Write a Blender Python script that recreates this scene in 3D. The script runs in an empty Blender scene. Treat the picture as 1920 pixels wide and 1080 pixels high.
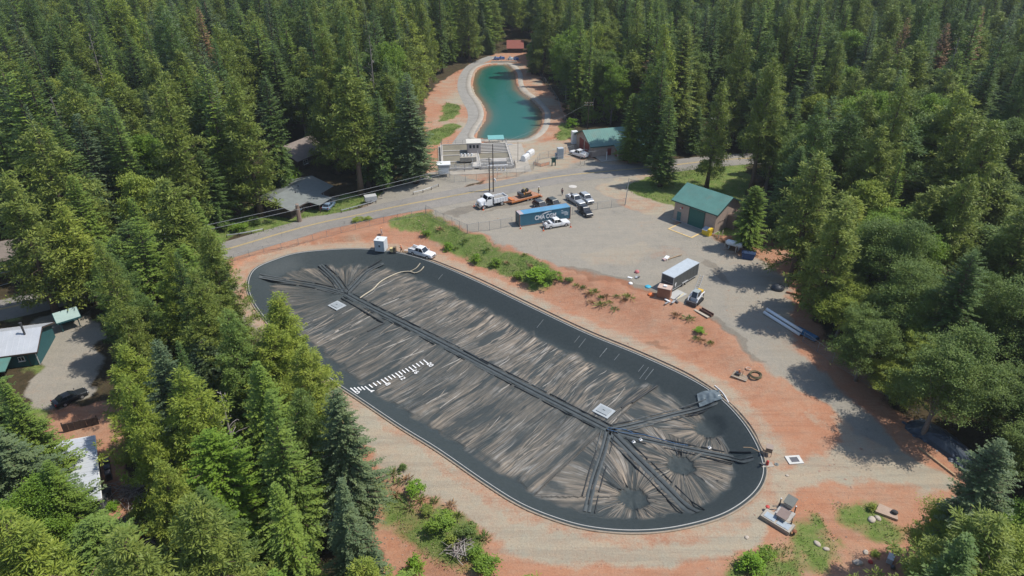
import bpy, bmesh, math, random
import numpy as np
from mathutils import Vector, Matrix

# ------------------------------------------------------------------ camera, sky, sun, exposure
scene = bpy.context.scene
COL = scene.collection
PXW, PXH, FPX = 1920.0, 1080.0, 1280.0
PITCH = math.radians(30.0)
CAMH = 65.0
cam_data = bpy.data.cameras.new('camera')
cam = bpy.data.objects.new('camera', cam_data)
COL.objects.link(cam)
cam.location = (0, 0, CAMH)
cam.rotation_euler = (math.radians(90) - PITCH, 0, 0)
cam_data.sensor_width = 36.0
cam_data.lens = 36.0 * FPX / PXW
cam_data.clip_start = 0.5
cam_data.clip_end = 6000
scene.camera = cam

SUN_EL, SUN_AZ = math.radians(60), math.radians(1)      # azimuth counted from +X towards +Y
world = bpy.data.worlds.new('World')
scene.world = world
world.use_nodes = True
wn = world.node_tree
wn.nodes.clear()
w_sky = wn.nodes.new('ShaderNodeTexSky')
w_sky.sky_type = 'NISHITA'
w_sky.sun_disc = False
w_sky.sun_elevation = SUN_EL
w_sky.sun_rotation = math.radians(90) - SUN_AZ
w_sky.altitude = 900
w_bg = wn.nodes.new('ShaderNodeBackground')
w_bg.inputs['Strength'].default_value = 0.14
w_out = wn.nodes.new('ShaderNodeOutputWorld')
wn.links.new(w_sky.outputs[0], w_bg.inputs['Color'])
wn.links.new(w_bg.outputs[0], w_out.inputs['Surface'])

sun_data = bpy.data.lights.new('sun', 'SUN')
sun_data.energy = 3.6
sun_data.angle = math.radians(0.6)
sun_data.color = (1.0, 0.955, 0.89)
sun = bpy.data.objects.new('sun', sun_data)
COL.objects.link(sun)
SUN_DIR = Vector((math.cos(SUN_EL) * math.cos(SUN_AZ), math.cos(SUN_EL) * math.sin(SUN_AZ), math.sin(SUN_EL)))
sun.rotation_euler = SUN_DIR.to_track_quat('Z', 'Y').to_euler()
sun.location = SUN_DIR * 300

scene.view_settings.view_transform = 'Standard'
scene.view_settings.look = 'None'
scene.view_settings.exposure = 0.42
scene.view_settings.gamma = 1.0
scene.view_settings.use_curve_mapping = False
scene.render.engine = 'CYCLES'
scene.cycles.max_bounces = 5
scene.cycles.diffuse_bounces = 3
scene.cycles.glossy_bounces = 2
scene.cycles.transmission_bounces = 3
scene.cycles.transparent_max_bounces = 6
scene.cycles.use_denoising = True
random.seed(7)
RNG = np.random.default_rng(7)

# ------------------------------------------------------------------ pixels of the photograph <-> the place
CP, SP = math.cos(PITCH), math.sin(PITCH)

def ray_dir(px, py):
    x = (px - PXW / 2) / FPX
    y = -(py - PXH / 2) / FPX
    return np.array([x, CP + y * SP, -SP + y * CP])

def at_z(px, py, z=0.0):
    d = ray_dir(px, py)
    t = (z - CAMH) / d[2]
    return np.array([d[0] * t, d[1] * t])

def to_px(x, y, z):
    x, y, z = np.asarray(x, float), np.asarray(y, float), np.asarray(z, float) - CAMH
    dep = y * CP - z * SP
    up = y * SP + z * CP
    return PXW / 2 + FPX * x / dep, PXH / 2 - FPX * up / dep, dep

def poly_z(pts, z):
    return np.array([at_z(a, b, z) for a, b in pts])

def seg_dist(X, Y, P, closed=True):
    best = np.full(X.shape, 1e18)
    n = len(P)
    for i in range(n if closed else n - 1):
        a, b = P[i], P[(i + 1) % n]
        d = b - a
        L = d @ d + 1e-12
        t = np.clip(((X - a[0]) * d[0] + (Y - a[1]) * d[1]) / L, 0, 1)
        best = np.minimum(best, (X - a[0] - t * d[0]) ** 2 + (Y - a[1] - t * d[1]) ** 2)
    return np.sqrt(best)

def inside(X, Y, P):
    r = np.zeros(X.shape, bool)
    n = len(P)
    for i in range(n):
        a, b = P[i], P[(i + 1) % n]
        if a[1] == b[1]:
            continue
        c = ((a[1] > Y) != (b[1] > Y)) & (X < (b[0] - a[0]) * (Y - a[1]) / (b[1] - a[1]) + a[0])
        r ^= c
    return r

def sdf(X, Y, P):
    d = seg_dist(X, Y, P)
    return np.where(inside(X, Y, P), -d, d)

def sstep(a, b, x):
    t = np.clip((x - a) / (b - a), 0, 1)
    return t * t * (3 - 2 * t)

def smooth_closed(P, n):
    P = np.asarray(P)
    m = len(P)
    out = []
    for i in range(m):
        p0, p1, p2, p3 = P[i - 1], P[i], P[(i + 1) % m], P[(i + 2) % m]
        for t in np.linspace(0, 1, 24, endpoint=False):
            out.append(0.5 * (2 * p1 + (p2 - p0) * t + (2 * p0 - 5 * p1 + 4 * p2 - p3) * t * t
                              + (3 * p1 - p0 - 3 * p2 + p3) * t ** 3))
    out = np.array(out)
    seg = np.linalg.norm(np.roll(out, -1, 0) - out, axis=1)
    s = np.concatenate([[0], np.cumsum(seg)])
    q = np.linspace(0, s[-1], n, endpoint=False)
    ext = np.vstack([out, out[:1]])
    return np.stack([np.interp(q, s, ext[:, 0]), np.interp(q, s, ext[:, 1])], 1)

def smooth_open(P, step):
    P = np.asarray(P, float)
    m = len(P)
    out = []
    for i in range(m - 1):
        p0, p1, p2, p3 = P[max(i - 1, 0)], P[i], P[i + 1], P[min(i + 2, m - 1)]
        for t in np.linspace(0, 1, 20, endpoint=False):
            out.append(0.5 * (2 * p1 + (p2 - p0) * t + (2 * p0 - 5 * p1 + 4 * p2 - p3) * t * t
                              + (3 * p1 - p0 - 3 * p2 + p3) * t ** 3))
    out.append(P[-1])
    out = np.array(out)
    seg = np.linalg.norm(out[1:] - out[:-1], axis=1)
    s = np.concatenate([[0], np.cumsum(seg)])
    n = max(2, int(s[-1] / step) + 1)
    q = np.linspace(0, s[-1], n)
    return np.stack([np.interp(q, s, out[:, k]) for k in range(P.shape[1])], 1)

def vnoise(X, Y, scale, seed=0):
    """smooth value noise in 0..1"""
    xs, ys = X / scale, Y / scale
    xi, yi = np.floor(xs).astype(np.int64), np.floor(ys).astype(np.int64)
    fx, fy = xs - xi, ys - yi
    fx, fy = fx * fx * (3 - 2 * fx), fy * fy * (3 - 2 * fy)

    def h(a, b):
        v = np.sin(a * 127.1 + b * 311.7 + seed * 74.7) * 43758.5453
        return v - np.floor(v)
    return (h(xi, yi) * (1 - fx) + h(xi + 1, yi) * fx) * (1 - fy) + (h(xi, yi + 1) * (1 - fx) + h(xi + 1, yi + 1) * fx) * fy

# ------------------------------------------------------------------ lie of the land
ZY = 2.7
RIM_PX = [(482, 503), (515, 488), (560, 475), (640, 468), (700, 469), (760, 478), (820, 497), (900, 532), (1000, 580), (1100, 627),
          (1200, 668), (1290, 710), (1345, 745), (1385, 785), (1412, 825), (1428, 865), (1428, 895), (1410, 925), (1370, 955),
          (1320, 975), (1250, 990), (1180, 994), (1110, 988), (1050, 973), (980, 945), (913, 904), (823, 842), (755, 800),
          (679, 749), (626, 714), (590, 686), (553, 652), (512, 612), (482, 575), (468, 545), (469, 521)]
RIM = smooth_closed(poly_z(RIM_PX, 0), 720)
YARD_PX = [(790, 392), (835, 412), (875, 430), (920, 447), (1000, 482), (1050, 500), (1130, 525), (1240, 562), (1320, 580), (1348, 607),
           (1400, 655), (1450, 705), (1540, 765), (1620, 820), (1700, 860), (1860, 900), (1900, 700), (1700, 500), (1600, 300), (1100, 100), (800, 100), (0, 300), (0, 560), (300, 545), (430, 502),
           (560, 466), (640, 441), (700, 424)]
YARD_POLY = poly_z(YARD_PX, 2.2)
POND_PX = [(938, 121), (955, 124), (968, 140), (970, 160), (980, 175), (1000, 190), (1016, 208), (1019, 222), (1012, 245), (990, 262), (955, 266), (915, 264), (892, 260),
           (898, 242), (908, 226), (909, 210), (900, 192), (888, 175), (885, 155), (892, 134), (910, 124)]
ZPOND = 2.2
POND = smooth_closed(poly_z(POND_PX, ZPOND), 220)

def hgt(x, y):
    x, y = np.asarray(x, float), np.asarray(y, float)
    top = ZY * sstep(72, 108, y + 0.12 * np.maximum(0, -x - 30)) + 0.0
    top = top * (1 - 0.86 * sstep(-20, -46, x) * sstep(185, 150, y))
    dr = np.maximum(0, sdf(x, y, RIM[::12]) - 4.0)
    dy = np.maximum(0, sdf(x, y, YARD_POLY))
    k = dr / (dr + dy + 1e-6)
    near = y < 70
    k = np.where(dr <= 0, 0, k)
    z = top * k * k * (3 - 2 * k)
    z = z - 1.8 * sstep(0, 10, dr) * sstep(-2, -14, x) * sstep(78, 62, y)          # the fill falls away below the near bank
    z = z + 0.05 * np.maximum(0, y - 340) + 0.02 * np.maximum(0, np.abs(x) - 120) * sstep(150, 260, y)
    wild = sstep(3, 14, dy)
    z = z + (vnoise(x, y, 9.0, 1) - 0.5) * 0.25 * sstep(6, 14, dr) * sstep(0, 6, dy)
    return z

def at(px, py, dz=0.0):
    """the first point of the ground the photograph shows at a pixel"""
    d = ray_dir(px, py)
    t = np.linspace((12.0 - CAMH) / d[2], (-6.0 - CAMH) / d[2], 300)
    g = CAMH + d[2] * t - hgt(d[0] * t, d[1] * t) - dz
    i = int(np.argmax(g < 0))
    if i == 0:
        i = len(t) - 1
    t0 = t[i - 1] + (t[i] - t[i - 1]) * g[i - 1] / (g[i - 1] - g[i] + 1e-12)
    return Vector((d[0] * t0, d[1] * t0, float(hgt(d[0] * t0, d[1] * t0))))

def ang(p, q):
    a, b = at(*p), at(*q)
    return math.atan2(b.y - a.y, b.x - a.x)

def gz(x, y):
    return float(hgt(np.array([x]), np.array([y]))[0])

# ------------------------------------------------------------------ materials
class NT:
    def __init__(self, name):
        self.m = bpy.data.materials.new(name)
        self.m.use_nodes = True
        self.t = self.m.node_tree
        self.t.nodes.clear()
        self.out = self.n('ShaderNodeOutputMaterial')

    def n(self, kind, **kw):
        nd = self.t.nodes.new(kind)
        for k, v in kw.items():
            setattr(nd, k, v)
        return nd

    def link(self, a, b):
        self.t.links.new(a, b)

    def noise(self, scale, detail=4, rough=0.6, vec=None, dist=0.0):
        nd = self.n('ShaderNodeTexNoise')
        nd.inputs['Scale'].default_value = scale
        nd.inputs['Detail'].default_value = detail
        nd.inputs['Roughness'].default_value = rough
        nd.inputs['Distortion'].default_value = dist
        if vec is not None:
            self.link(vec, nd.inputs['Vector'])
        return nd.outputs[0]

    def ramp(self, fac, stops):
        nd = self.n('ShaderNodeValToRGB')
        cr = nd.color_ramp
        while len(cr.elements) < len(stops):
            cr.elements.new(0.5)
        for e, (p, c) in zip(cr.elements, stops):
            e.position = p
            e.color = (c[0], c[1], c[2], 1) if hasattr(c, '__len__') else (c, c, c, 1)
        self.link(fac, nd.inputs[0])
        return nd.outputs[0]

    def mix(self, fac, a, b, mode='MIX'):
        nd = self.n('ShaderNodeMix', data_type='RGBA', blend_type=mode)
        for sock, v in ((nd.inputs[0], fac), (nd.inputs[6], a), (nd.inputs[7], b)):
            if hasattr(v, 'links'):
                self.link(v, sock)
            elif hasattr(v, '__len__'):
                sock.default_value = (v[0], v[1], v[2], 1)
            else:
                sock.default_value = v
        return nd.outputs[2]

    def math(self, op, a, b=0.0, c=0.0, clamp=False):
        nd = self.n('ShaderNodeMath', operation=op, use_clamp=clamp)
        for sock, v in zip(nd.inputs, (a, b, c)):
            if hasattr(v, 'links'):
                self.link(v, sock)
            else:
                sock.default_value = v
        return nd.outputs[0]

    def attr(self, name, kind='GEOMETRY'):
        return self.n('ShaderNodeAttribute', attribute_name=name, attribute_type=kind)

    def bsdf(self, col, rough=0.8, metal=0.0, spec=0.3, bump=None, bstr=0.3, bdist=0.1):
        nd = self.n('ShaderNodeBsdfPrincipled')
        for key, v in (('Base Color', col), ('Roughness', rough), ('Metallic', metal), ('Specular IOR Level', spec)):
            s = nd.inputs[key]
            if hasattr(v, 'links'):
                self.link(v, s)
            elif hasattr(v, '__len__'):
                s.default_value = (v[0], v[1], v[2], 1)
            else:
                s.default_value = v
        if bump is not None:
            b = self.n('ShaderNodeBump')
            b.inputs['Strength'].default_value = bstr
            b.inputs['Distance'].default_value = bdist
            self.link(bump, b.inputs['Height'])
            self.link(b.outputs[0], nd.inputs['Normal'])
        self.link(nd.outputs[0], self.out.inputs[0])
        return nd

_simple = {}

def mat(name, col, rough=0.6, metal=0.0, spec=0.4, var=0.12, scale=2.0, dirt=0.0):
    """painted or bare surface with worn, slightly uneven colour"""
    if name in _simple:
        return _simple[name]
    t = NT(name)
    tc = t.n('ShaderNodeTexCoord').outputs['Object']
    nz = t.noise(scale, 5, 0.65, tc)
    c = t.ramp(nz, [(0.25, [v * (1 - var) for v in col]), (0.75, [min(1, v * (1 + var)) for v in col])])
    if dirt > 0:
        d = t.ramp(t.noise(scale * 0.6, 6, 0.7, tc, 0.4), [(0.5, 0), (0.72, 1)])
        c = t.mix(t.math('MULTIPLY', d, dirt), c, (0.23, 0.14, 0.09))
    t.bsdf(c, rough, metal, spec)
    _simple[name] = t.m
    return t.m

LEAF_GAIN = 2.1

def leaf_mat(name, cols, bark=False, trans=0.25):
    t = NT(name)
    rnd = t.n('ShaderNodeObjectInfo').outputs['Random']
    tc = t.n('ShaderNodeTexCoord').outputs['Object']
    nz = t.noise(0.55, 3, 0.6, tc)
    cols = [(c[0] * LEAF_GAIN * 1.06, c[1] * LEAF_GAIN, c[2] * LEAF_GAIN) for c in cols]
    base = t.ramp(rnd, [(i / (len(cols) - 1), c) for i, c in enumerate(cols)])
    k = t.ramp(nz, [(0.3, (0.72, 0.78, 0.8)), (0.7, (1.35, 1.22, 1.05))])
    col = t.mix(1.0, base, k, 'MULTIPLY')
    p = t.n('ShaderNodeBsdfPrincipled')
    p.inputs['Roughness'].default_value = 0.55
    p.inputs['Specular IOR Level'].default_value = 0.25
    t.link(col, p.inputs['Base Color'])
    tr = t.n('ShaderNodeBsdfTranslucent')
    t.link(t.mix(0.5, col, (0.18, 0.26, 0.03)), tr.inputs['Color'])
    mx = t.n('ShaderNodeMixShader')
    mx.inputs[0].default_value = trans
    t.link(p.outputs[0], mx.inputs[1])
    t.link(tr.outputs[0], mx.inputs[2])
    t.link(mx.outputs[0], t.out.inputs[0])
    return t.m

# ------------------------------------------------------------------ mesh helpers
def np_mesh(name, verts, quads, mats, mat_idx=None, smooth=False):
    me = bpy.data.meshes.new(name)
    verts = np.ascontiguousarray(verts, np.float32)
    quads = np.ascontiguousarray(quads, np.int32)
    k = quads.shape[1]
    me.vertices.add(len(verts))
    me.vertices.foreach_set('co', verts.ravel())
    me.loops.add(quads.size)
    me.loops.foreach_set('vertex_index', quads.ravel())
    me.polygons.add(len(quads))
    me.polygons.foreach_set('loop_start', np.arange(0, quads.size, k, dtype=np.int32))
    if mat_idx is not None:
        me.polygons.foreach_set('material_index', np.ascontiguousarray(mat_idx, np.int32))
    if smooth:
        me.polygons.foreach_set('use_smooth', np.ones(len(quads), bool))
    for m in mats:
        me.materials.append(m)
    me.update(calc_edges=True)
    return me

def link(o, parent=None):
    COL.objects.link(o)
    if parent is not None:
        o.parent = parent
    return o

def tag(o, label=None, cat=None, group=None, kind=None):
    if label:
        o['label'] = label
    if cat:
        o['category'] = cat
    if group:
        o['group'] = group
    if kind:
        o['kind'] = kind
    return o

def thing(name, label, cat, loc=(0, 0, 0), rotz=0.0, group=None):
    o = bpy.data.objects.new(name, None)
    o.empty_display_size = 0.3
    link(o)
    o.location = loc
    o.rotation_euler = (0, 0, rotz)
    return tag(o, label, cat, group)

class MB:
    """collects boxes, bars, tubes and prisms, then links them as one mesh object"""
    def __init__(self):
        self.v, self.f = [], []

    def add(self, vs, fs):
        b = len(self.v)
        self.v += [tuple(p) for p in vs]
        self.f += [tuple(b + i for i in q) for q in fs]
        return self

    def box(self, c, s, rz=0.0, ry=0.0, rx=0.0):
        M = Matrix.Translation(c) @ Matrix.Rotation(rz, 4, 'Z') @ Matrix.Rotation(ry, 4, 'Y') @ Matrix.Rotation(rx, 4, 'X')
        x, y, z = s[0] / 2, s[1] / 2, s[2] / 2
        vs = [M @ Vector(p) for p in ((-x, -y, -z), (x, -y, -z), (x, y, -z), (-x, y, -z), (-x, -y, z), (x, -y, z), (x, y, z), (-x, y, z))]
        return self.add(vs, [(3, 2, 1, 0), (4, 5, 6, 7), (0, 1, 5, 4), (1, 2, 6, 5), (2, 3, 7, 6), (3, 0, 4, 7)])

    def bx(self, x0, x1, y0, y1, z0, z1):
        return self.box(((x0 + x1) / 2, (y0 + y1) / 2, (z0 + z1) / 2), (x1 - x0, y1 - y0, z1 - z0))

    def tube(self, p, q, r0, r1=None, n=8, cap=True):
        r1 = r0 if r1 is None else r1
        p, q = Vector(p), Vector(q)
        d = q - p
        if d.length < 1e-6:
            return self
        u = d.orthogonal().normalized()
        w = d.normalized().cross(u)
        vs = []
        for i in range(n):
            a = 2 * math.pi * i / n
            o = u * math.cos(a) + w * math.sin(a)
            vs += [p + o * r0, q + o * r1]
        fs = [(2 * i, 2 * ((i + 1) % n), 2 * ((i + 1) % n) + 1, 2 * i + 1) for i in range(n)]
        if cap:
            fs += [tuple(2 * i for i in reversed(range(n))), tuple(2 * i + 1 for i in range(n))]
        return self.add(vs, fs)

    def path(self, pts, r, n=6):
        for a, b in zip(pts[:-1], pts[1:]):
            self.tube(a, b, r, r, n)
        return self

    def prism(self, poly, axis, a, b):
        """polygon of 2-D points pushed along an axis: 'y' takes (x,z), 'x' takes (y,z), 'z' takes (x,y)"""
        f = {'y': lambda p, t: (p[0], t, p[1]), 'x': lambda p, t: (t, p[0], p[1]), 'z': lambda p, t: (p[0], p[1], t)}[axis]
        n = len(poly)
        vs = [f(p, a) for p in poly] + [f(p, b) for p in poly]
        fs = [tuple(range(n)), tuple(range(2 * n - 1, n - 1, -1))] + [(i, n + i, n + (i + 1) % n, (i + 1) % n) for i in range(n)]
        return self.add(vs, fs)

    def loft(self, rings, cap=True):
        n = len(rings[0])
        b = len(self.v)
        vs = [p for r in rings for p in r]
        fs = []
        for k in range(len(rings) - 1):
            for i in range(n):
                j = (i + 1) % n
                fs.append((k * n + i, k * n + j, (k + 1) * n + j, (k + 1) * n + i))
        if cap:
            fs += [tuple(reversed(range(n))), tuple((len(rings) - 1) * n + i for i in range(n))]
        return self.add(vs, fs)

    def ball(self, c, r, n=10, m=6, sz=(1, 1, 1)):
        rings = []
        for k in range(m + 1):
            t = math.pi * k / m
            rr = max(0.02, math.sin(t))
            rings.append([(c[0] + sz[0] * r * rr * math.cos(2 * math.pi * i / n), c[1] + sz[1] * r * rr * math.sin(2 * math.pi * i / n),
                           c[2] - sz[2] * r * math.cos(t)) for i in range(n)])
        return self.loft(rings)

    def mesh(self, name, m, smooth=False, fix=True):
        me = bpy.data.meshes.new(name)
        me.from_pydata(self.v, [], self.f)
        if fix:
            bm = bmesh.new()
            bm.from_mesh(me)
            bmesh.ops.recalc_face_normals(bm, faces=bm.faces)
            bm.to_mesh(me)
            bm.free()
        me.materials.append(m)
        if smooth:
            for p in me.polygons:
                p.use_smooth = True
        me.update()
        return me

    def build(self, name, m, parent=None, smooth=False, bevel=0.0, fix=True):
        o = bpy.data.objects.new(name, self.mesh(name, m, smooth, fix))
        link(o, parent)
        if bevel > 0:
            md = o.modifiers.new('bevel', 'BEVEL')
            md.width = bevel
            md.segments = 2
            md.limit_method = 'ANGLE'
        return o

def copy_tree(o, parent=None):
    c = o.copy()
    COL.objects.link(c)
    if parent is not None:
        c.parent = parent
    for ch in list(o.children):
        copy_tree(ch, c)
    return c
# ------------------------------------------------------------------ ground
def zone(pts, z=None):
    if z is None:
        return np.array([at(a, b)[:2] for a, b in pts])
    return poly_z(pts, z)

Z_SITE = zone([(420, 458), (560, 428), (640, 408), (740, 388), (800, 374), (840, 412), (875, 428), (920, 442), (1000, 472), (1050, 488), (1130, 508), (1240, 540), (1320, 560),
               (1500, 520), (1520, 620), (1600, 740), (1700, 820), (1840, 900), (1760, 975), (1720, 1040), (1700, 1200), (720, 1200), (690, 960), (640, 850), (560, 700), (430, 560)])
Z_YARD = zone([(770, 400), (790, 391), (835, 413), (875, 431), (920, 448), (1000, 483), (1050, 500), (1090, 506), (1150, 524), (1215, 548), (1290, 566), (1335, 590), (1365, 625),
               (1400, 655), (1440, 690), (1490, 728), (1560, 772), (1620, 815), (1660, 850), (1690, 850), (1640, 790), (1560, 715), (1500, 650), (1480, 590), (1490, 520),
               (1440, 492), (1370, 472), (1340, 445), (1262, 418), (1235, 405), (1170, 387), (1120, 350), (1160, 332), (1240, 325), (1240, 308), (1150, 308), (1100, 300), (1060, 312), (960, 335), (850, 358)])
Z_TRACK = zone([(1440, 690), (1490, 728), (1560, 772), (1560, 830), (1500, 870), (1445, 880), (1440, 930), (1400, 970), (1330, 1000), (1250, 1020), (1180, 1022), (1080, 1010), (1000, 985),
                (900, 930), (800, 855), (720, 800), (640, 740), (620, 740), (660, 820), (720, 880), (820, 940), (930, 1010), (1020, 1050), (1100, 1060), (1250, 1055), (1400, 1020),
                (1450, 960), (1500, 920), (1560, 900), (1660, 905), (1760, 920), (1800, 900), (1700, 850), (1620, 790), (1560, 720), (1500, 660)])
Z_GRASS = [zone(p) for p in (
    [(742, 408), (800, 397), (840, 420), (900, 447), (960, 473), (1020, 496), (1046, 515), (1040, 535), (1005, 538), (960, 520), (925, 505), (880, 492), (850, 474), (828, 470),
     (825, 450), (800, 436), (770, 432), (732, 426)],
    [(1175, 350), (1240, 322), (1330, 306), (1400, 308), (1405, 350), (1400, 375), (1380, 440), (1350, 440), (1262, 385), (1205, 372)],
    [(828, 228), (830, 205), (837, 192), (853, 196), (866, 208), (858, 218), (845, 224)],
    [(790, 268), (806, 246), (850, 232), (864, 236), (840, 256), (815, 272)],
    [(1038, 264), (1058, 232), (1075, 238), (1078, 252), (1060, 262)],
    [(690, 890), (735, 915), (790, 945), (850, 965), (890, 985), (905, 1050), (870, 1072), (810, 1046), (745, 1012), (715, 980)],
    [(1488, 1010), (1500, 965), (1520, 958), (1560, 1010), (1575, 1060), (1540, 1075), (1500, 1050)],
    [(1560, 945), (1640, 950), (1690, 985), (1690, 1018), (1640, 1000), (1590, 985)],
    [(1380, 1045), (1480, 1012), (1510, 1090), (1370, 1100)],
    [(400, 470), (440, 440), (490, 438), (540, 425), (580, 408), (640, 398), (700, 380), (715, 362), (640, 365), (600, 392), (560, 385), (500, 385), (450, 390), (380, 420)],
    [(0, 598), (30, 595), (18, 606), (0, 608)], [(45, 690), (72, 687), (72, 700), (48, 706)], [(60, 760), (100, 762), (80, 800), (40, 790)])]
Z_PONDDIRT = zone([(800, 300), (795, 235), (798, 190), (822, 155), (880, 122), (930, 100), (990, 98), (1005, 135), (1035, 175), (1060, 205), (1058, 235), (1030, 268), (1040, 300), (1000, 325), (870, 345), (800, 338)])
Z_DRIVE = zone([(60, 600), (125, 580), (180, 590), (190, 700), (165, 745), (110, 770), (60, 770), (45, 720), (75, 690), (78, 640)])
Z_BROWN = zone([(975, 275), (1045, 255), (1075, 262), (1110, 296), (1180, 300), (1262, 318), (1275, 425), (1180, 395), (1120, 360), (900, 350)])
Z_VERGE = zone([(640, 402), (700, 384), (722, 352), (775, 344), (800, 325), (830, 318), (860, 330), (900, 340), (840, 365), (760, 388)])
Z_RSIDE = zone([(1370, 470), (1340, 440), (1380, 405), (1440, 440), (1500, 470), (1530, 600), (1640, 720), (1720, 790), (1870, 900), (1700, 900), (1480, 640)])
Z_LRED = zone([(110, 640), (165, 650), (175, 720), (150, 700), (118, 672)])
Z_LRED2 = zone([(70, 770), (160, 755), (230, 760), (260, 960), (200, 1000), (175, 850), (95, 815)])
Z_HDRIVE = zone([(480, 432), (490, 412), (540, 404), (600, 398), (640, 392), (660, 384), (630, 408), (560, 428), (500, 440)])
Z_HARD = [zone(p) for p in ([(600, 400), (598, 372), (625, 368), (645, 392)], [(1290, 305), (1420, 290), (1420, 302), (1300, 318)])]

Z_WORN = [zone(p) for p in ([(1075, 478), (1130, 460), (1215, 452), (1245, 470), (1190, 497), (1105, 503)], [(1400, 520), (1480, 540), (1490, 640), (1560, 730), (1480, 700), (1420, 640), (1350, 590), (1340, 540)])]
Z_YRED = [zone(p) for p in ([(1205, 466), (1262, 458), (1300, 470), (1290, 484), (1230, 488)], [(1370, 476), (1440, 494), (1495, 522), (1490, 545), (1420, 520), (1365, 496)], [(1500, 760), (1560, 800), (1545, 812), (1490, 775)], [(1560, 800), (1640, 850), (1620, 858), (1550, 815)])]
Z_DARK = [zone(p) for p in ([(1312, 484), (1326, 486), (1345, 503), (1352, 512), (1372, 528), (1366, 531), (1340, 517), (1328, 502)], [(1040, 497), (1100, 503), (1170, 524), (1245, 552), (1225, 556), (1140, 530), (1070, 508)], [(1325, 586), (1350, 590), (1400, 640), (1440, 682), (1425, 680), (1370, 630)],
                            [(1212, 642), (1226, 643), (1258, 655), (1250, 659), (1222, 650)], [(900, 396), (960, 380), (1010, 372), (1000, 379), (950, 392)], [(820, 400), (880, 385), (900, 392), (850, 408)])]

def grow(a, b, s, r):
    out = [a]
    while abs(out[-1] - a) < abs(b - a):
        out.append(out[-1] + math.copysign(s, b - a))
        s *= r
    return out[1:]

gx = np.array(sorted(grow(-75, -2500, 0.7, 1.07)) + list(np.arange(-75, 75.01, 0.5)) + grow(75, 2500, 0.7, 1.07))
gy = np.array(sorted(grow(44, -300, 0.8, 1.15)) + list(np.arange(44, 150, 0.5)) + list(np.arange(150, 320, 1.0)) + [320] + grow(320, 3000, 1.5, 1.07))
GX, GY = np.meshgrid(gx, gy)
GZ = hgt(GX, GY)
_slow_hgt, _GZ0 = hgt, GZ.copy()

def hgt(x, y):
    x, y = np.asarray(x, float), np.asarray(y, float)
    i = np.clip(np.searchsorted(gx, x) - 1, 0, len(gx) - 2)
    j = np.clip(np.searchsorted(gy, y) - 1, 0, len(gy) - 2)
    u = np.clip((x - gx[i]) / (gx[i + 1] - gx[i]), 0, 1)
    v = np.clip((y - gy[j]) / (gy[j + 1] - gy[j]), 0, 1)
    return (_GZ0[j, i] * (1 - u) + _GZ0[j, i + 1] * u) * (1 - v) + (_GZ0[j + 1, i] * (1 - u) + _GZ0[j + 1, i + 1] * u) * v
d_rim = sdf(GX, GY, RIM[::4])
d_pond = sdf(GX, GY, POND)
GZ = GZ - 0.16 * sstep(0.8, 0.2, d_rim)
GZ = np.where(d_rim < -0.15, GZ - 4.0, GZ)
GZ = np.where(d_pond < -0.5, GZ - 2.0, GZ)
wx = GX + (vnoise(GX, GY, 3.0, 5) - 0.5) * 2.2 + (vnoise(GX, GY, 0.9, 6) - 0.5) * 0.9
wy = GY + (vnoise(GX, GY, 3.0, 8) - 0.5) * 2.2 + (vnoise(GX, GY, 0.9, 9) - 0.5) * 0.9
wide = 1 + (GY > 150) * 0.6

def soft(P, w=1.2, off=0.0):
    d = sdf(wx, wy, P) + off
    return sstep(w, -w, d)
a_red = np.maximum.reduce([soft(Z_SITE, 1.5), soft(Z_LRED, 1.5), soft(Z_LRED2, 1.5), soft(Z_PONDDIRT, 1.5), soft(Z_BROWN, 1.5), soft(Z_VERGE, 1.5), .8 * soft(Z_RSIDE, 3.0)])
a_tan = np.maximum.reduce([soft(Z_TRACK, 2.4), 0.75 * soft(Z_PONDDIRT, 1.0) * vnoise(GX, GY, 14, 21), .8 * soft(Z_VERGE, 1.5), .62 * soft(Z_BROWN, 2.0)])
a_tan = np.maximum(a_tan, sstep(5.0, 1.0, np.abs(d_rim - 1.5)) * 0.55)
a_grv = np.maximum.reduce([soft(Z_YARD, 2.2), soft(Z_DRIVE, 1.6), soft(Z_HDRIVE, 1.2), soft(Z_VERGE, 1.5), *[soft(p, 1.0) for p in Z_HARD]])
# the bank under the yard keeps a weathered, greyer crest
a_grs = np.maximum.reduce([soft(p, 1.6 if k < 5 else 2.4, 0) for k, p in enumerate(Z_GRASS)])
a_grs = a_grs * (1 - .4 * sstep(.52, .72, vnoise(GX, GY, 2.6, 91)) * (GY < 80))
a_tan = np.maximum.reduce([a_tan, *[.9 * soft(p, 1.8) for p in Z_WORN]])
a_yred = np.maximum.reduce([soft(p, 1.6) for p in Z_YRED])
a_grv = a_grv * (1 - .7 * np.maximum(.6 * a_yred, .7 * soft(Z_WORN[0], 2) + .6 * soft(Z_WORN[1], 2)))
a_tan = np.maximum(a_tan, .55 * a_yred)
a_red = np.maximum(a_red, soft(Z_YARD, 1.5))
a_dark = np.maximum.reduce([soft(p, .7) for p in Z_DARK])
a_red *= (1 - 0 * a_grs)

def zone_attr(me, A, B, vid):
    for nm, chans in (('zone_a', A), ('zone_b', B)):
        at_ = me.attributes.new(nm, 'FLOAT_COLOR', 'POINT')
        arr = np.stack([c.ravel()[vid] for c in chans], 1).astype(np.float32)
        at_.data.foreach_set('color', arr.ravel())

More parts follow.
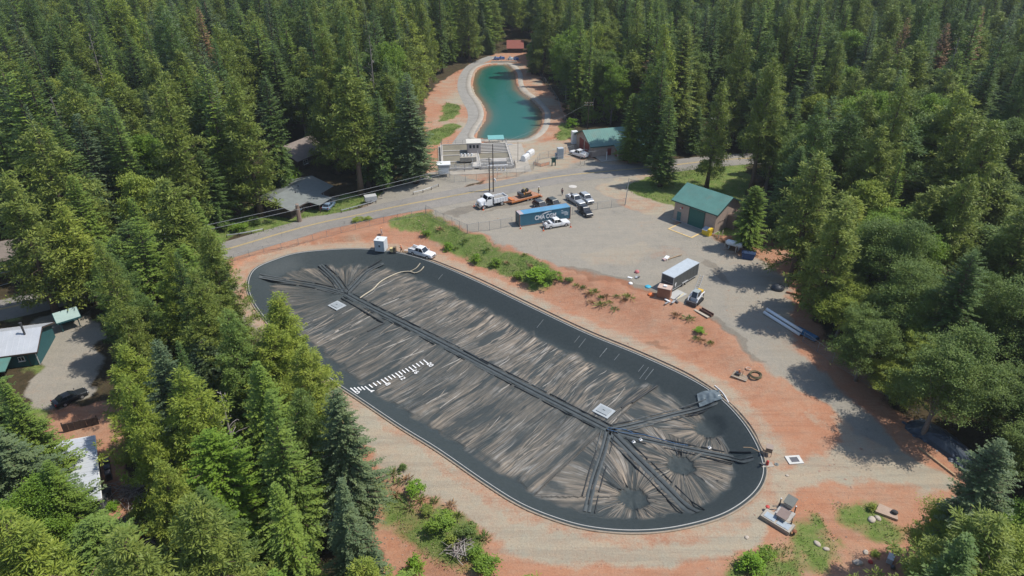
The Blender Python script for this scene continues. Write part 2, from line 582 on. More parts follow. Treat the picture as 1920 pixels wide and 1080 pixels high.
def ground_mat():
    t = NT('soil')
    geo = t.n('ShaderNodeNewGeometry').outputs['Position']
    za, zb = t.attr('zone_a'), t.attr('zone_b')
    sa = t.n('ShaderNodeSeparateColor')
    t.link(za.outputs['Color'], sa.inputs[0])
    n1 = t.noise(0.09, 6, 0.62, geo)
    n2 = t.noise(0.6, 6, 0.7, geo)
    n3 = t.noise(4.0, 5, 0.75, geo)
    brk = t.math('MULTIPLY', t.math('ADD', t.math('ADD', n1, n2), n3), 0.3333)

    def m(w, k=0.9):
        return t.ramp(t.math('ADD', w, t.math('MULTIPLY', t.math('SUBTRACT', brk, 0.5), k)), [(0.35, 0), (0.65, 1)])
    floor = t.ramp(n2, [(0.3, (0.035, 0.034, 0.018)), (0.55, (0.075, 0.055, 0.03)), (0.75, (0.05, 0.07, 0.02))])
    red = t.ramp(t.math('ADD', t.math('MULTIPLY', n1, 0.55), t.math('MULTIPLY', n2, 0.45)),
                 [(0.30, (0.335, 0.145, 0.082)), (0.43, (0.405, 0.198, 0.116)), (0.53, (0.415, 0.228, 0.142)), (0.70, (0.395, 0.275, 0.188))])
    tan = t.ramp(t.math('ADD', t.math('MULTIPLY', n1, 0.5), t.math('MULTIPLY', n2, 0.5)),
                 [(0.32, (0.39, 0.265, 0.185)), (0.45, (0.385, 0.315, 0.228)), (0.58, (0.365, 0.325, 0.245)), (0.7, (0.32, 0.305, 0.24))])
    grv = t.ramp(t.math('ADD', t.math('MULTIPLY', n1, 0.6), t.math('MULTIPLY', n2, 0.4)),
                 [(0.30, (0.22, 0.208, 0.178)), (0.45, (0.295, 0.27, 0.222)), (0.56, (0.32, 0.29, 0.235)), (0.7, (0.35, 0.28, 0.21))])
    grs = t.ramp(t.math('ADD', t.math('MULTIPLY', n2, 0.6), t.math('MULTIPLY', n3, 0.4)),
                 [(0.3, (0.085, 0.135, 0.026)), (0.47, (0.135, 0.195, 0.045)), (0.58, (0.20, 0.215, 0.075)), (0.72, (0.28, 0.235, 0.13))])
    c = t.mix(m(sa.outputs[0]), floor, red)
    c = t.mix(m(sa.outputs[1], 1.3), c, tan)
    c = t.mix(m(sa.outputs[2], 0.8), c, grv)
    c = t.mix(m(za.outputs['Alpha'], 1.5), c, grs)
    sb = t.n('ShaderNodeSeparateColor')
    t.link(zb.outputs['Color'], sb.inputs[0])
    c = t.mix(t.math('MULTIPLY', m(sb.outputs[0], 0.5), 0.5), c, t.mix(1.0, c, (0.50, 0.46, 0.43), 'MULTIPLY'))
    grain = t.ramp(n3, [(0.25, (0.76, 0.76, 0.76)), (0.75, (1.06, 1.05, 1.04))])
    c = t.mix(1.0, c, grain, 'MULTIPLY')
    # tyre-worn streaks on the gravel
    mp = t.n('ShaderNodeMapping')
    mp.inputs['Rotation'].default_value = (0, 0, math.radians(38))
    mp.inputs['Scale'].default_value = (0.07, 0.9, 1)
    t.link(geo, mp.inputs[0])
    st = t.ramp(t.noise(0.8, 4, 0.6, mp.outputs[0], 0.3), [(0.35, (0.965, 0.965, 0.965)), (0.65, (1.025, 1.02, 1.015))])
    c = t.mix(t.math('MAXIMUM', sa.outputs[1], sa.outputs[2]), c, t.mix(1.0, c, st, 'MULTIPLY'))
    wv = t.n('ShaderNodeMapping')
    wv.inputs['Rotation'].default_value = (0, 0, math.radians(43))
    wv.inputs['Scale'].default_value = (0.035, 0.55, 1)
    t.link(geo, wv.inputs[0])
    rut = t.ramp(t.noise(1.3, 5, 0.7, wv.outputs[0], 1.2), [(0.40, (0.86, 0.86, 0.87)), (0.5, (1, 1, 1)), (0.64, (1.08, 1.06, 1.03))])
    bare = t.math('MULTIPLY', sa.outputs[0], t.math('SUBTRACT', 1.0, sa.outputs[2]))
    c = t.mix(t.math('MULTIPLY', bare, 0.8), c, t.mix(1.0, c, rut, 'MULTIPLY'))
    vor = t.n('ShaderNodeTexVoronoi')
    vor.inputs['Scale'].default_value = 2.6
    t.link(geo, vor.inputs['Vector'])
    clod = t.ramp(vor.outputs['Distance'], [(0.05, (0.80, 0.80, 0.80)), (0.16, (1, 1, 1))])
    c = t.mix(t.ramp(t.noise(0.35, 4, .6, geo), [(.5, 0), (.62, .8)]), c, t.mix(1.0, c, clod, 'MULTIPLY'))
    t.bsdf(c, 0.95, 0, 0.15, bump=t.math('ADD', n2, t.math('MULTIPLY', n3, 0.5)), bstr=0.55, bdist=0.35)
    return t.m
M_SOIL = ground_mat()

ny, nx = GX.shape
ii = np.arange(ny * nx).reshape(ny, nx)
Q = np.stack([ii[:-1, :-1], ii[:-1, 1:], ii[1:, 1:], ii[1:, :-1]], -1).reshape(-1, 4)
cxm = GX.ravel()[Q].mean(1)
cym = GY.ravel()[Q].mean(1)
in_basin = (d_rim.ravel()[Q].max(1) < -0.9)
in_yard = sdf(cxm, cym, Z_YARD) < 0
allv = np.stack([GX.ravel(), GY.ravel(), GZ.ravel()], 1)

def sub_sheet(name, sel):
    q = Q[sel]
    vid = np.unique(q)
    rem = np.full(ny * nx, -1, np.int64)
    rem[vid] = np.arange(len(vid))
    me = np_mesh(name, allv[vid], rem[q], [M_SOIL], smooth=True)
    zero = np.zeros_like(GX)
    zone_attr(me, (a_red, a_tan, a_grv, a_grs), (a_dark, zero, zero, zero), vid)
    o = bpy.data.objects.new(name, me)
    link(o)
    o['kind'] = 'structure'
    return o
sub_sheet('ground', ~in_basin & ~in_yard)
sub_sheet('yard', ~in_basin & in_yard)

# ------------------------------------------------------------------ road with a double yellow line
ROAD_PX = [(-160, 612), (0, 580), (117, 553), (280, 508), (430, 466), (588, 421), (680, 401), (776, 381), (900, 358), (1040, 332), (1152, 320), (1234, 313), (1330, 302), (1420, 296), (1560, 292)]
ROADC = smooth_open(np.array([at(a, b)[:2] for a, b in ROAD_PX]), 1.0)

def ribbon(name, P, offs, z, m, parent=None, uv=False):
    T = np.gradient(P, axis=0)
    T /= np.linalg.norm(T, axis=1)[:, None]
    N = np.stack([-T[:, 1], T[:, 0]], 1)
    rows = [P + N * o for o in offs]
    V = np.stack(rows, 1)
    zz = hgt(V[..., 0], V[..., 1]) + z
    n, k = V.shape[:2]
    V3 = np.concatenate([V, zz[..., None]], -1).reshape(-1, 3)
    i = np.arange(n * k).reshape(n, k)
    q = np.stack([i[:-1, :-1], i[1:, :-1], i[1:, 1:], i[:-1, 1:]], -1).reshape(-1, 4)[:, ::-1]
    me = np_mesh(name, V3, q, [m], smooth=True)
    o = bpy.data.objects.new(name, me)
    return link(o, parent)

def asphalt_mat():
    t = NT('asphalt')
    geo = t.n('ShaderNodeNewGeometry').outputs['Position']
    n1, n2, n3 = t.noise(0.12, 5, 0.6, geo), t.noise(0.9, 6, 0.7, geo), t.noise(6, 4, 0.7, geo)
    c = t.ramp(t.math('ADD', t.math('MULTIPLY', n1, 0.5), t.math('MULTIPLY', n2, 0.5)), [(0.3, (0.19, 0.178, 0.158)), (0.5, (0.24, 0.222, 0.195)), (0.68, (0.28, 0.252, 0.212))])
    c = t.mix(1.0, c, t.ramp(n3, [(0.3, (0.88, 0.88, 0.88)), (0.7, (1.1, 1.1, 1.1))]), 'MULTIPLY')
    cr = t.n('ShaderNodeTexVoronoi', feature='DISTANCE_TO_EDGE')
    cr.inputs['Scale'].default_value = 0.35
    t.link(geo, cr.inputs['Vector'])
    c = t.mix(t.ramp(cr.outputs[0], [(0.0, 0.55), (0.012, 0.0)]), c, (0.09, 0.085, 0.08))
    t.bsdf(c, 0.9, 0, 0.2, bump=n3, bstr=0.2, bdist=0.05)
    return t.m
M_ASPH = asphalt_mat()
tag(ribbon('road', ROADC, (-4.7, -3.4, -2.4, -1.2, 0, 1.2, 2.4, 3.8), 0.03, M_ASPH), kind='structure')
M_YEL = mat('worn_yellow_paint', (0.50, 0.36, 0.13), 0.8, var=0.25, scale=3)
for s in (-0.17, 0.17):
    tag(ribbon('road_marking', ROADC, (s - 0.09, s + 0.09), 0.05, M_YEL), kind='structure')

# pond-side service road, concrete coping, water
M_CONC = mat('weathered_concrete', (0.35, 0.315, 0.26), 0.9, var=0.2, scale=0.5)
M_CONCD = mat('grey_concrete', (0.36, 0.34, 0.31), 0.9, var=0.22, scale=0.8)
SR = smooth_open(np.array([at(a, b)[:2] for a, b in [(838, 322), (852, 290), (868, 262), (884, 240), (891, 224), (889, 206), (878, 186), (870, 165), (872, 145), (884, 126), (905, 114), (925, 106)]]), 1.2)
tag(ribbon('service_road', SR, (-2.4, -0.8, 0.8, 2.4), 0.03, mat('service_gravel', (0.265, 0.25, 0.22), 0.95, var=0.16, scale=0.5)), kind='structure')
PO = POND
T_ = np.roll(PO, -1, 0) - np.roll(PO, 1, 0)
T_ /= np.linalg.norm(T_, axis=1)[:, None]
NO = np.stack([T_[:, 1], -T_[:, 0]], 1)
if sdf(np.array([PO[0, 0] + NO[0, 0]]), np.array([PO[0, 1] + NO[0, 1]]), PO)[0] < 0:
    NO = -NO
ring_specs = [(-1.2, -0.35), (0.0, 0.20), (0.5, 0.56), (2.3, 0.60), (2.4, 0.4)]
V = np.concatenate([np.concatenate([PO + NO * o, np.full((len(PO), 1), ZPOND + z)], 1) for o, z in ring_specs])
n = len(PO)
q = np.concatenate([np.stack([k * n + np.arange(n), k * n + (np.arange(n) + 1) % n, (k + 1) * n + (np.arange(n) + 1) % n, (k + 1) * n + np.arange(n)], 1) for k in range(len(ring_specs) - 1)])
o = link(bpy.data.objects.new('pond_coping', np_mesh('pond_coping', V, q, [M_CONC])))
o['kind'] = 'structure'

def water_mat():
    t = NT('teal_water')
    d = t.attr('shore').outputs['Fac']
    geo = t.n('ShaderNodeNewGeometry').outputs['Position']
    nz = t.noise(0.12, 3, 0.6, geo)
    dd = t.math('ADD', d, t.math('MULTIPLY', t.math('SUBTRACT', nz, 0.5), 0.35))
    c = t.ramp(dd, [(0.05, (0.17, 0.105, 0.06)), (0.22, (0.11, 0.105, 0.062)), (0.42, (0.035, 0.105, 0.078)), (0.8, (0.012, 0.098, 0.072))])
    t.bsdf(c, 0.24, 0, 0.11, bump=t.noise(1.6, 3, 0.5, geo), bstr=0.12, bdist=0.05)
    return t.m
lo, hi = PO.min(0) - 1, PO.max(0) + 1
wxs, wys = np.arange(lo[0], hi[0], .8), np.arange(lo[1], hi[1], .8)
WX, WY = np.meshgrid(wxs, wys)
dsh = sdf(WX, WY, PO)
sh = np.clip(-dsh / 7.0, 0, 1)
iw = np.arange(WX.size).reshape(WX.shape)
qw = np.stack([iw[:-1, :-1], iw[:-1, 1:], iw[1:, 1:], iw[1:, :-1]], -1).reshape(-1, 4)
qw = qw[dsh.ravel()[qw].min(1) < 0.0]
vid = np.unique(qw)
rem = np.full(WX.size, -1)
rem[vid] = np.arange(len(vid))
me = np_mesh('pond_water', np.stack([WX.ravel()[vid], WY.ravel()[vid], np.full(len(vid), ZPOND + .1)], 1), rem[qw], [water_mat()], smooth=True)
a_ = me.attributes.new('shore', 'FLOAT', 'POINT')
a_.data.foreach_set('value', sh.ravel()[vid].astype(np.float32))
o = link(bpy.data.objects.new('pond_water', me))
o['kind'] = 'structure'
# ------------------------------------------------------------------ lined reservoir with its floating cover
DEEP, SLOPE_W = 2.0, 3.7
HUB_L, HUB_R = at_z(648, 551, -DEEP), at_z(1142, 806, -DEEP)

def cover_z(x, y):
    v = -sdf(np.asarray(x, float), np.asarray(y, float), RIM[::4])
    return -DEEP * sstep(0, SLOPE_W, np.maximum(v, 0)) * 0.25 - DEEP * 0.75 * np.clip(v / SLOPE_W, 0, 1)

def cov(px, py, dz=0.0):
    z = -DEEP
    for _ in range(12):
        p = at_z(px, py, z)
        z = float(cover_z([p[0]], [p[1]])[0]) + dz
    return Vector((p[0], p[1], z))
ax_d = HUB_R - HUB_L
ax_l = np.linalg.norm(ax_d)
ax_u = ax_d / ax_l
NP = len(RIM)
tt = np.clip(((RIM - HUB_L) @ ax_u) / ax_l, 0, 1)
SP_ = HUB_L + tt[:, None] * ax_d
ring_f = []
dd = np.linalg.norm(SP_ - RIM, axis=1)
dirn = (SP_ - RIM) / dd[:, None]
rows, vs_ = [], []
for v in list(np.linspace(-0.45, 4.4, 16)):
    rows.append(RIM + dirn * v)
    vs_.append(np.full(NP, v))
for f in np.linspace(0, 1, 50)[1:]:
    v = 4.4 + (dd - 4.4) * f
    rows.append(RIM + dirn * v[:, None])
    vs_.append(v)
CV, VV = np.stack(rows), np.stack(vs_)
NR = len(rows)
Z = -DEEP * (0.25 * sstep(0, SLOPE_W, np.maximum(VV, 0)) + 0.75 * np.clip(VV / SLOPE_W, 0, 1))
Z = np.where(VV < 0, 0.06 + 0.04 * VV, Z + 0.06 * sstep(0.6, 0, VV))
arc = np.concatenate([[0], np.cumsum(np.linalg.norm(RIM[1:] - RIM[:-1], axis=1))])
S_ = np.broadcast_to(arc, VV.shape).copy()
T_c = VV.copy()
along = ((CV - HUB_L) @ ax_u)
across = (CV[..., 0] - HUB_L[0]) * -ax_u[1] + (CV[..., 1] - HUB_L[1]) * ax_u[0]
SUMPS = [cov(*p) for p in ((1328, 803), (1277, 870), (1188, 932))]
capR = along > ax_l - 0.5
ds = np.stack([np.hypot(CV[..., 0] - s.x, CV[..., 1] - s.y) for s in SUMPS])
an = np.stack([np.arctan2(CV[..., 1] - s.y, CV[..., 0] - s.x) for s in SUMPS])
wh = np.argmin(ds, 0)
dsm = ds.min(0)
anm = np.take_along_axis(an, wh[None], 0)[0]
S_ = np.where(capR, anm * 5.5 + wh * 50, S_)
T_c = np.where(capR, dsm, T_c)
wav = (vnoise(CV[..., 0], CV[..., 1], 11.0, 51) - .5) * 2.6 + (vnoise(CV[..., 0], CV[..., 1], 4.0, 52) - .5) * .3
S_ = S_ + np.where(capR, wav * 1.0, wav)
dust = (0.46 + 0.66 * np.exp(-np.maximum(VV - 4, 0) / 4.0)) * sstep(3.6, 5.2, VV + (vnoise(S_, T_c, 1.2, 3) - 0.5) * 1.6)
dust *= 0.72 + 0.42 * sstep(0, ax_l * 0.9, along)
dust *= np.where(across > 0, 1.10, 0.68)
dust = np.where(capR, sstep(1.7, 2.4, dsm + (vnoise(anm * 4, dsm * 0, 0.7, 4) - .5) * .9) * sstep(3.2, 4.0, VV + (vnoise(S_, T_c, 1.2, 3) - .5)) * (.48 + .36 * sstep(9, 3, dsm)), dust)
dust *= .35 + .65 * sstep(2.0, 8.0, np.hypot(CV[..., 0] - HUB_L[0], CV[..., 1] - HUB_L[1]))
dust *= sstep(0.3, 1.6, np.minimum(np.abs(across), 9) + np.where((along < 0) | (along > ax_l), 3, 0))
ripple = (vnoise(S_, T_c * 0.10, 0.9, 31) - 0.5) * 0.22 + (vnoise(S_, T_c * 0.2, 0.42, 32) - 0.5) * 0.08
Z = Z + ripple * sstep(3.2, 5.5, VV) * sstep(0, 2, dd - VV + 1.0)
Z = Z - np.where(capR, 0.35 * sstep(2.6, 1.2, dsm), 0)
V = np.concatenate([CV.reshape(-1, 2), Z.reshape(-1, 1)], 1)
q = np.concatenate([np.stack([k * NP + np.arange(NP), k * NP + (np.arange(NP) + 1) % NP, (k + 1) * NP + (np.arange(NP) + 1) % NP, (k + 1) * NP + np.arange(NP)], 1) for k in range(NR - 1)])
q = q[:, ::-1] if np.cross(RIM[10] - RIM[0], SP_[0] - RIM[0]) < 0 else q

def liner_mat():
    t = NT('dusty_black_liner')
    a = t.attr('streak').outputs['Vector']
    du = t.attr('dust').outputs['Fac']
    geo = t.n('ShaderNodeNewGeometry').outputs['Position']

    def st(sx, sy, det=4, dist=0.0):
        mp = t.n('ShaderNodeMapping')
        mp.inputs['Scale'].default_value = (sx, sy, 1)
        t.link(a, mp.inputs[0])
        return t.noise(1.0, det, 0.62, mp.outputs[0], dist)
    s1, s2, s3 = st(0.6, 0.055, 3, 0.12), st(1.9, 0.085, 4, 0.1), st(5.5, 0.2, 3, 0.1)
    n1, n2 = t.noise(0.16, 4, 0.6, geo), t.noise(2.5, 5, 0.7, geo)
    mixs = t.math('ADD', t.math('MULTIPLY', s1, 0.38), t.math('ADD', t.math('MULTIPLY', s2, 0.34), t.math('MULTIPLY', s3, 0.28)))
    f = t.math('ADD', t.math('MULTIPLY', t.math('SUBTRACT', mixs, 0.5), 4.2), t.math('MULTIPLY', t.math('SUBTRACT', n1, 0.5), 1.7))
    f = t.math('MULTIPLY', t.math('ADD', f, 0.58, clamp=True), du, clamp=True)
    dark = t.ramp(n2, [(0.3, (0.032, 0.042, 0.043)), (0.7, (0.050, 0.061, 0.061))])
    dusty = t.ramp(s2, [(0.3, (0.24, 0.20, 0.155)), (0.7, (0.42, 0.335, 0.245))])
    c = t.mix(f, dark, dusty)
    ridge = t.math('ABSOLUTE', t.math('SUBTRACT', st(1.5, 0.07, 2, 0.15), 0.5))
    line = t.ramp(ridge, [(0.0, 1), (0.055, 0)])
    gate = t.ramp(t.noise(0.3, 3, .6, geo), [(.46, 0), (.6, 1)])
    fine = t.math('MULTIPLY', t.math('MULTIPLY', line, gate), t.math('MULTIPLY', du, 0.75), clamp=True)
    c = t.mix(fine, c, (0.40, 0.385, 0.35))
    ridge2 = t.math('ABSOLUTE', t.math('SUBTRACT', st(1.2, 0.06, 2, 0.15), 0.53))
    c = t.mix(t.math('MULTIPLY', t.ramp(ridge2, [(0.0, .9), (0.06, 0)]), t.math('MULTIPLY', du, 1.2), clamp=True), c, (0.03, 0.036, 0.038))
    wet = t.ramp(t.math('ADD', t.math('MULTIPLY', st(0.42, 0.07, 3, 0.2), .7), t.math('MULTIPLY', n1, .3)), [(.52, 0), (.57, .9)])
    c = t.mix(t.math('MULTIPLY', wet, t.math('MINIMUM', t.math('MULTIPLY', du, 3.0), 1.0)), c, (0.042, 0.052, 0.053))
    mp = t.n('ShaderNodeMapping')
    mp.inputs['Scale'].default_value = (0.22, 0.9, 1)
    t.link(a, mp.inputs[0])
    scr = t.ramp(t.noise(0.9, 6, 0.75, geo), [(0.62, 0), (0.8, 0.35)])
    c = t.mix(t.math('MULTIPLY', scr, 0.5), c, (0.2, 0.19, 0.17))
    b = t.math('ADD', t.math('MULTIPLY', s2, 1.0), t.math('MULTIPLY', s3, 0.5))
    bb = t.math('MULTIPLY', b, t.math('MINIMUM', t.math('MULTIPLY', du, 3.0), 1.0))
    t.bsdf(c, t.math('ADD', t.math('MULTIPLY', f, 0.3), 0.55), 0, 0.18, bump=bb, bstr=0.8, bdist=0.22)
    return t.m
M_LINER = liner_mat()
res = thing('reservoir', 'long oval reservoir under a wrinkled dusty black liner ringed by red dirt', 'reservoir', (0, 0, 0))
me = np_mesh('liner', V, q, [M_LINER], smooth=True)
al = me.attributes.new('streak', 'FLOAT_VECTOR', 'POINT')
al.data.foreach_set('vector', np.stack([S_.ravel(), T_c.ravel(), np.zeros(S_.size)], 1).astype(np.float32).ravel())
al = me.attributes.new('dust', 'FLOAT', 'POINT')
al.data.foreach_set('value', dust.ravel().astype(np.float32))
link(bpy.data.objects.new('liner', me), res)
M_FOLD = [mat('dusty_fold', (.165, .145, .12), .6, var=.55, scale=.9), mat('pale_fold', (.25, .235, .21), .55, var=.5, scale=.9), mat('dark_fold', (.034, .041, .043), .5, var=.3)]
frnd = np.random.default_rng(19)

GAUGE = [cov(660 + 147 * f, 732 - 52 * f) for f in np.linspace(0, 1, 9)]

def folds(n, m, cap_share):
    vs, fs = [], []
    for _ in range(n):
        i = int(frnd.integers(NP))
        lng, wid, hh = frnd.uniform(2.0, 8.5), frnd.uniform(.03, .10), frnd.uniform(.02, .08)
        if frnd.random() < cap_share:
            s = SUMPS[int(frnd.integers(3))]
            a = frnd.uniform(0, 6.283)
            d0 = np.array([math.cos(a), math.sin(a)])
            p0 = np.array([s.x, s.y]) + d0 * frnd.uniform(1.7, 2.6)
            lng *= .42
        else:
            tilt = frnd.normal(0, .13)
            c_, s_ = math.cos(tilt), math.sin(tilt)
            d0 = np.array([dirn[i, 0] * c_ - dirn[i, 1] * s_, dirn[i, 0] * s_ + dirn[i, 1] * c_])
            v0 = 4.2 + frnd.random() ** 1.7 * max(.5, dd[i] - 7)
            if (RIM[i] - HUB_L) @ ax_u > ax_l:
                continue
            p0 = RIM[i] + dirn[i] * v0
            lng = min(lng, max(1.2, dd[i] - v0 - .8))
        nrm_ = np.array([-d0[1], d0[0]])
        bend = frnd.normal(0, .05)
        k = 9
        t_ = np.linspace(0, 1, k)
        P_ = p0 + np.outer(t_ * lng, d0) + np.outer(bend * lng * t_ * t_ + .06 * np.sin(t_ * frnd.uniform(3, 9)), nrm_)
        if min(np.hypot(P_[:, 0] - g_[0], P_[:, 1] - g_[1]).min() for g_ in GAUGE) < 2.3 or (P_[:, :2] - HUB_L).dot(ax_u).min() < 2:
            continue
        if sdf(P_[:, 0], P_[:, 1], RIM[::8]).max() > -3.4:
            continue
        w_ = wid * np.sin(np.pi * (.08 + .86 * t_))
        zc = cover_z(P_[:, 0], P_[:, 1]) + .02
        h_ = hh * np.sin(np.pi * (.05 + .9 * t_))
        b = len(vs)
        for j in range(k):
            L_, R_ = P_[j] + nrm_ * w_[j], P_[j] - nrm_ * w_[j]
            vs += [(L_[0], L_[1], zc[j] - .12), (P_[j, 0], P_[j, 1], zc[j] + h_[j] + .06), (R_[0], R_[1], zc[j] - .12)]
        for j in range(k - 1):
            a_ = b + 3 * j
            fs += [(a_, a_ + 1, a_ + 4, a_ + 3), (a_ + 1, a_ + 2, a_ + 5, a_ + 4)]
    o_ = link(bpy.data.objects.new('wrinkle', np_mesh('wrinkle', np.array(vs), np.array(fs), [m], smooth=True)), res)
    o_['kind'] = 'stuff'
folds(300, M_FOLD[0], .12)
folds(70, M_FOLD[1], .1)
folds(260, M_FOLD[2], .12)
M_BATTEN = mat('pale_batten', (0.42, 0.41, 0.38), 0.7, var=0.15)
CT = np.vstack([RIM, RIM[:1]])
def closed_band(name, o0, o1, z0, z1, m):
    A = [(o0, z0), (o0, z1), (o1, z1), (o1, z0)]
    Vb = np.concatenate([np.concatenate([RIM - dirn * o, np.full((NP, 1), z)], 1) for o, z in A])
    qb = np.concatenate([np.stack([k * NP + np.arange(NP), k * NP + (np.arange(NP) + 1) % NP, ((k + 1) % 4) * NP + (np.arange(NP) + 1) % NP, ((k + 1) % 4) * NP + np.arange(NP)], 1) for k in range(4)])
    return link(bpy.data.objects.new(name, np_mesh(name, Vb, qb, [m])), res)
closed_band('anchor_batten', 0.02, 0.12, 0.0, 0.13, M_BATTEN)
closed_band('rim_kerb', 0.42, 0.62, -0.1, 0.10, mat('tan_kerb', (0.30, 0.245, 0.185), .9, var=.25))

M_CH = mat('dark_liner_strip', (0.062, 0.072, 0.072), 0.6, var=0.3, scale=1.2)
M_TUBE = mat('black_ballast', (0.022, 0.026, 0.028), 0.55, var=0.3)
M_TUBEG = mat('grey_ballast', (0.085, 0.095, 0.095), 0.6, var=0.3)

def channel(pts_px, wide, flo, seed):
    rnd = random.Random(seed)
    P = smooth_open(np.array([list(cov(*p)) for p in pts_px]), 0.6)
    P2 = P[:, :2]
    T = np.gradient(P2, axis=0)
    T /= np.linalg.norm(T, axis=1)[:, None]
    N = np.stack([-T[:, 1], T[:, 0]], 1)
    prof = [(-wide, 0.03), (-wide * .85, 0.09), (-0.12, 0.09), (-0.08, 0.03), (0.08, 0.03), (0.12, 0.09), (wide * .85, 0.09), (wide, 0.03)]
    Vc = np.stack([np.concatenate([P2 + N * o, (P[:, 2] + z)[:, None]], 1) for o, z in prof], 1)
    m_, k_ = Vc.shape[:2]
    i = np.arange(m_ * k_).reshape(m_, k_)
    qc = np.stack([i[:-1, :-1], i[1:, :-1], i[1:, 1:], i[:-1, 1:]], -1).reshape(-1, 4)[:, ::-1]
    link(bpy.data.objects.new('channel_strip', np_mesh('channel_strip', Vc.reshape(-1, 3), qc, [M_CH])), res)
    g = MB()
    cpts = [Vector((p[0], p[1], p[2] + 0.10)) for p in P[::3]]
    g.path(cpts, 0.06, 5)
    g.build('channel_rope', M_TUBE, res)
    for side in (-1, 1):
        k = rnd.randint(0, 4)
        while k < m_ - 4:
            ln = rnd.choice((5, 6, 7, 8))
            e = min(m_ - 1, k + ln)
            off = side * (flo + rnd.uniform(-.08, .08))
            a, b = P2[k] + N[k] * off, P2[e] + N[e] * off
            mb = MB()
            za, zb = float(cover_z([a[0]], [a[1]])[0]), float(cover_z([b[0]], [b[1]])[0])
            mb.tube((a[0], a[1], za + .07), (b[0], b[1], zb + .07), rnd.uniform(.075, .11), n=6)
            mb.build('ballast_tube', M_TUBE if rnd.random() < .7 else M_TUBEG, res)
            k = e + rnd.choice((0, 1, 1, 4))
channel([(648, 551), (700, 579), (790, 624), (900, 681), (1000, 733), (1080, 774), (1142, 806)], 0.62, 1.0, 1)
channel([(648, 551), (600, 538), (540, 528), (486, 519)], 0.5, 0.9, 2)
channel([(648, 551), (625, 520), (598, 483)], 0.5, 0.9, 3)
channel([(648, 551), (668, 530), (690, 508), (718, 483)], 0.5, 0.9, 4)
channel([(1142, 806), (1190, 796), (1260, 778), (1310, 766), (1338, 756), (1352, 742)], 0.5, 0.9, 5)
channel([(1142, 806), (1200, 822), (1290, 842), (1370, 858), (1392, 864), (1412, 858)], 0.5, 0.9, 6)
channel([(1142, 806), (1185, 850), (1240, 905), (1285, 950), (1306, 962)], 0.7, 1.2, 7)
channel([(1142, 806), (1130, 850), (1112, 905), (1100, 960)], 0.5, 0.95, 8)
for pts in ([(640, 560), (720, 607), (690, 622)], [(915, 684), (870, 658)], [(1165, 766), (1205, 742), (1232, 724)], [(1185, 756), (1215, 736)]):
    mb = MB()
    mb.path([cov(*p) + Vector((0, 0, .12)) for p in pts], 0.14)
    mb.build('ballast_tube', M_TUBE, res)
# painted depth scale on the bank
M_WP = mat('white_paint', (0.78, 0.77, 0.74), 0.7, var=0.08)

def text_mesh(body, size, m, name, depth=0.01, align='CENTER', bold=0.0):
    cu = bpy.data.curves.new(name, 'FONT')
    cu.body = body
    cu.size = size
    cu.extrude = depth
    cu.offset = bold
    cu.align_x = align
    cu.align_y = 'CENTER'
    ob = bpy.data.objects.new(name, cu)
    COL.objects.link(ob)
    bpy.context.view_layer.update()
    me = bpy.data.meshes.new_from_object(ob.evaluated_get(bpy.context.evaluated_depsgraph_get()))
    bpy.data.objects.remove(ob)
    me.materials.clear()
    me.materials.append(m)
    me.name = name
    return me
zoomp = lambda x, y: (640 + x / 9.6, 660 + y / 9.6)
marks = [(165, 655), (425, 625), (718, 500), (972, 385), (1215, 275), (1478, 148)]
scale_labels = ['0', '4', '8', '12', '16', '20']
tick_me = None
for i, (x, y) in enumerate(marks):
    a, b = cov(*zoomp(x, y)), cov(*zoomp(x + 95, y + 80))
    nx_ = marks[i + 1] if i < 5 else None
    steps = [0] + ([0.25, 0.5, 0.75] if nx_ else [])
    for f in steps:
        xx, yy = (x + (nx_[0] - x) * f, y + (nx_[1] - y) * f) if nx_ else (x, y)
        p, q2 = cov(*zoomp(xx, yy)), cov(*zoomp(xx + (92 if f == 0 else 66), yy + (76 if f == 0 else 56)))
        mb = MB()
        mid = (p + q2) / 2 + Vector((0, 0, .09))
        dv = q2 - p
        mb.box(mid, (dv.length, 0.19, 0.03), math.atan2(dv.y, dv.x), -math.asin(max(-1, min(1, dv.z / dv.length))))
        mb.build('scale_tick', M_WP, res)
    me = text_mesh(scale_labels[i], 1.15, M_WP, 'scale_number', bold=0.012)
    o = link(bpy.data.objects.new('scale_number', me), res)
    c = cov(*zoomp(x + 118, y + 88))
    o.location = c + Vector((0, 0, .1))
    l0, l1 = cov(*zoomp(425, 625)), cov(*zoomp(1478, 148))
    sl = float(cover_z([c.x + .5], [c.y + .3])[0] - cover_z([c.x - .5], [c.y - .3])[0])
    dv = b - a
    o.rotation_euler = (0, 0.0, math.atan2(dv.y, dv.x))
# pale weld marks down the long bank
rnd = random.Random(5)
for f in sorted(rnd.uniform(0.05, 0.97) for _ in range(11)):
    px0, py0 = 800 + f * 470, 492 + f * 212
    a = cov(px0 - 6, py0 + 6)
    ln_ = rnd.uniform(10, 26)
    b = cov(px0 - 6 - ln_ * .7, py0 + 4 + ln_)
    mb = MB()
    dv = b - a
    mb.tube(a + Vector((0, 0, .06)), b + Vector((0, 0, .06)), 0.035, n=4)
    mb.build('weld_seam', mat('pale_seam', (0.25, 0.27, 0.27), 0.6), res)

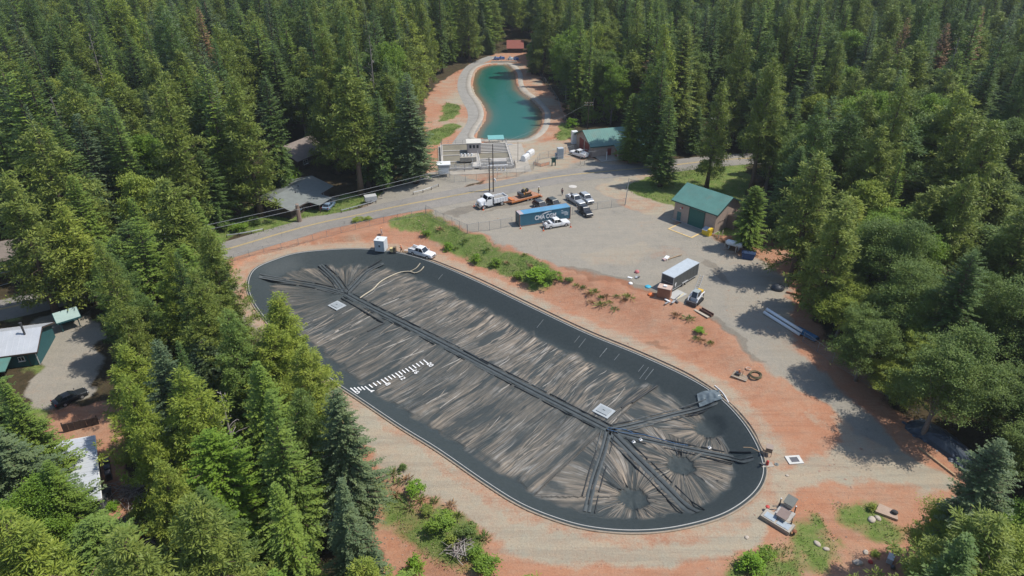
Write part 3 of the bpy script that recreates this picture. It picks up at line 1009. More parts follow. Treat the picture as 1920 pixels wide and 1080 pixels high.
def pad(px, py, q2, label):
    c = cov(px, py)
    t = thing('access_hatch', label, 'hatch', c + Vector((0, 0, .02)), ax_ang, 'square hatches beside the centre channel')
    MB().bx(-1.35, 1.35, -1.15, 1.15, 0, .18).build('base_plate', mat('pale_hatch', (0.36, 0.385, 0.39), 0.6), t, bevel=.04)
    MB().bx(-.95, .95, -.75, .75, .18, .30).build('lid', mat('hatch_lid', (0.28, 0.305, 0.31), 0.55), t, bevel=.04)
    MB().tube((-.2, .0, .36), (.2, .0, .36), .03).build('handle', M_TUBE, t)
ax_ang = math.atan2(ax_u[1], ax_u[0])
pad(632, 574, 0, 'pale square hatch on the liner near the far fan of channels')
pad(1132, 772, 0, 'large pale square hatch on the liner next to the blue straps')
# ------------------------------------------------------------------ trees
def unit(v):
    return v / (np.linalg.norm(v, axis=-1, keepdims=True) + 1e-9)

def leaf_quads(B, D, Lg, Wd, rg, sag=0.0):
    """kite-shaped leaf sprays: base points, directions, lengths, widths"""
    n = len(B)
    up = np.array([0, 0, 1.0]) + rg.normal(0, 0.45, (n, 3))
    S = unit(np.cross(D, up)) * Wd[:, None]
    mid = B + D * (Lg * 0.55)[:, None]
    tip = B + D * Lg[:, None]
    tip[:, 2] -= sag * Lg
    return np.stack([B, mid + S, tip, mid - S], 1).reshape(-1, 3)

def trunk_mesh(name, H, r, m, limbs=(), seed=0):
    rg = random.Random(seed)
    mb = MB()
    rings = []
    ox = oy = 0
    for k in range(7):
        f = k / 6
        rr = r * (1 - f) ** 0.8 * (1.35 if k == 0 else 1) + 0.02
        rings.append([(ox + rr * math.cos(a), oy + rr * math.sin(a), -0.4 + f * H) for a in [2 * math.pi * i / 8 for i in range(8)]])
        ox += rg.uniform(-.012, .012) * H / 6
        oy += rg.uniform(-.012, .012) * H / 6
    mb.loft(rings)
    for a, b, r0 in limbs:
        mb.tube(a, b, r0, r0 * 0.35, 5, cap=False)
    return mb.mesh(name, m, smooth=True, fix=False)

def fir(seed, H, R, leaf, spacing, per, z0=0.08, droop=0.3, taper=0.8, thin=0.0):
    rg = np.random.default_rng(seed)
    B, D, Lg, Wd = [], [], [], []
    z = H * z0
    limbs = []
    ph = rg.uniform(0, 6.28, 4)
    while z < H * 0.995:
        f = (z - H * z0) / (H * (1 - z0))
        nb = max(3, int(per * (1 - 0.45 * f) + rg.uniform(0, 1)))
        a0 = rg.uniform(0, 6.28)
        for b in range(nb):
            if rg.random() < 0.10 + thin:
                continue
            az = a0 + 6.283 * (b + rg.uniform(-.3, .3)) / nb
            lobe = 0.84 + 0.2 * math.sin(2 * az + ph[0] + 5 * f) + 0.13 * math.sin(3 * az + ph[1] - 11 * f)
            L = (R * (1 - f) ** taper * min(1, 0.55 + 2.2 * f) * rg.uniform(0.72, 1.12) * lobe) + 0.15
            d = np.array([math.cos(az), math.sin(az), 0])
            pr = np.array([-d[1], d[0], 0])
            sl = (-droop + (droop + 0.75) * f ** 1.3) + rg.uniform(-.12, .12)
            m = max(2, int(L / (leaf * 0.40)))
            t = (np.arange(m) + rg.uniform(.2, .9, m)) / m
            t = t[t > 0.12 * (L > 1.2)]
            m = len(t)
            if not m:
                continue
            base = np.array([0, 0, z]) + d * (L * t)[:, None]
            base[:, 2] += sl * L * t - 0.10 * L * t * t + 0.07 * L * np.maximum(0, t - .6) * 2
            if L > 1.4 and rg.random() < 0.5:
                limbs.append(((0, 0, z), tuple(np.array([0, 0, z + sl * L * .6]) + d * L * .7), 0.05 + 0.012 * L))
            wl = leaf * (0.65 + 0.8 * np.sin(np.clip((1 - t) * 1.25, 0, 1) * 1.57)) * min(1.15, 0.55 + L * 0.2)
            for s in (-1, 1):
                dr = unit(d * rg.uniform(.35, .9, m)[:, None] + pr * s * rg.uniform(.5, 1., m)[:, None] + np.stack([0 * t, 0 * t, rg.normal(-.10 + 0.35 * f, .2, m)], 1))
                B.append(base); D.append(dr); Lg.append(wl * rg.uniform(.7, 1.25, m)); Wd.append(wl * rg.uniform(.17, .27, m))
            B.append(base[-1:]); D.append(unit(d + np.array([0, 0, .1]))[None]); Lg.append(wl[-1:] * 1.0); Wd.append(wl[-1:] * .25)
        z += spacing * rg.uniform(.7, 1.3) * (1.0 if f < .8 else .75)
    B, D, Lg, Wd = map(np.concatenate, (B, D, Lg, Wd))
    return leaf_quads(B, D, Lg, Wd, rg, 0.12), limbs

def pine(seed, H, R, nbr, clump, nl, leaf, z0=0.22, flat=0.5):
    rg = np.random.default_rng(seed)
    C, limbs = [], []
    ph = rg.uniform(0, 6.28, 4)
    for i in range(nbr):
        f = (i + rg.uniform(0, 1)) / nbr
        f = f ** 0.92
        z = H * (z0 + (1 - z0) * f * 0.97)
        az = i * 2.399 + rg.uniform(-.5, .5)
        L = R * (max(0.0, 1 - f) ** flat) * min(1, .6 + 2 * f) * rg.uniform(.55, 1.15) * (0.9 + .22 * math.sin(2 * az + ph[0] + 3 * f)) + 0.25
        d = np.array([math.cos(az), math.sin(az), 0])
        rise = -0.15 + 0.75 * f + rg.uniform(-.15, .2)
        tip = np.array([0, 0, z]) + d * L + np.array([0, 0, rise * L])
        limbs.append(((0, 0, z), tuple(np.array([0, 0, z]) + d * L * .85 + np.array([0, 0, rise * L * .7])), .04 + .014 * L))
        k = max(1, int(L * 1.9 / clump))
        for j in range(k):
            t = 1 - rg.random() ** 1.5 * .72
            c = np.array([0, 0, z]) + d * L * t + np.array([0, 0, rise * L * t * t]) + rg.normal(0, .2 + .17 * L * (1 - t * .5), 3) * [1, 1, .6]
            C.append(c)
    C.append(np.array([0, 0, H]))
    C = np.array(C)
    n = len(C)
    sz = rg.uniform(.7, 1.25, n) * clump
    D = unit(rg.normal(0, 1, (n, nl, 3)) + [0, 0, .45])
    B = C[:, None, :] + D * (sz[:, None, None] * rg.uniform(0.05, .6, (n, nl, 1)))
    Lg = (leaf * rg.uniform(.7, 1.3, (n, nl)))
    D = unit(D + rg.normal(0, .3, D.shape))
    Wd = Lg * rg.uniform(.09, .15, (n, nl))
    return leaf_quads(B.reshape(-1, 3), D.reshape(-1, 3), Lg.ravel(), Wd.ravel(), rg, 0.05), limbs

def broad(seed, H, R, ncl, nl, leaf, clump=0.95, base=0.22, nlobes=9):
    rg = np.random.default_rng(seed)
    lobes, limbs = [], []
    for i in range(nlobes):
        az = i * 2.399 + rg.uniform(-.4, .4)
        f = (i + .5) / nlobes
        zz = H * (base + .14 + .62 * f) + rg.uniform(-.6, .6)
        rr = R * .62 * math.sin(min(1, .35 + 1.0 * (1 - f)) * 1.57) * rg.uniform(.75, 1.1)
        sr = R * rg.uniform(.38, .58) * (1.0 - .25 * f)
        c = np.array([rr * math.cos(az), rr * math.sin(az), zz])
        lobes.append((c, sr))
        limbs.append(((0, 0, H * base * rg.uniform(.8, 1.6)), tuple(c), .05 + .035 * R * .4))
    lobes.append((np.array([0, 0, H * .84]), R * .5))
    C = []
    while len(C) < ncl:
        c, sr = lobes[rg.integers(len(lobes))]
        d = unit(rg.normal(0, 1, 3) + [0, 0, .35])
        C.append(c + d * sr * [1, 1, .82] * (rg.uniform(.6, 1.12) if rg.random() < .8 else rg.uniform(1.0, 1.4)))
    C = np.array(C)
    n = len(C)
    sz = clump * rg.uniform(.6, 1.3, n)
    P = rg.normal(0, .5, (n, nl, 3)) * [1, 1, .55] * sz[:, None, None]
    B = C[:, None, :] + P
    D = unit(rg.normal(0, 1, (n, nl, 3)) * [1, 1, .55] + [0, 0, -.1])
    Lg = leaf * rg.uniform(.7, 1.35, (n, nl))
    Wd = Lg * rg.uniform(.28, .42, (n, nl))
    return leaf_quads(B.reshape(-1, 3), D.reshape(-1, 3), Lg.ravel(), Wd.ravel(), rg, 0.05), limbs

M_BARK = mat('bark', (0.125, 0.085, 0.06), 0.95, var=0.35, scale=3)
M_BARKG = mat('grey_bark', (0.20, 0.175, 0.15), 0.95, var=0.3, scale=3)
M_DEADW = mat('bleached_dead_wood', (0.33, 0.30, 0.27), 0.9, var=0.3, scale=3)
LEAF = {
    'dark green': leaf_mat('fir_needles', [(0.040, 0.070, 0.020), (0.052, 0.088, 0.023), (0.046, 0.080, 0.026)]),
    'blue-green': leaf_mat('blue_fir_needles', [(0.056, 0.086, 0.044), (0.068, 0.098, 0.048)]),
    'bright green': leaf_mat('cedar_needles', [(0.068, 0.112, 0.020), (0.086, 0.132, 0.024), (0.074, 0.118, 0.028)]),
    'olive green': leaf_mat('pine_needles', [(0.076, 0.106, 0.022), (0.094, 0.124, 0.027)]),
    'yellow-green': leaf_mat('young_pine_needles', [(0.105, 0.144, 0.022), (0.125, 0.158, 0.030)]),
    'fresh green': leaf_mat('maple_leaves', [(0.076, 0.136, 0.018), (0.092, 0.150, 0.022)], trans=.35),
    'deep green': leaf_mat('oak_leaves', [(0.052, 0.086, 0.022), (0.068, 0.104, 0.027)], trans=.3),
    'rust brown': leaf_mat('dead_needles', [(0.13, 0.085, 0.048), (0.15, 0.095, 0.05)], trans=.1),
    'vivid green': leaf_mat('new_leaves', [(0.085, 0.165, 0.016), (0.10, 0.18, 0.018)], trans=.35),
}
PROTO = {}

def proto(key, gen, H, R, r_tr, bark):
    V, limbs = gen
    me = np_mesh('crown', V, np.arange(len(V)).reshape(-1, 4), [LEAF['dark green']])
    tr = trunk_mesh('trunk', H * .97, r_tr, bark, limbs, len(PROTO))
    PROTO.setdefault(key, []).append((me, tr, H, R))
for s in range(5):
    proto('fir', fir(10 + s, 30, (4.6, 5.4, 3.9, 4.9, 5.8)[s], .50, .50, 9, droop=(.35, .25, .4, .2, .3)[s], taper=(.8, .7, .9, .75, .65)[s], thin=(0, .05, .1, 0, .15)[s]), 30, 4.6, .42, M_BARK)
for s in range(3):
    proto('fir_near', fir(30 + s, 28, (5.0, 4.4, 5.6)[s], .36, .36, 10, droop=.28, taper=(.75, .85, .62)[s]), 28, 4.6, .42, M_BARK)
for s in range(4):
    proto('pine', pine(50 + s, 29, (4.8, 4.2, 5.4, 4.6)[s], (90, 80, 100, 90)[s], .95, 34, .62, z0=(.14, .22, .10, .30)[s], flat=.66), 29, 4.6, .45, M_BARK)
for s in range(3):
    proto('pine_near', pine(70 + s, 26, (5.0, 4.6, 5.4)[s], (130, 115, 140)[s], .78, 62, .36, z0=.07, flat=.72), 26, 5, .42, M_BARK)
for s in range(4):
    proto('broad', broad(90 + s, 17, (6, 5.4, 6.6, 5.8)[s], 460, 44, .34), 17, 6, .35, M_BARKG)
for s in range(3):
    proto('broad_near', broad(110 + s, 16, (5.6, 6.2, 5.2)[s], 640, 68, .21, .9), 16, 5.8, .32, M_BARKG)
for s in range(3):
    proto('shrub', broad(130 + s, 2.2, 1.4, 60, 22, .22, .38, base=0.05, nlobes=6), 2.2, 1.4, .05, M_BARKG)
def weed(seed):
    rg = np.random.default_rng(seed)
    n = 90
    B = np.concatenate([rg.normal(0, .22, (n, 2)), np.zeros((n, 1))], 1)
    D = unit(B * [2.2, 2.2, 0] + rg.normal(0, .3, (n, 3)) + [0, 0, 1.0])
    Lg = rg.uniform(.3, 1.0, n)
    return leaf_quads(B, D, Lg, Lg * rg.uniform(.05, .1, n), rg, .15), []
for s in range(3):
    proto('weed', weed(170 + s), 1.0, .6, .02, M_BARKG)
for s in range(2):
    proto('sapling', fir(140 + s, 6, 1.5, .38, .3, 6, z0=.04), 6, 1.5, .09, M_BARK)

NAMES = {'fir': ('fir_tree', 'fir tree'), 'pine': ('pine_tree', 'pine tree'), 'broad': ('broadleaf_tree', 'broadleaf tree'), 'shrub': ('shrub', 'shrub'), 'weed': ('weed_tuft', 'weed'), 'sapling': ('young_conifer', 'young conifer')}

def plant(kind, x, y, H, R, tone, label, group=None, seed=0, z=None, near=False):
    rg = random.Random(seed)
    key = kind + '_near' if near and kind + '_near' in PROTO else kind
    crown, trunk, H0, R0 = rg.choice(PROTO[key])
    nm, cat = NAMES[kind]
    t = thing(nm, label, cat, (x, y, gz(x, y) if z is None else z), rg.uniform(0, 6.28), group)
    s = H / H0
    sx = R / R0
    t.scale = (sx, sx * rg.uniform(.92, 1.08), s)
    t.rotation_euler = (rg.uniform(-.025, .025), rg.uniform(-.025, .025), rg.uniform(0, 6.28))
    link(bpy.data.objects.new('trunk', trunk), t)
    c = link(bpy.data.objects.new('crown', crown), t)
    c.material_slots[0].link = 'OBJECT'
    c.material_slots[0].material = LEAF[tone]
    return t

def top_xy(px, py, H):
    z = H
    for _ in range(8):
        p = at_z(px, py, z)
        z = H + gz(p[0], p[1])
    return p

# what must stay in view: outlines in the photograph that no wild tree may cover
CLEAR = [np.array(p, float) for p in (
    [(425, 474), (436, 440), (462, 418), (486, 380), (496, 352), (560, 318), (612, 312), (640, 345), (642, 375), (700, 368), (722, 346), (790, 340), (806, 325), (803, 298), (806, 268), (806, 240),
     (798, 205), (812, 165), (850, 132), (900, 112), (930, 100), (946, 78), (988, 78), (992, 108), (1006, 134), (1022, 160), (1052, 190), (1056, 220), (1044, 258), (1066, 240), (1140, 236), (1180, 245),
     (1180, 300), (1165, 330), (1215, 345), (1262, 360), (1275, 342), (1392, 366), (1420, 366), (1470, 400), (1488, 440), (1490, 520), (1488, 585), (1425, 590), (1420, 620), (1440, 660),
     (1520, 700), (1570, 745), (1680, 800), (1810, 895), (1815, 930), (1735, 985), (1700, 1040), (1650, 1090), (790, 1090), (755, 1060), (722, 960), (690, 830), (620, 720), (590, 610), (500, 560), (460, 520)],
    [(0, 540), (122, 532), (132, 590), (150, 640), (156, 800), (100, 815), (62, 770), (22, 715), (0, 710)],
    [(96, 815), (166, 812), (184, 925), (235, 935), (215, 985), (178, 950), (150, 930), (100, 830)],
    [(0, 455), (80, 455), (80, 500), (0, 530)],
    [(510, 268), (585, 268), (585, 320), (510, 340)],
    [(1330, 215), (1372, 215), (1372, 240), (1330, 240)], [(1310, 308), (1395, 308), (1395, 360), (1310, 345)])]

def silhouettes(x, y, z0, H, R, kind_i):
    f = np.array([0.0, .12, .25, .4, .55, .7, .85, 1.0])
    wf = np.array([[.1, .9, .95, .8, .6, .42, .22, .03], [.1, .3, .9, 1, .9, .75, .5, .1], [.1, .3, .9, 1.1, 1.1, 1., .75, .3]])[kind_i]
    X = x[:, None, None] + np.array([-1, 0, 1])[None, :, None] * wf[:, None, :] * R[:, None, None]
    Zs = np.broadcast_to((z0[:, None] + f[None] * H[:, None])[:, None, :], X.shape)
    px, py, _ = to_px(X, np.broadcast_to(y[:, None, None], X.shape), Zs)
    hit = np.zeros(px.shape, bool)
    for P in CLEAR:
        lo, hi = P.min(0), P.max(0)
        k = (px > lo[0]) & (px < hi[0]) & (py > lo[1]) & (py < hi[1])
        hit[k] |= inside(px[k], py[k], P)
    return hit.any((1, 2))

SITE_BLOCK = [(at(*p)[:2], r) for p, r in (((560, 372), 12), ((40, 660), 9), ((150, 870), 9), ((967, 100), 7), ((1320, 400), 9), ((1130, 285), 12), ((40, 490), 9), ((555, 300), 8))]
LANDMARKS = [(n, at(*p)) for n, p in (('grey house', (560, 372)), ('teal pond', (945, 200)), ('garage', (1325, 410)), ('red hut', (967, 98)), ('teal cabin', (40, 670)),
             ('control building', (1130, 285)), ('filter basins', (880, 310)), ('grey cargo trailer', (1275, 530)), ('reservoir', (900, 700)), ('pale roof', (150, 890)),
             ('propane tank', (1390, 455)), ('rubble heap', (1750, 820)), ('concrete slab', (1660, 950)), ('brown house', (555, 300)), ('white pipes', (1465, 600)))]

def where(x, y):
    n, p = min(LANDMARKS, key=lambda q_: (q_[1].x - x) ** 2 + (q_[1].y - y) ** 2)
    dx, dy = x - p.x, y - p.y
    d = math.hypot(dx, dy)
    far = 'close' if d < 22 else 'some way' if d < 55 else 'well' if d < 110 else 'far'
    if dy > abs(dx) * .8:
        rel = 'beyond'
    elif dy < -abs(dx) * .8:
        rel = 'before'
    elif dx < 0:
        rel = 'left of'
    else:
        rel = 'right of'
    return f'{far} {rel} the {n}'

TREES = []          # x, y, H, R, kind, tone, label, group, near
def hand(kind, px, py, H, R, tone, label, near=False):
    p = top_xy(px, py, H)
    TREES.append([p[0], p[1], H, R, kind, tone, label, None, near])
HAND = [
    ('pine', 188, 452, 27, 4.6, 'olive green', 'round-crowned olive pine by the road above the gravel drive'),
    ('pine', 378, 430, 24, 5.2, 'olive green', 'broad olive pine overlapping the upper end of the reservoir'),
    ('fir', 322, 470, 24, 3.2, 'dark green', 'slender dark fir squeezed between two round pines near the road'),
    ('pine', 520, 555, 20, 6.2, 'yellow-green', 'big bushy yellow-green conifer covering the reservoir edge'),
    ('pine', 432, 585, 21, 5.4, 'bright green', 'green conifer on the cabin side of the bushy yellow-green one by the reservoir'),
    ('pine', 572, 650, 19, 5.0, 'yellow-green', 'yellow-green conifer leaning over the pale reservoir track'),
    ('fir', 622, 735, 22, 4.6, 'blue-green', 'blue-green fir standing beside the bare near bank of the reservoir'),
    ('fir', 500, 740, 25, 5.0, 'bright green', 'wide bright green conifer in the middle of the near tree clump'),
    ('pine', 245, 705, 24, 4.6, 'yellow-green', 'yellow-green pine beside the pale metal roof'),
    ('fir', 340, 640, 24, 3.6, 'dark green', 'dark conifer hung with pale bare limbs behind the yellow-green pine'),
    ('pine', 300, 860, 20, 3.6, 'yellow-green', 'bushy yellow-green pine next to the grey brush pile'),
    ('fir', 520, 905, 21, 4.6, 'bright green', 'bright green conifer at the bottom edge below the tree clump'),
    ('fir', 640, 900, 20, 4.4, 'blue-green', 'blue-green conifer above the weedy bank at the bottom'),
    ('fir', 12, 712, 20, 5.0, 'bright green', 'bright green conifer beneath the teal cabin at the picture edge'),
    ('fir', 84, 868, 18, 4.6, 'bright green', 'bright green conifer lapping the pale metal roof of the shed'),
    ('broad', 30, 930, 15, 4.6, 'fresh green', 'leafy crown in the bottom corner below the conifers'),
    ('fir', 150, 985, 15, 4.4, 'bright green', 'bright green conifer at the bottom beside the orange scrap'),
    ('fir', 1880, 830, 20, 4.4, 'blue-green', 'blue-green fir rising past the rubble heap'),
    ('broad', 1800, 970, 10, 4.0, 'yellow-green', 'low yellow-green tree in front of the gravel heap'),
    ('broad', 1870, 1000, 11, 4.4, 'deep green', 'deep green tree at the bottom corner by the gravel heap'),
    ('broad', 1765, 1050, 7, 2.6, 'dark green', 'dark leafy tree beside the dented grey box'),
    ('broad', 1800, 640, 16, 6.0, 'deep green', 'grey-green rounded oak leaning towards the rubble heap'),
    ('broad', 1690, 420, 17, 6.6, 'deep green', 'huge domed oak behind the stored pipes'),
    ('pine', 1590, 375, 22, 5.4, 'olive green', 'bushy olive pine shading the end of the stored pipes'),
    ('broad', 1720, 520, 15, 5.6, 'deep green', 'broad oak above the shaded track'),
    ('broad', 1640, 600, 11, 4.4, 'deep green', 'dark oak overhanging the shaded track next to the pipes'),
    ('fir', 1830, 470, 22, 4.6, 'dark green', 'dark fir poking above the oaks'),
    ('fir', 1420, 348, 13.5, 4.3, 'bright green', 'dense bright green cedar standing between the garage and the propane tank'),
    ('fir', 1505, 275, 20, 4.6, 'dark green', 'dark fir behind the cedar and propane tank'),
    ('pine', 1540, 290, 24, 4.6, 'olive green', 'olive pine behind the parked dark tarp'),
    ('fir', 1560, 180, 26, 4.5, 'dark green', 'tall dark fir on the slope behind the garage lawn'),
    ('broad', 1640, 185, 22, 7, 'fresh green', 'great fresh green tree dome above the garage lawn'),
    ('broad', 1780, 210, 22, 7, 'deep green', 'wide green tree dome among the firs'),
    ('fir', 1190, 175, 18.5, 3.4, 'bright green', 'cedar with a bare lower trunk standing at the road beside the control building'),
    ('fir', 1285, 45, 33, 5.6, 'olive green', 'towering olive conifer behind the garage'),
    ('fir', 1235, 110, 27, 4.2, 'bright green', 'tall green conifer at the road behind the control building'),
    ('pine', 1400, 60, 31, 4.2, 'olive green', 'tall thin pine on the far side of the garage lawn'),
    ('pine', 1355, 150, 26, 3.6, 'olive green', 'thin pine with a bare trunk on the garage lawn'),
    ('fir', 1250, 95, 30, 3.8, 'dark green', 'dark conifer beyond the control building roof'),
    ('pine', 598, 52, 36, 6.2, 'olive green', 'towering olive pine whose trunk crosses the grey-roofed house'),
    ('pine', 650, 130, 30, 5.4, 'olive green', 'full olive pine beside the grey-roofed house at the road'),
    ('fir', 765, 135, 27, 5.0, 'blue-green', 'large blue-green conifer at the road beside the filter basins'),
    ('fir', 705, 170, 24, 4.0, 'dark green', 'dark fir between the road pine and the filter basins'),
    ('pine', 440, 150, 31, 5.0, 'olive green', 'tall olive pine with a bare trunk in front of the grey-roofed house'),
    ('fir', 385, 120, 34, 4.6, 'bright green', 'tall bright green conifer standing left of the grey-roofed house'),
    ('pine', 300, 160, 32, 4.8, 'olive green', 'olive pine standing above the road bend'),
    ('fir', 200, 190, 30, 4.6, 'bright green', 'green conifer with bleached lower limbs above the road bend'),
    ('pine', 60, 235, 30, 5, 'olive green', 'tall pine over the dark-roofed house by the road'),
    ('pine', 5, 330, 26, 4.2, 'olive green', 'leaning pine trunk at the roadside in front of the dark-roofed house'),
    ('fir', 130, 330, 22, 4.2, 'bright green', 'bright green conifer behind the roadside bushes'),
    ('broad', 250, 330, 19, 4.4, 'yellow-green', 'yellow-green tree above the hidden road bend'),
    ('fir', 490, 130, 30, 3.6, 'dark green', 'dark narrow fir behind the grey-roofed house'),
    ('fir', 1000, 70, 14, 4, 'bright green', 'green tree beside the red-roofed hut'),
    ('broad', 1003, 84, 10, 3.4, 'fresh green', 'fresh green tree hiding the corner of the red-roofed hut'),
    ('fir', 1700, 32, 31, 4.0, 'rust brown', 'dying rust brown conifer in the forest above the garage lawn'),
    ('fir', 1640, 20, 33, 3.6, 'blue-green', 'grey-green thinning conifer beside the rust brown one'),
]
for k, px, py, H, R, tone, lab in HAND:
    if py < 340 and k != 'broad' and 'rust' not in tone:
        R *= 1.32
    near = 'cedar' in lab or 'towering' in lab or py > 540 or (px < 500 and py > 400) or (px > 1540 and py > 380)
    hand(k, px, py, H, R, tone, lab, near)

def fill(y0, y1, sp, seed):
    rg = np.random.default_rng(seed)
    ys = np.arange(y0, y1, sp)
    for y in ys:
        lim = (math.hypot(y, CAMH)) * 0.80 + 22
        for x in np.arange(-lim, lim, sp):
            yield x + rg.uniform(-.45, .45) * sp, y + rg.uniform(-.45, .45) * sp, rg.random(6)
hx = np.array([[t[0], t[1], t[3]] for t in TREES])
cand = list(fill(30, 330, 7.2, 3)) + list(fill(330, 520, 8.0, 4)) + list(fill(520, 900, 10.0, 5))
cx_ = np.array([c[0] for c in cand])
cy_ = np.array([c[1] for c in cand])
cz_ = hgt(cx_, cy_)
road_d = seg_dist(cx_, cy_, ROADC[::4], closed=False)
vn1, vn2 = vnoise(cx_, cy_, 26, 41), vnoise(cx_, cy_, 60, 42)
WILD = []
edge_d = np.minimum(sdf(cx_, cy_, Z_YARD), sdf(cx_, cy_, Z_TRACK))
for i, (x, y, r) in enumerate(cand):
    if road_d[i] < 6.5 or np.hypot(hx[:, 0] - x, hx[:, 1] - y).min() < 3.6:
        continue
    if any(math.hypot(x - c[0], y - c[1]) < rad for c, rad in SITE_BLOCK):
        continue
    right = float(sstep(25, 45, x) * sstep(190, 150, y))
    pb = 0.10 + 0.5 * right + 0.25 * float(vn1[i] > .66)
    if r[0] < pb:
        kind, H, R = 'broad', 11 + 9 * r[1] + (4 if y > 200 else 0), 3.8 + 2.4 * r[2]
        tone = 'fresh green' if r[3] < .3 else 'yellow-green' if r[3] < .4 else 'deep green'
    elif r[0] < pb + 0.30:
        kind, H, R = 'pine', 21 + 15 * r[1] ** 1.3, 4.6 + 2.8 * r[2]
        tone = 'olive green' if r[3] < .7 else 'yellow-green' if r[3] < .8 else 'dark green'
    else:
        kind, H, R = 'fir', 17 + 20 * r[1] ** 1.2, 4.0 + 3.4 * r[2]
        tone = 'dark green' if r[3] < .38 else 'bright green' if r[3] < .78 else 'blue-green' if r[3] < .98 else 'rust brown'
    if tone == 'rust brown' and y < 200:
        tone = 'bright green'
    if y < 125 and x > 25:
        H *= .8 * (.62 if edge_d[i] < 11 else 1)
        R *= .85 if edge_d[i] < 11 else 1
        if edge_d[i] < 5:
            continue
    if y < 120 and x < 10:
        if kind == 'broad' and r[5] < .75:
            kind, H, R = 'fir' if r[5] < .45 else 'pine', 19 + 7 * r[1], 4.2 + 1.6 * r[2]
        H *= .82
        if tone in ('dark green', 'deep green') and r[4] < .7:
            tone = 'bright green' if kind != 'broad' else 'fresh green'
        if kind == 'pine' and r[4] < .35:
            tone = 'yellow-green'
    WILD.append([x, y, H, R, kind, tone, None, None, y < 95, cz_[i]])
wa = np.array([[t[0], t[1], t[2], t[3], t[9]] for t in WILD])
wk = np.array([('fir', 'pine', 'broad').index(t[4]) for t in WILD])
wok = np.zeros(len(WILD))
for s, rs in ((1.0, 1.0), (.75, .9), (.52, .75)):
    todo = np.where(wok == 0)[0]
    h = silhouettes(wa[todo, 0], wa[todo, 1], wa[todo, 4], wa[todo, 2] * s, wa[todo, 3] * rs, wk[todo])
    for j in todo[~h]:
        wok[j] = 1
        WILD[j][2] *= s
        WILD[j][3] *= rs
TREES += [t[:9] for t, k in zip(WILD, wok) if k]

tx, ty, tdep = to_px([t[0] for t in TREES], [t[1] for t in TREES], [gz(t[0], t[1]) + t[2] * .7 for t in TREES])
size = np.array([t[2] for t in TREES]) * FPX / tdep
vis = (tx > -60) & (tx < 1980) & (ty > -40) & (ty < 1180)
quota = {'fir': 290, 'pine': 250, 'broad': 250}
STUFF = []
order = sorted(range(len(TREES)), key=lambda i: -(size[i] * (1 if vis[i] else .2) + (1e5 if TREES[i][6] else 0)))
PLANTED = []
for i in order:
    x, y, H, R, kind, tone, lab, grp, near = TREES[i]
    if quota[kind] <= 0 or (not vis[i] and not lab):
        STUFF.append(i)
        continue
    quota[kind] -= 1
    if lab is None:
        sz = ('towering' if H > 29 else 'tall' if H > 22 else 'medium' if H > 14 else 'short')
        w = where(x, y)
        lab = f'{sz} {tone} {NAMES[kind][1]} {w}'
        grp = f'{NAMES[kind][1]}s {w}'
    PLANTED.append([i, lab, grp])
same = {}
for q_ in PLANTED:
    same.setdefault(q_[1], []).append(q_)
ORD = 'first second third fourth fifth sixth seventh eighth ninth tenth eleventh twelfth thirteenth fourteenth fifteenth sixteenth'.split()
for lab, qs in same.items():
    if 1 < len(qs) <= 16:
        for k, q_ in enumerate(sorted(qs, key=lambda v: tx[v[0]])):
            q_[1] = f'{lab}, {ORD[k]} from left'
for i, lab, grp in PLANTED:
    x, y, H, R, kind, tone, _, _, near = TREES[i]
    plant(kind, x, y, H, R, tone, lab, grp, seed=i, near=near)

# the far forest that reads as one mass: one object, its trees set on points
fcol = bpy.data.collections.new('forest_kinds')
tones = {'fir': ['dark green', 'bright green', 'blue-green', 'rust brown'], 'pine': ['olive green', 'yellow-green', 'dark green'], 'broad': ['deep green', 'fresh green', 'yellow-green']}
kinds = []
def joined(crown, trunk, tone, nm):
    nv, ntv = len(crown.vertices), len(trunk.vertices)
    a = np.empty(nv * 3, np.float32)
    crown.vertices.foreach_get('co', a)
    q_ = np.arange(nv).reshape(-1, 4)
    me_ = np_mesh(nm, a.reshape(-1, 3), q_, [LEAF[tone]])
    return me_
kidx = {}
def kind_of(k, tn):
    if (k, tn) not in kidx:
        for v in range(2):
            crown, trunk, H0, R0 = PROTO[k][(v * 2 + len(kinds)) % len(PROTO[k])]
            o = bpy.data.objects.new('k%03d' % len(kinds), joined(crown, trunk, tn, 'forest_kind'))
            fcol.objects.link(o)
            kidx.setdefault((k, tn), []).append((len(kinds), H0, R0))
            kinds.append(o)
    return kidx[(k, tn)]
pv, pi, ps, pr = [], [], [], []
rg = random.Random(9)
for i in STUFF:
    x, y, H, R, kind, tone = TREES[i][:6]
    idx, H0, R0 = rg.choice(kind_of(kind, tone))
    pv.append((x, y, gz(x, y) - .3))
    pi.append(idx)
    ps.append((R / R0, R / R0, H / H0))
    pr.append((0, 0, rg.uniform(0, 6.28)))
me = bpy.data.meshes.new('forest')
me.from_pydata(pv, [], [])
for nm, tp, arr, fld in (('kind_i', 'INT', pi, 'value'), ('tree_scale', 'FLOAT_VECTOR', ps, 'vector'), ('tree_rot', 'FLOAT_VECTOR', pr, 'vector')):
    a = me.attributes.new(nm, tp, 'POINT')
    a.data.foreach_set(fld, np.array(arr, np.int32 if tp == 'INT' else np.float32).ravel())
forest = link(bpy.data.objects.new('forest', me))
tag(forest, 'dense conifer forest running to the top of the picture', 'forest', kind='stuff')
ng = bpy.data.node_groups.new('forest_nodes', 'GeometryNodeTree')
ng.interface.new_socket('Geometry', in_out='INPUT', socket_type='NodeSocketGeometry')
ng.interface.new_socket('Geometry', in_out='OUTPUT', socket_type='NodeSocketGeometry')
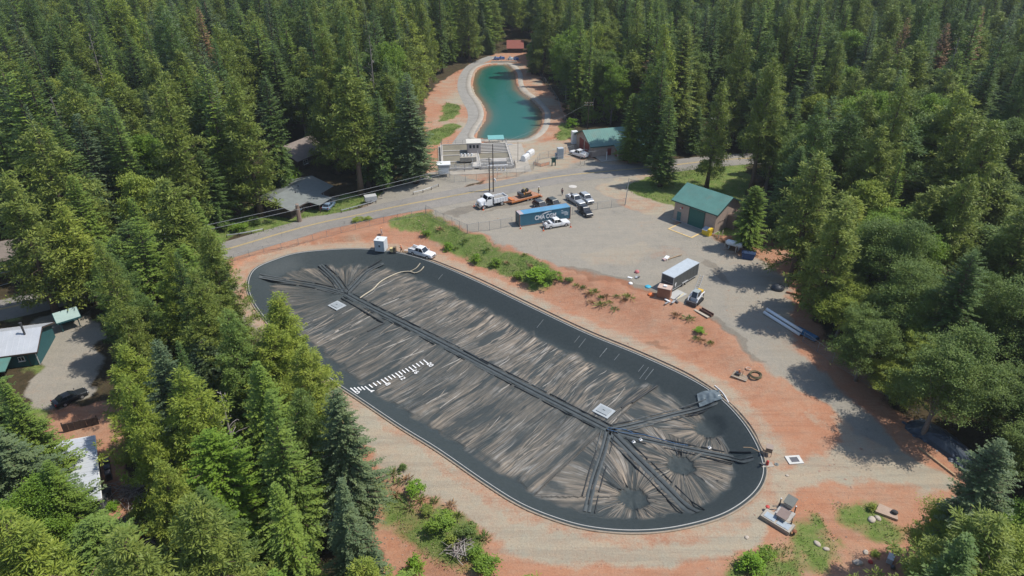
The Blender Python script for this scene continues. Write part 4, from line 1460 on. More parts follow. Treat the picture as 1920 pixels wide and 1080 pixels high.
gi, go = ng.nodes.new('NodeGroupInput'), ng.nodes.new('NodeGroupOutput')
ci = ng.nodes.new('GeometryNodeCollectionInfo')
ci.inputs['Collection'].default_value = fcol
ci.inputs['Separate Children'].default_value = True
ci.inputs['Reset Children'].default_value = True
ip = ng.nodes.new('GeometryNodeInstanceOnPoints')
ip.inputs['Pick Instance'].default_value = True
def named(nm, tp):
    nd = ng.nodes.new('GeometryNodeInputNamedAttribute')
    nd.data_type = tp
    nd.inputs['Name'].default_value = nm
    return nd.outputs['Attribute']
ng.links.new(gi.outputs[0], ip.inputs['Points'])
ng.links.new(ci.outputs[0], ip.inputs['Instance'])
ng.links.new(named('kind_i', 'INT'), ip.inputs['Instance Index'])
ng.links.new(named('tree_scale', 'FLOAT_VECTOR'), ip.inputs['Scale'])
ng.links.new(named('tree_rot', 'FLOAT_VECTOR'), ip.inputs['Rotation'])
ng.links.new(ip.outputs[0], go.inputs[0])
md = forest.modifiers.new('forest', 'NODES')
md.node_group = ng
print('TREES', len(TREES), 'stuff', len(STUFF), 'quota', quota)
# ------------------------------------------------------------------ buildings
M_GLASS = mat('dark_glass', (0.018, 0.024, 0.03), 0.08, 0, 0.6, var=0.1)
M_WHITE = mat('white_paintwork', (0.76, 0.76, 0.74), 0.45, var=0.05, dirt=.12)
M_GREENROOF = mat('green_metal_roof', (0.095, 0.215, 0.18), 0.45, 0.0, 0.5, var=0.16, scale=.5, dirt=.28)
M_GREENTRIM = mat('green_trim', (0.03, 0.085, 0.07), 0.5, var=0.1)
M_TANWALL = mat('tan_block', (0.40, 0.305, 0.245), 0.9, var=0.10, scale=1.2)
M_TANBLK = mat('tan_block_face', (0.42, 0.32, 0.26), 0.9, var=0.16, scale=.9)
M_REDDOOR = mat('dark_red_door', (0.24, 0.045, 0.035), 0.6, var=.1)
M_GREYROOF = mat('grey_shingle', (0.165, 0.178, 0.165), 0.9, var=0.14, scale=1.0)
M_BRNROOF = mat('brown_shingle', (0.20, 0.165, 0.14), 0.9, var=0.2, scale=1.0)
M_REDROOF = mat('red_roof_metal', (0.25, 0.075, 0.05), 0.7, var=0.15)
M_TIN = mat('pale_tin_roof', (0.50, 0.52, 0.54), 0.45, 0.2, 0.5, var=0.10, scale=.5)
M_TEAL = mat('teal_boards', (0.025, 0.10, 0.11), 0.7, var=0.15)
M_DKWOOD = mat('dark_wood', (0.07, 0.05, 0.04), 0.85, var=0.3)
M_WOOD = mat('raw_timber', (0.36, 0.25, 0.15), 0.8, var=0.25)
M_STEEL = mat('galvanised_steel', (0.42, 0.43, 0.43), 0.5, 0.4, 0.5, var=0.15)
M_DKSTEEL = mat('dark_steel', (0.08, 0.08, 0.085), 0.5, 0.3, 0.5, var=0.2)
M_RUBBER = mat('tyre_rubber', (0.025, 0.025, 0.026), 0.85, var=0.2)

def frame(p0, p1):
    a, b = at(*p0), at(*p1)
    return a, math.atan2(b.y - a.y, b.x - a.x), math.hypot(b.x - a.x, b.y - a.y)

def box_part(name, m, parent, x0, x1, y0, y1, z0, z1, bevel=0):
    return MB().bx(x0, x1, y0, y1, z0, z1).build(name, m, parent, bevel=bevel)

def gable_roof(t, w, d, h, rh, ov, m, trim, x0=0.0, courses=0):
    """two pitched slabs, ridge along x, with verge boards"""
    th = 0.14
    for s in (0, 1):
        ye, yr = (-ov, d / 2) if s == 0 else (d + ov, d / 2)
        ze = h - rh * ov / (d / 2)
        zr = h + rh
        mb = MB()
        mb.prism([(ye, ze), (yr, zr), (yr, zr + th), (ye, ze + th)], 'x', x0 - ov, x0 + w + ov)
        r = mb.build('roof_slope', m, t)
        if courses:
            n = int((w + 2 * ov) / courses)
            sm = MB()
            for k in range(1, n):
                xx = x0 - ov + k * courses
                dy = 0.02 if s == 0 else -0.02
                sm.prism([(ye + dy, ze + th - .01), (yr, zr + th - .01), (yr, zr + th + .045), (ye + dy, ze + th + .045)], 'x', xx - .025, xx + .025)
            sm.build('roof_rib', m, r)['kind'] = 'stuff'
        for xx in (x0 - ov - .06, x0 + w + ov + .003):
            MB().prism([(ye, ze - .12), (yr, zr - .12), (yr, zr + th + .02), (ye, ze + th + .02)], 'x', xx, xx + .057).build('verge_board', trim, t)
        MB().bx(x0 - ov, x0 + w + ov, min(ye, ye + (-.08 if s == 0 else .08)), max(ye, ye + (-.08 if s == 0 else .08)), ze - .1, ze + th).build('gutter', trim, t)

def gable_walls(t, w, d, h, rh, m, x0=0.0, th=.22):
    box_part('wall', m, t, x0, x0 + w, 0, th, 0, h)
    box_part('wall', m, t, x0, x0 + w, d - th, d, 0, h)
    for xx in (x0, x0 + w - th):
        MB().prism([(th + .002, 0), (d - th - .002, 0), (d - th - .002, h), (d / 2, h + rh - .03), (th + .002, h)], 'x', xx + .001, xx + th - .001).build('wall', m, t)

def window(t, x, y, z, w, h, m_fr, face='y-'):
    s = .06
    if face == 'y-':
        f = box_part('window', m_fr, t, x - w / 2, x + w / 2, y - s, y + .02, z, z + h)
        box_part('pane', M_GLASS, f, x - w / 2 + .09, x + w / 2 - .09, y - s - .02, y - s + .03, z + .09, z + h - .09)
        box_part('sill', m_fr, f, x - w / 2 - .06, x + w / 2 + .06, y - s - .1, y - .003, z - .09, z - .003)
        box_part('mullion', m_fr, f, x - .03, x + .03, y - s - .04, y - s + .01, z + .1, z + h - .1)
    else:
        f = box_part('window', m_fr, t, x - .02, x + s, y - w / 2, y + w / 2, z, z + h)
        box_part('pane', M_GLASS, f, x + s - .03, x + s + .02, y - w / 2 + .09, y + w / 2 - .09, z + .09, z + h - .09)

# the garage
a, r, w = frame((1262, 410), (1338, 438))
g = thing('garage', 'tan block garage with a green metal roof and green roller door', 'garage', a, r)
d, h, rh = 9.3, 4.7, 2.3
gable_walls(g, w, d, h, rh, M_TANWALL)
gable_roof(g, w, d, h, rh, .6, M_GREENROOF, M_GREENTRIM, courses=.6)
dr = box_part('roller_door', mat('green_roller', (0.03, 0.13, 0.105), 0.55, var=.08), g, 4.0, 7.6, -.05, .02, 0.02, 3.9)
for k in range(9):
    box_part('door_slat', mat('green_roller', (0.03, 0.13, 0.105)), dr, 4.05, 7.55, -.085, -.052, .08 + k * .42, .44 + k * .42)
for xx in (3.8, 7.6):
    box_part('door_jamb', M_GREENTRIM, g, xx, xx + .2, -.1, -.003, 0, 4.1)
ed = box_part('entry_door', mat('teal_door', (0.07, 0.16, 0.15), 0.6), g, .9, 1.9, -.06, .01, .02, 2.1)
box_part('handle', M_STEEL, ed, 1.72, 1.8, -.12, -.062, 1.0, 1.08)
box_part('alarm_light', mat('red_lens', (0.5, 0.03, 0.02), .4), g, 1.9, 2.15, -.2, -.003, 3.1, 3.4)
box_part('wall_lamp', M_WHITE, g, 1.55, 1.85, -.22, -.003, 2.9, 3.12)
box_part('foundation', M_CONCD, g, -.08, w + .08, -.35, d + .08, -.6, .03)
box_part('lean_to', mat('brown_lean', (0.2, 0.145, 0.11), .9), g, w + .003, w + 1.9, 4.6, d, -.2, 3.0)
for k in range(6):
    box_part('wall_vent', M_DKSTEEL, g, w + .0, w + .05, 1.1 + .45 * k, 1.3 + .45 * k, 2.0 + .1 * (k % 2), 2.2 + .1 * (k % 2))
# apron with worn yellow edges
M_YKERB = mat('faded_yellow_kerb', (0.62, 0.44, 0.19), .8, var=.15)
ap = thing('garage_apron', 'concrete pad in front of the garage edged with faded yellow paint', 'concrete pad', a, r)
box_part('pad', mat('pad_gravel', (0.30, 0.272, 0.226), .95, var=.12, scale=.8), ap, 2.6, 8.4, -5.2, -.37, -.3, .05)
for args in ((2.45, 2.75, -5.3, -1.2), (8.25, 8.6, -5.3, -.6), (2.756, 8.244, -5.35, -5.05)):
    box_part('yellow_edge', M_YKERB, ap, args[0], args[1], args[2], args[3], -.2, .075)
bn = thing('yellow_bin', 'yellow sand bin with grey lid at the garage corner', 'bin', at(1325, 440), r)
box_part('body', mat('bright_yellow', (0.66, 0.46, 0.03), .5), bn, -.9, .9, -.6, .6, 0, 1.1, .04)
MB().prism([(-.66, 1.12), (.66, 1.12), (.66, 1.5), (-.5, 1.25)], 'x', -.95, .4).build('lid', mat('grey_lid', (0.4, 0.43, 0.45), .5), bn)
box_part('side_panel', mat('bright_yellow', (0.66, 0.46, 0.03)), bn, .42, .96, -.66, .66, 1.105, 1.6)

# control building
a, r, w0 = frame((1109, 295), (1168, 289))
b = thing('control_building', 'tan control building with dark red doors and green roof at the pond end', 'building', a, r)
w, d, h, rh = 15.5, 11.4, 3.3, 2.5
gable_walls(b, w, d, h, rh, M_TANBLK)
gable_roof(b, w, d, h, rh, .7, M_GREENROOF, M_GREENTRIM, courses=.6)
for y0 in (2.0, 6.0):
    dd_ = box_part('red_door', M_REDDOOR, b, -.06, .02, y0, y0 + 3.0, .03, 3.0)
    for k in range(4):
        box_part('door_panel', M_REDDOOR, dd_, -.09, -.062, y0 + .1, y0 + 2.9, .12 + k * .72, .76 + k * .72)
box_part('wall', M_TANWALL, b, 6.6, w, -2.8, -2.6, 0, 2.7)
box_part('wall', M_TANWALL, b, 6.6, 6.8, -2.59, -.003, 0, 2.7)
box_part('wall', M_TANWALL, b, w - .2, w, -2.59, -.003, 0, 2.7)
MB().prism([(-3.5, 2.26), (-.4, 3.32), (-.4, 3.45), (-3.5, 2.40)], 'x', 6.0, w + .7).build('porch_roof', M_GREENROOF, b)
box_part('gutter', M_GREENTRIM, b, 6.0, w + .7, -3.6, -3.503, 2.2, 2.42)
for xx in (4.6,):
    box_part('entry_door', M_REDDOOR, b, xx, xx + 1.1, -.06, .01, .02, 2.15)
box_part('entry_door', M_REDDOOR, b, 6.54, 6.62, -2.0, -1.0, .02, 2.1)
box_part('porch_slab', M_CONC, b, 1.0, w + .5, -4.4, -2.803, -.3, .14)
box_part('porch_slab', M_CONC, b, 1.0, 6.597, -2.8, -.003, -.3, .14)
box_part('post', M_WHITE, b, 2.9, 3.05, -3.4, -3.25, .143, 2.4)
box_part('roof_hatch', M_STEEL, b, 9.0, 9.8, 2.6, 3.3, 4.35, 4.75)
box_part('white_cabinet', M_WHITE, b, -1.0, .6, 12.1, 13.4, 0, 3.6)

# red-roofed hut at the head of the pond
a, r, w = frame((952, 99), (980, 99))
b = thing('hut', 'small red-roofed hut at the head of the pond among trees', 'hut', a, r)
gable_walls(b, w, 6.5, 2.2, 2.6, M_DKWOOD)
gable_roof(b, w, 6.5, 2.2, 2.6, .5, M_REDROOF, M_DKWOOD, courses=.7)
box_part('door', M_DKWOOD, b, 2.4, 3.4, -.05, .01, .02, 2.0)

# grey-roofed house by the road
a, r, w = frame((547, 411), (618, 366))
b = thing('house', 'low grey-shingled house behind the roadside lawn', 'house', a, r)
gable_walls(b, w, 10.5, 2.6, 1.6, M_DKWOOD)
gable_roof(b, w, 10.5, 2.6, 1.6, .9, M_GREYROOF, M_DKWOOD)
MB().prism([(-4.2, 1.95), (-.92, 2.36), (-.92, 2.50), (-4.2, 2.1)], 'x', 5.2, 10.2).build('porch_roof', M_GREYROOF, b)
for xx in (5.5, 9.9):
    box_part('post', M_DKWOOD, b, xx - .08, xx + .08, -4.0, -3.84, 0, 2.0)
window(b, 3, 0, 1, 1.5, 1.1, M_WHITE)
window(b, 11.8, 0, 1, 1.5, 1.1, M_WHITE)
box_part('door', M_REDDOOR, b, 7.0, 8.0, -.05, .01, .02, 2.05)
for xx, yy, zz in ((6.2, 3.0, 3.5), (9.0, 4.2, 3.9)):
    MB().tube((xx, yy, zz - .3), (xx, yy, zz + .55), .1).build('vent_pipe', M_DKSTEEL, b)
# brown-roofed house beyond it
a, r, w = frame((560, 322), (590, 305))
b = thing('house', 'brown-roofed house half hidden among conifers beyond the grey one', 'house', a, r)
gable_walls(b, 11, 10, 3.2, 2.6, M_DKWOOD)
gable_roof(b, 11, 10, 3.2, 2.6, .7, M_BRNROOF, M_DKWOOD)
window(b, 3, 0, 1.2, 1.6, 1.2, M_WHITE)
box_part('chimney', mat('brick_red', (.3, .12, .08), .9), b, -1.2, -.05, 3, 4.2, 0, 5)
# dark-roofed house at the picture's edge
a, r, w = frame((-40, 520), (75, 497))
b = thing('house', 'grey house with shaded roof behind the leaning pine trunk', 'house', a, r)
gable_walls(b, 12, 9, 2.8, 1.8, mat('blue_grey_wall', (.11, .14, .16), .8))
gable_roof(b, 12, 9, 2.8, 1.8, .7, M_BRNROOF, M_DKWOOD)
for xx in (3, 6, 9.5):
    window(b, xx, 0, 1, 1.5, 1.2, M_WHITE)
# teal cabin with tin roof
a, r, w = frame((-70, 703), (76, 684))
b = thing('cabin', 'teal cabin with a pale tin roof beside the gravel drive', 'cabin', a, r)
gable_walls(b, w, 8.0, 2.7, 1.7, M_TEAL)
gable_roof(b, w, 8.0, 2.7, 1.7, .45, M_TIN, M_DKWOOD, courses=.8)
window(b, w - 2.2, 0, 1.1, .9, .8, M_WHITE)
window(b, w - 5.2, 0, 1.5, 1.6, .8, M_WHITE)
MB().tube((w - 1.8, 3.0, 3.6), (w - 1.8, 3.0, 6.1), .16).build('flue_pipe', M_DKSTEEL, b)
MB().tube((w - 1.8, 3.0, 6.1), (w - 1.8, 3.0, 6.3), .22).build('flue_cap', M_DKSTEEL, b)
MB().prism([(-3.6, 1.75), (-.06, 2.35), (-.06, 2.47), (-3.6, 1.88)], 'x', w - 9, w - 3.2).build('porch_roof', M_GREENROOF, b)
for xx in (w - 8.8, w - 3.5):
    box_part('post', M_DKWOOD, b, xx - .07, xx + .07, -3.45, -3.3, -.2, 1.78)
box_part('downpipe', M_DKSTEEL, b, w - 1.3, w - 1.2, -.1, -.003, 0, 2.5)
box_part('corner_board', M_WHITE, b, w - .1, w + .03, -.04, -.003, 0, 2.6)
# small shelter by its gate
a, r, w = frame((119, 622), (150, 612))
b = thing('gate_shelter', 'little pale green-roofed shelter at the gravel drive gate', 'shelter', a, r)
for xx, yy in ((0, 0), (2.6, 0), (0, 2.6), (2.6, 2.6)):
    box_part('post', M_TEAL, b, xx - .08, xx + .08, yy - .08, yy + .08, 0, 2.3)
gable_roof(b, 2.6, 2.6, 2.3, .8, .5, mat('pale_green_roof', (.3, .4, .36), .5), M_TEAL)
box_part('bench', M_TEAL, b, .3, 2.3, 1.9, 2.4, .35, .5)
# long shed with the pale metal roof
na, fa = at_z(179, 932, 3.0), at_z(168, 816, 3.0)
r = math.atan2(fa[1] - na[1], fa[0] - na[0])
w = np.linalg.norm(fa - na)
zb = gz((na[0] + fa[0]) / 2 - 4, (na[1] + fa[1]) / 2)
b = thing('shed', 'long shed under a smooth pale metal roof beside red earth', 'shed', (na[0], na[1], zb), r)
gable_walls(b, w - .8, 9.5, 2.6 - zb, .9, M_DKSTEEL, x0=.4)
gable_roof(b, w - .8, 9.5, 2.6 - zb, .9, .5, M_TIN, M_WHITE, x0=.4, courses=.9)
for k in range(3):
    box_part('gas_bottle', M_DKSTEEL, b, w - 2 - k * 1.3, w - 1.1 - k * 1.3, -1.2, -.5, 0, 1.2)
a, r, w = frame((120, 812), (168, 800))
b = thing('brown_lean_to', 'dark brown timber screen at the far end of the pale-roofed shed', 'screen', a, r)
for k in range(6):
    box_part('board', M_DKWOOD, b, k * .75, k * .75 + .7, 0, .1, 0, 1.5)
for xx in (0, 2.2, 4.3):
    box_part('post', M_DKWOOD, b, xx, xx + .14, .103, .24, 0, 1.7)

# ------------------------------------------------------------------ filter basins beside the pond
a = at(828, 327)
r = math.radians(6)
pl = thing('filter_plant', 'concrete filter basins with railings and troughs at the pond end', 'filter plant', a, r)
pl.scale = (1.14, 1, 1)
M_SILT = mat('silty_water', (0.20, 0.175, 0.12), .5, var=.2, scale=.4)
M_PINK = mat('pinkish_render', (0.46, 0.40, 0.37), .85, var=.08)
W_, D_ = 18.0, 22.0
box_part('slab', M_CONC, pl, -.6, W_ + 2.4, -.6, D_ + .5, -.6, .08)
M_PLANT = mat('pale_plant_concrete', (.47, .44, .39), .85, var=.12)
def wall_seg(x0, x1, y0, y1, z1=.84):
    box_part('basin_wall', M_PLANT, pl, x0, x1, y0, y1, .083, z1)
for xx in (0, 7.0, 8.6, 16.2):
    wall_seg(xx, xx + .5, 2.5, D_ - .5)
for yy in (2.1, 7.0, 12.2, 16.0, D_ - .5):
    wall_seg(.503, 6.997, yy, yy + .35, .82)
for yy in (2.1, 8.2, 13.4, D_ - .5):
    wall_seg(9.103, 16.197, yy, yy + .35, .82)
box_part('walkway', M_PLANT, pl, 7.503, 8.597, 2.5, D_ - .5, .5, .9)
for x0, x1, y0, y1 in ((.5, 7, 2.45, 7), (.5, 7, 7.35, 12.2), (.5, 7, 12.55, 16), (.5, 7, 16.35, D_ - .5), (9.1, 16.2, 2.45, 8.2), (9.1, 16.2, 8.55, 13.4), (9.1, 16.2, 13.75, D_ - .5)):
    box_part('silt_bed', M_SILT, pl, x0 + .004, x1 - .004, y0 + .004, y1 - .004, .09, .60)
for yy in list(np.arange(14.6, 21, 1.25)) + list(np.arange(3.2, 8, 1.15)):
    box_part('trough', M_PLANT, pl, 9.11, 16.19, yy, yy + .36, .61, .9)
def railing(x0, y0, x1, y1, z=.82, n=6):
    mb = MB()
    for k in range(n + 1):
        f = k / n
        px_, py_ = x0 + (x1 - x0) * f, y0 + (y1 - y0) * f
        mb.tube((px_, py_, z), (px_, py_, z + 1.05), .035, n=5)
    for zz in (.5, 1.05):
        mb.tube((x0, y0, z + zz), (x1, y1, z + zz), .03, n=5)
    mb.build('railing', M_STEEL, pl)
for s_ in ((0.17, 2.5, .17, 21.5), (7.17, 2.5, 7.17, 12), (8.77, 2.5, 8.77, 12.5), (16.4, 2.5, 16.4, 21.5), (.2, 2.2, 7, 2.2), (8.7, 2.2, 16.3, 2.2), (.2, 21.7, 16.3, 21.7), (-.4, .2, 16.5, .2), (-.4, 1.2, 16.5, 1.2)):
    railing(*s_, n=9)
box_part('pump_house', M_PINK, pl, 6.4, 9.6, 13.0, 16.4, .9, 3.6)
box_part('pump_house_roof', mat('cream_roof', (.56, .53, .46), .7), pl, 6.2, 9.8, 12.8, 16.6, 3.603, 3.8)
for k in range(3):
    box_part('dark_opening', M_GLASS, pl, 6.9 + k * .85, 7.4 + k * .85, 12.95, 13.02, 2.3, 3.2)
box_part('machine_block', M_CONC, pl, 4.4, 8.2, 6.0, 8.0, 1.003, 2.2)
for k in range(4):
    MB().tube((4.8 + k * .8, 7.0, 2.2), (4.8 + k * .8, 7.0, 2.9), .22).build('vent_stack', M_WHITE, pl)
box_part('machine_block', M_CONCD, pl, 11.6, 15.0, 3.0, 5.0, .6, 1.9)
for k in range(5):
    MB().tube((10.8 + k * .9, 1.0, .08), (10.8 + k * .9, 1.0, 1.6), .16).build('white_pipe', M_WHITE, pl)
MB().tube((10.5, 1.0, 1.5), (15.0, 1.0, 1.5), .18).build('white_pipe', M_WHITE, pl)
# slanted railings over the sloping end walls
for xx in (3.4, 16.9):
    mb = MB()
    for k in range(5):
        mb.tube((xx, 2 + k * .9, .1), (xx, 2 + k * .9, 1.4), .035, n=5)
    mb.tube((xx, 1.9, 1.35), (xx, 5.8, 1.35), .04, n=5)
    mb.build('stair_rail', M_DKSTEEL, pl)
ki = thing('kiosk', 'white metal kiosk with a flat roof at the fence of the filter basins', 'kiosk', at(822, 333), r)
for xx, yy in ((0, 0), (2.9, 0), (0, 2.0), (2.9, 2.0)):
    box_part('post', M_STEEL, ki, xx - .06, xx + .06, yy - .06, yy + .06, 0, 3.2)
box_part('roof', M_WHITE, ki, -.3, 3.2, -.3, 2.3, 3.203, 3.45)
box_part('panel', mat('grey_panel', (.36, .37, .38), .6), ki, .062, 2.838, -.03, .03, 2.5, 3.2)
box_part('cabinet', M_WHITE, ki, .2, 2.7, .1, 1.9, .9, 2.45)
cn = thing('canopy', 'teal canopy over the intake at the near shore of the pond', 'canopy', at(918, 272), r)
for xx, yy in ((0, 0), (3.8, 0), (0, 2.2), (3.8, 2.2)):
    box_part('post', M_STEEL, cn, xx - .05, xx + .05, yy - .05, yy + .05, 0, 1.7)
MB().prism([(-.4, 1.62), (2.6, 1.95), (2.6, 2.05), (-.4, 1.72)], 'x', -.4, 4.2).build('roof', mat('teal_canopy', (.16, .38, .36), .5), cn)
box_part('deck', M_STEEL, cn, -2.5, 6.5, -.6, .3, .02, .14)
for px, py, n_ in ((985, 300, 0), (994, 292, 1)):
    k = thing('chemical_tank', ['white ribbed tank nearest the road outside the filter basins', 'white ribbed tank behind its twin outside the filter basins'][n_], 'tank', at(px, py), math.radians(62), 'white tanks by the filter basins')
    k.scale = (.8, .8, .8)
    mb = MB()
    prof = [(-.9, 0), (.9, 0), (.95, 1.1), (.7, 1.75), (.3, 2.0), (-.3, 2.0), (-.7, 1.75), (-.95, 1.1)]
    mb.prism(prof, 'x', -1.7, 1.7)
    mb.build('shell', M_WHITE, k, bevel=.06)
    for xx in (-1.2, -.4, .4, 1.2):
        MB().prism([(p * 1.03, q_ * 1.02) for p, q_ in prof], 'x', xx - .07, xx + .07).build('rib', M_STEEL, k)
gc = thing('electric_cabinet', 'tall grey electrical cabinet on the gravel beside the control building', 'cabinet', at(1050, 297), math.radians(15))
box_part('body', mat('cabinet_grey', (.42, .46, .48), .5), gc, -.8, .8, -.7, .7, .1, 3.0, .03)
box_part('door', mat('cabinet_door', (.25, .30, .34), .5), gc, -.62, .62, -.74, -.703, .3, 2.8)
box_part('plinth', M_CONC, gc, -1, 1, -.9, .9, -.2, .097)
gc = thing('electric_cabinet', 'short grey meter box standing in front of the tall cabinet', 'cabinet', at(1043, 296), math.radians(15))
box_part('body', mat('cabinet_grey', (.42, .46, .48), .5), gc, -.35, .35, -.3, .3, .1, 1.4, .03)
box_part('door', mat('cabinet_door', (.25, .30, .34), .5), gc, -.26, .26, -.33, -.303, .3, 1.3)
dg = thing('green_post_box', 'dark green gate frame among orange mesh near the road', 'gate frame', at(1038, 311), math.radians(15))
for xx in (-.45, .45):
    box_part('post', M_GREENTRIM, dg, xx - .12, xx + .12, -.1, .1, 0, 2.1)
box_part('lintel', M_GREENTRIM, dg, -.57, .57, -.1, .1, 2.103, 2.3)
box_part('mesh_panel', M_GREENTRIM, dg, -.32, .32, -.03, .03, .9, 2.1)

# white site cube beside the reservoir
a, r, w = frame((703, 472), (725, 474))
b = thing('site_cabin', 'white cube-shaped site cabin with a dark mark at the reservoir edge', 'cabin', a, r)
b.scale = (.88, .88, .92)
box_part('body', mat('cabin_white', (.52, .56, .57), .5, var=.05), b, 0, 2.45, 0, 2.4, .12, 2.75, .05)
box_part('roof', mat('cabin_roof', (.62, .64, .63), .5), b, -.06, 2.51, -.06, 2.46, 2.753, 2.87)
box_part('front_mark', M_DKSTEEL, b, 1.05, 1.45, -.02, .01, 1.25, 1.75)
MB().ball((1.25, -.02, 1.92), .17, sz=(1, .12, 1)).build('front_lamp', M_WHITE, b)
box_part('skid', M_DKSTEEL, b, .1, .3, .05, 2.35, 0, .117)
box_part('skid', M_DKSTEEL, b, 2.15, 2.35, .05, 2.35, 0, .117)
box_part('roof_vent', M_DKSTEEL, b, .6, .85, .8, 1.0, 2.873, 2.98)

# shipping container
a, r, w = frame((974, 426), (1067, 411))
L_ = 12.1
c = thing('shipping_container', 'long blue shipping container with white lettering in the yard', 'shipping container', a, r)
M_CB = mat('container_blue', (0.055, 0.165, 0.225), .55, var=.12, scale=.5, dirt=.15)
M_CT = mat('container_lit_top_blue', (0.10, 0.27, 0.42), .5, var=.12, scale=.5, dirt=.2)  # the side's blue made paler: sunlight on the top put into the colour
M_CR = mat('rusty_frame', (0.20, 0.125, 0.10), .7, var=.25)
box_part('floor', M_DKSTEEL, c, .1, L_ - .1, .1, 2.34, .05, .25)
for nm, y0 in (('side_panel', .06), ('side_panel', 2.34)):
    mb = MB()
    n = 44
    pts = []
    for k in range(n):
        x0 = .18 + (L_ - .36) * k / n
        dx = (L_ - .36) / n
        o = 0.036
        pts += [(x0, 0), (x0 + dx * .35, 0), (x0 + dx * .5, o), (x0 + dx * .85, o)]
    pts.append((L_ - .18, 0))
    ring = [(x, y0 + o) for x, o in pts] + [(x, y0 + o + .04) for x, o in reversed(pts)]
    mb2 = MB()
    m_ = len(pts)
    vs = [(x, y, z) for z in (.16, 2.78) for x, y in ring]
    nr = len(ring)
    fs = [(i, (i + 1) % nr, nr + (i + 1) % nr, nr + i) for i in range(nr)]
    fs += [(i, nr - 1 - i, nr - 2 - i, i + 1) for i in range(m_ - 1)]
    fs += [(nr + i + 1, nr + nr - 2 - i, nr + nr - 1 - i, nr + i) for i in range(m_ - 1)]
    mb2.add(vs, fs)
    mb2.build(nm, M_CB, c)
box_part('roof', M_CT, c, 1.05, L_ - .1, .1, 2.34, 2.8, 2.87)
box_part('roof_patch', mat('scraped_roof', (.42, .36, .36), .6, var=.3), c, .1, 1.04, .1, 2.34, 2.8, 2.865)
for xx in (.0, L_ - .16):
    for yy in (0.0, 2.28):
        box_part('corner_post', M_CR, c, xx, xx + .16, yy, yy + .16, 0, 2.9)
for yy in (0, 2.32):
    box_part('top_rail', M_CR if yy else M_CB, c, .163, L_ - .163, yy, yy + .12, 2.78, 2.89)
    box_part('bottom_rail', M_CR, c, .163, L_ - .163, yy, yy + .12, 0, .155)
for xx in (0.02, L_ - .1):
    box_part('end_door', mat('end_shaded_blue', (.04, .085, .10), .6), c, xx, xx + .08, .163, 2.277, .1, 2.8)  # the same blue darkened: shade on the container end put into the colour
for yy in (.6, 1.0, 1.45, 1.85):
    MB().tube((-.03, yy, .2), (-.03, yy, 2.7), .03, n=6).build('lock_bar', M_STEEL, c)
me = text_mesh('CMA CGM', 1.36, M_WHITE, 'lettering', depth=.012, bold=.045)
o = link(bpy.data.objects.new('lettering', me), c)
o.scale = (.80, 1, 1)
o.location = (6.1, .035, 1.50)
o.rotation_euler = (math.radians(90), 0, 0)
mb = MB()
pts = [Vector((5.2 + 2.3 * f, .03, 2.16 + .46 * math.sin(f * 1.5))) for f in np.linspace(0, 1, 9)]
for k in range(8):
    hw = .05 + .07 * math.sin(math.pi * (k + .5) / 8)
    a_, b_ = pts[k], pts[k + 1]
    mb.add([a_ + Vector((0, 0, -hw)), b_ + Vector((0, 0, -hw)), b_ + Vector((0, 0, hw)), a_ + Vector((0, 0, hw)),
            a_ + Vector((0, .02, -hw)), b_ + Vector((0, .02, -hw)), b_ + Vector((0, .02, hw)), a_ + Vector((0, .02, hw))],
           [(0, 1, 2, 3), (7, 6, 5, 4), (3, 2, 6, 7), (1, 0, 4, 5)])
mb.build('swoosh', M_WHITE, c)
M_PALE = mat('pale_print', (.5, .56, .6), .6)
for k, (x0, x1, z0) in enumerate(((9.8, 10.2, 2.25), (9.9, 11.2, 1.85), (9.9, 11.5, 1.6), (10.6, 11.5, 1.35), (10.6, 11.5, 1.1))):
    box_part('data_plate', M_PALE, c, x0, x1, .03, .05, z0, z0 + .13)
# ------------------------------------------------------------------ vehicles
M_LAMP = mat('headlight_lens', (.75, .75, .72), .15)
M_TAIL = mat('tail_lens', (.35, .02, .02), .25)
M_RIM = mat('alloy_rim', (.5, .5, .5), .35, .6)
M_CHROME = mat('chrome', (.55, .55, .56), .2, .9)
def paint(nm, c):
    return mat(nm, c, .28, 0.1, .55, var=.05, dirt=.08)
P_WHITE, P_SILVER, P_BLACK = paint('white_car_paint', (.75, .75, .74)), paint('silver_car_paint', (.36, .38, .39)), paint('black_car_paint', (.02, .023, .026))
P_GREY, P_BLUE, P_PBLUE = paint('dark_grey_car_paint', (.06, .065, .065)), paint('blue_car_paint', (.03, .10, .22)), paint('pale_blue_car_paint', (.20, .28, .36))

def ring8(x, w, zb, zt, sh=.1):
    zm = zb + (zt - zb) * .62
    return [(x, -w * .94, zb), (x, -w, zb + .14), (x, -w, zm), (x, -w * (1 - sh), zt), (x, w * (1 - sh), zt), (x, w, zm), (x, w, zb + .14), (x, w * .94, zb)]

def wheel(t, x, y, r, wd=.24):
    s = 1 if y > 0 else -1
    o = MB().tube((x, y - s * wd, r), (x, y, r), r, n=16).build('wheel', M_RUBBER, t)
    MB().tube((x, y - s * .05, r), (x, y + s * .015, r), r * .62, n=12).build('rim', M_RIM, o)
    return o

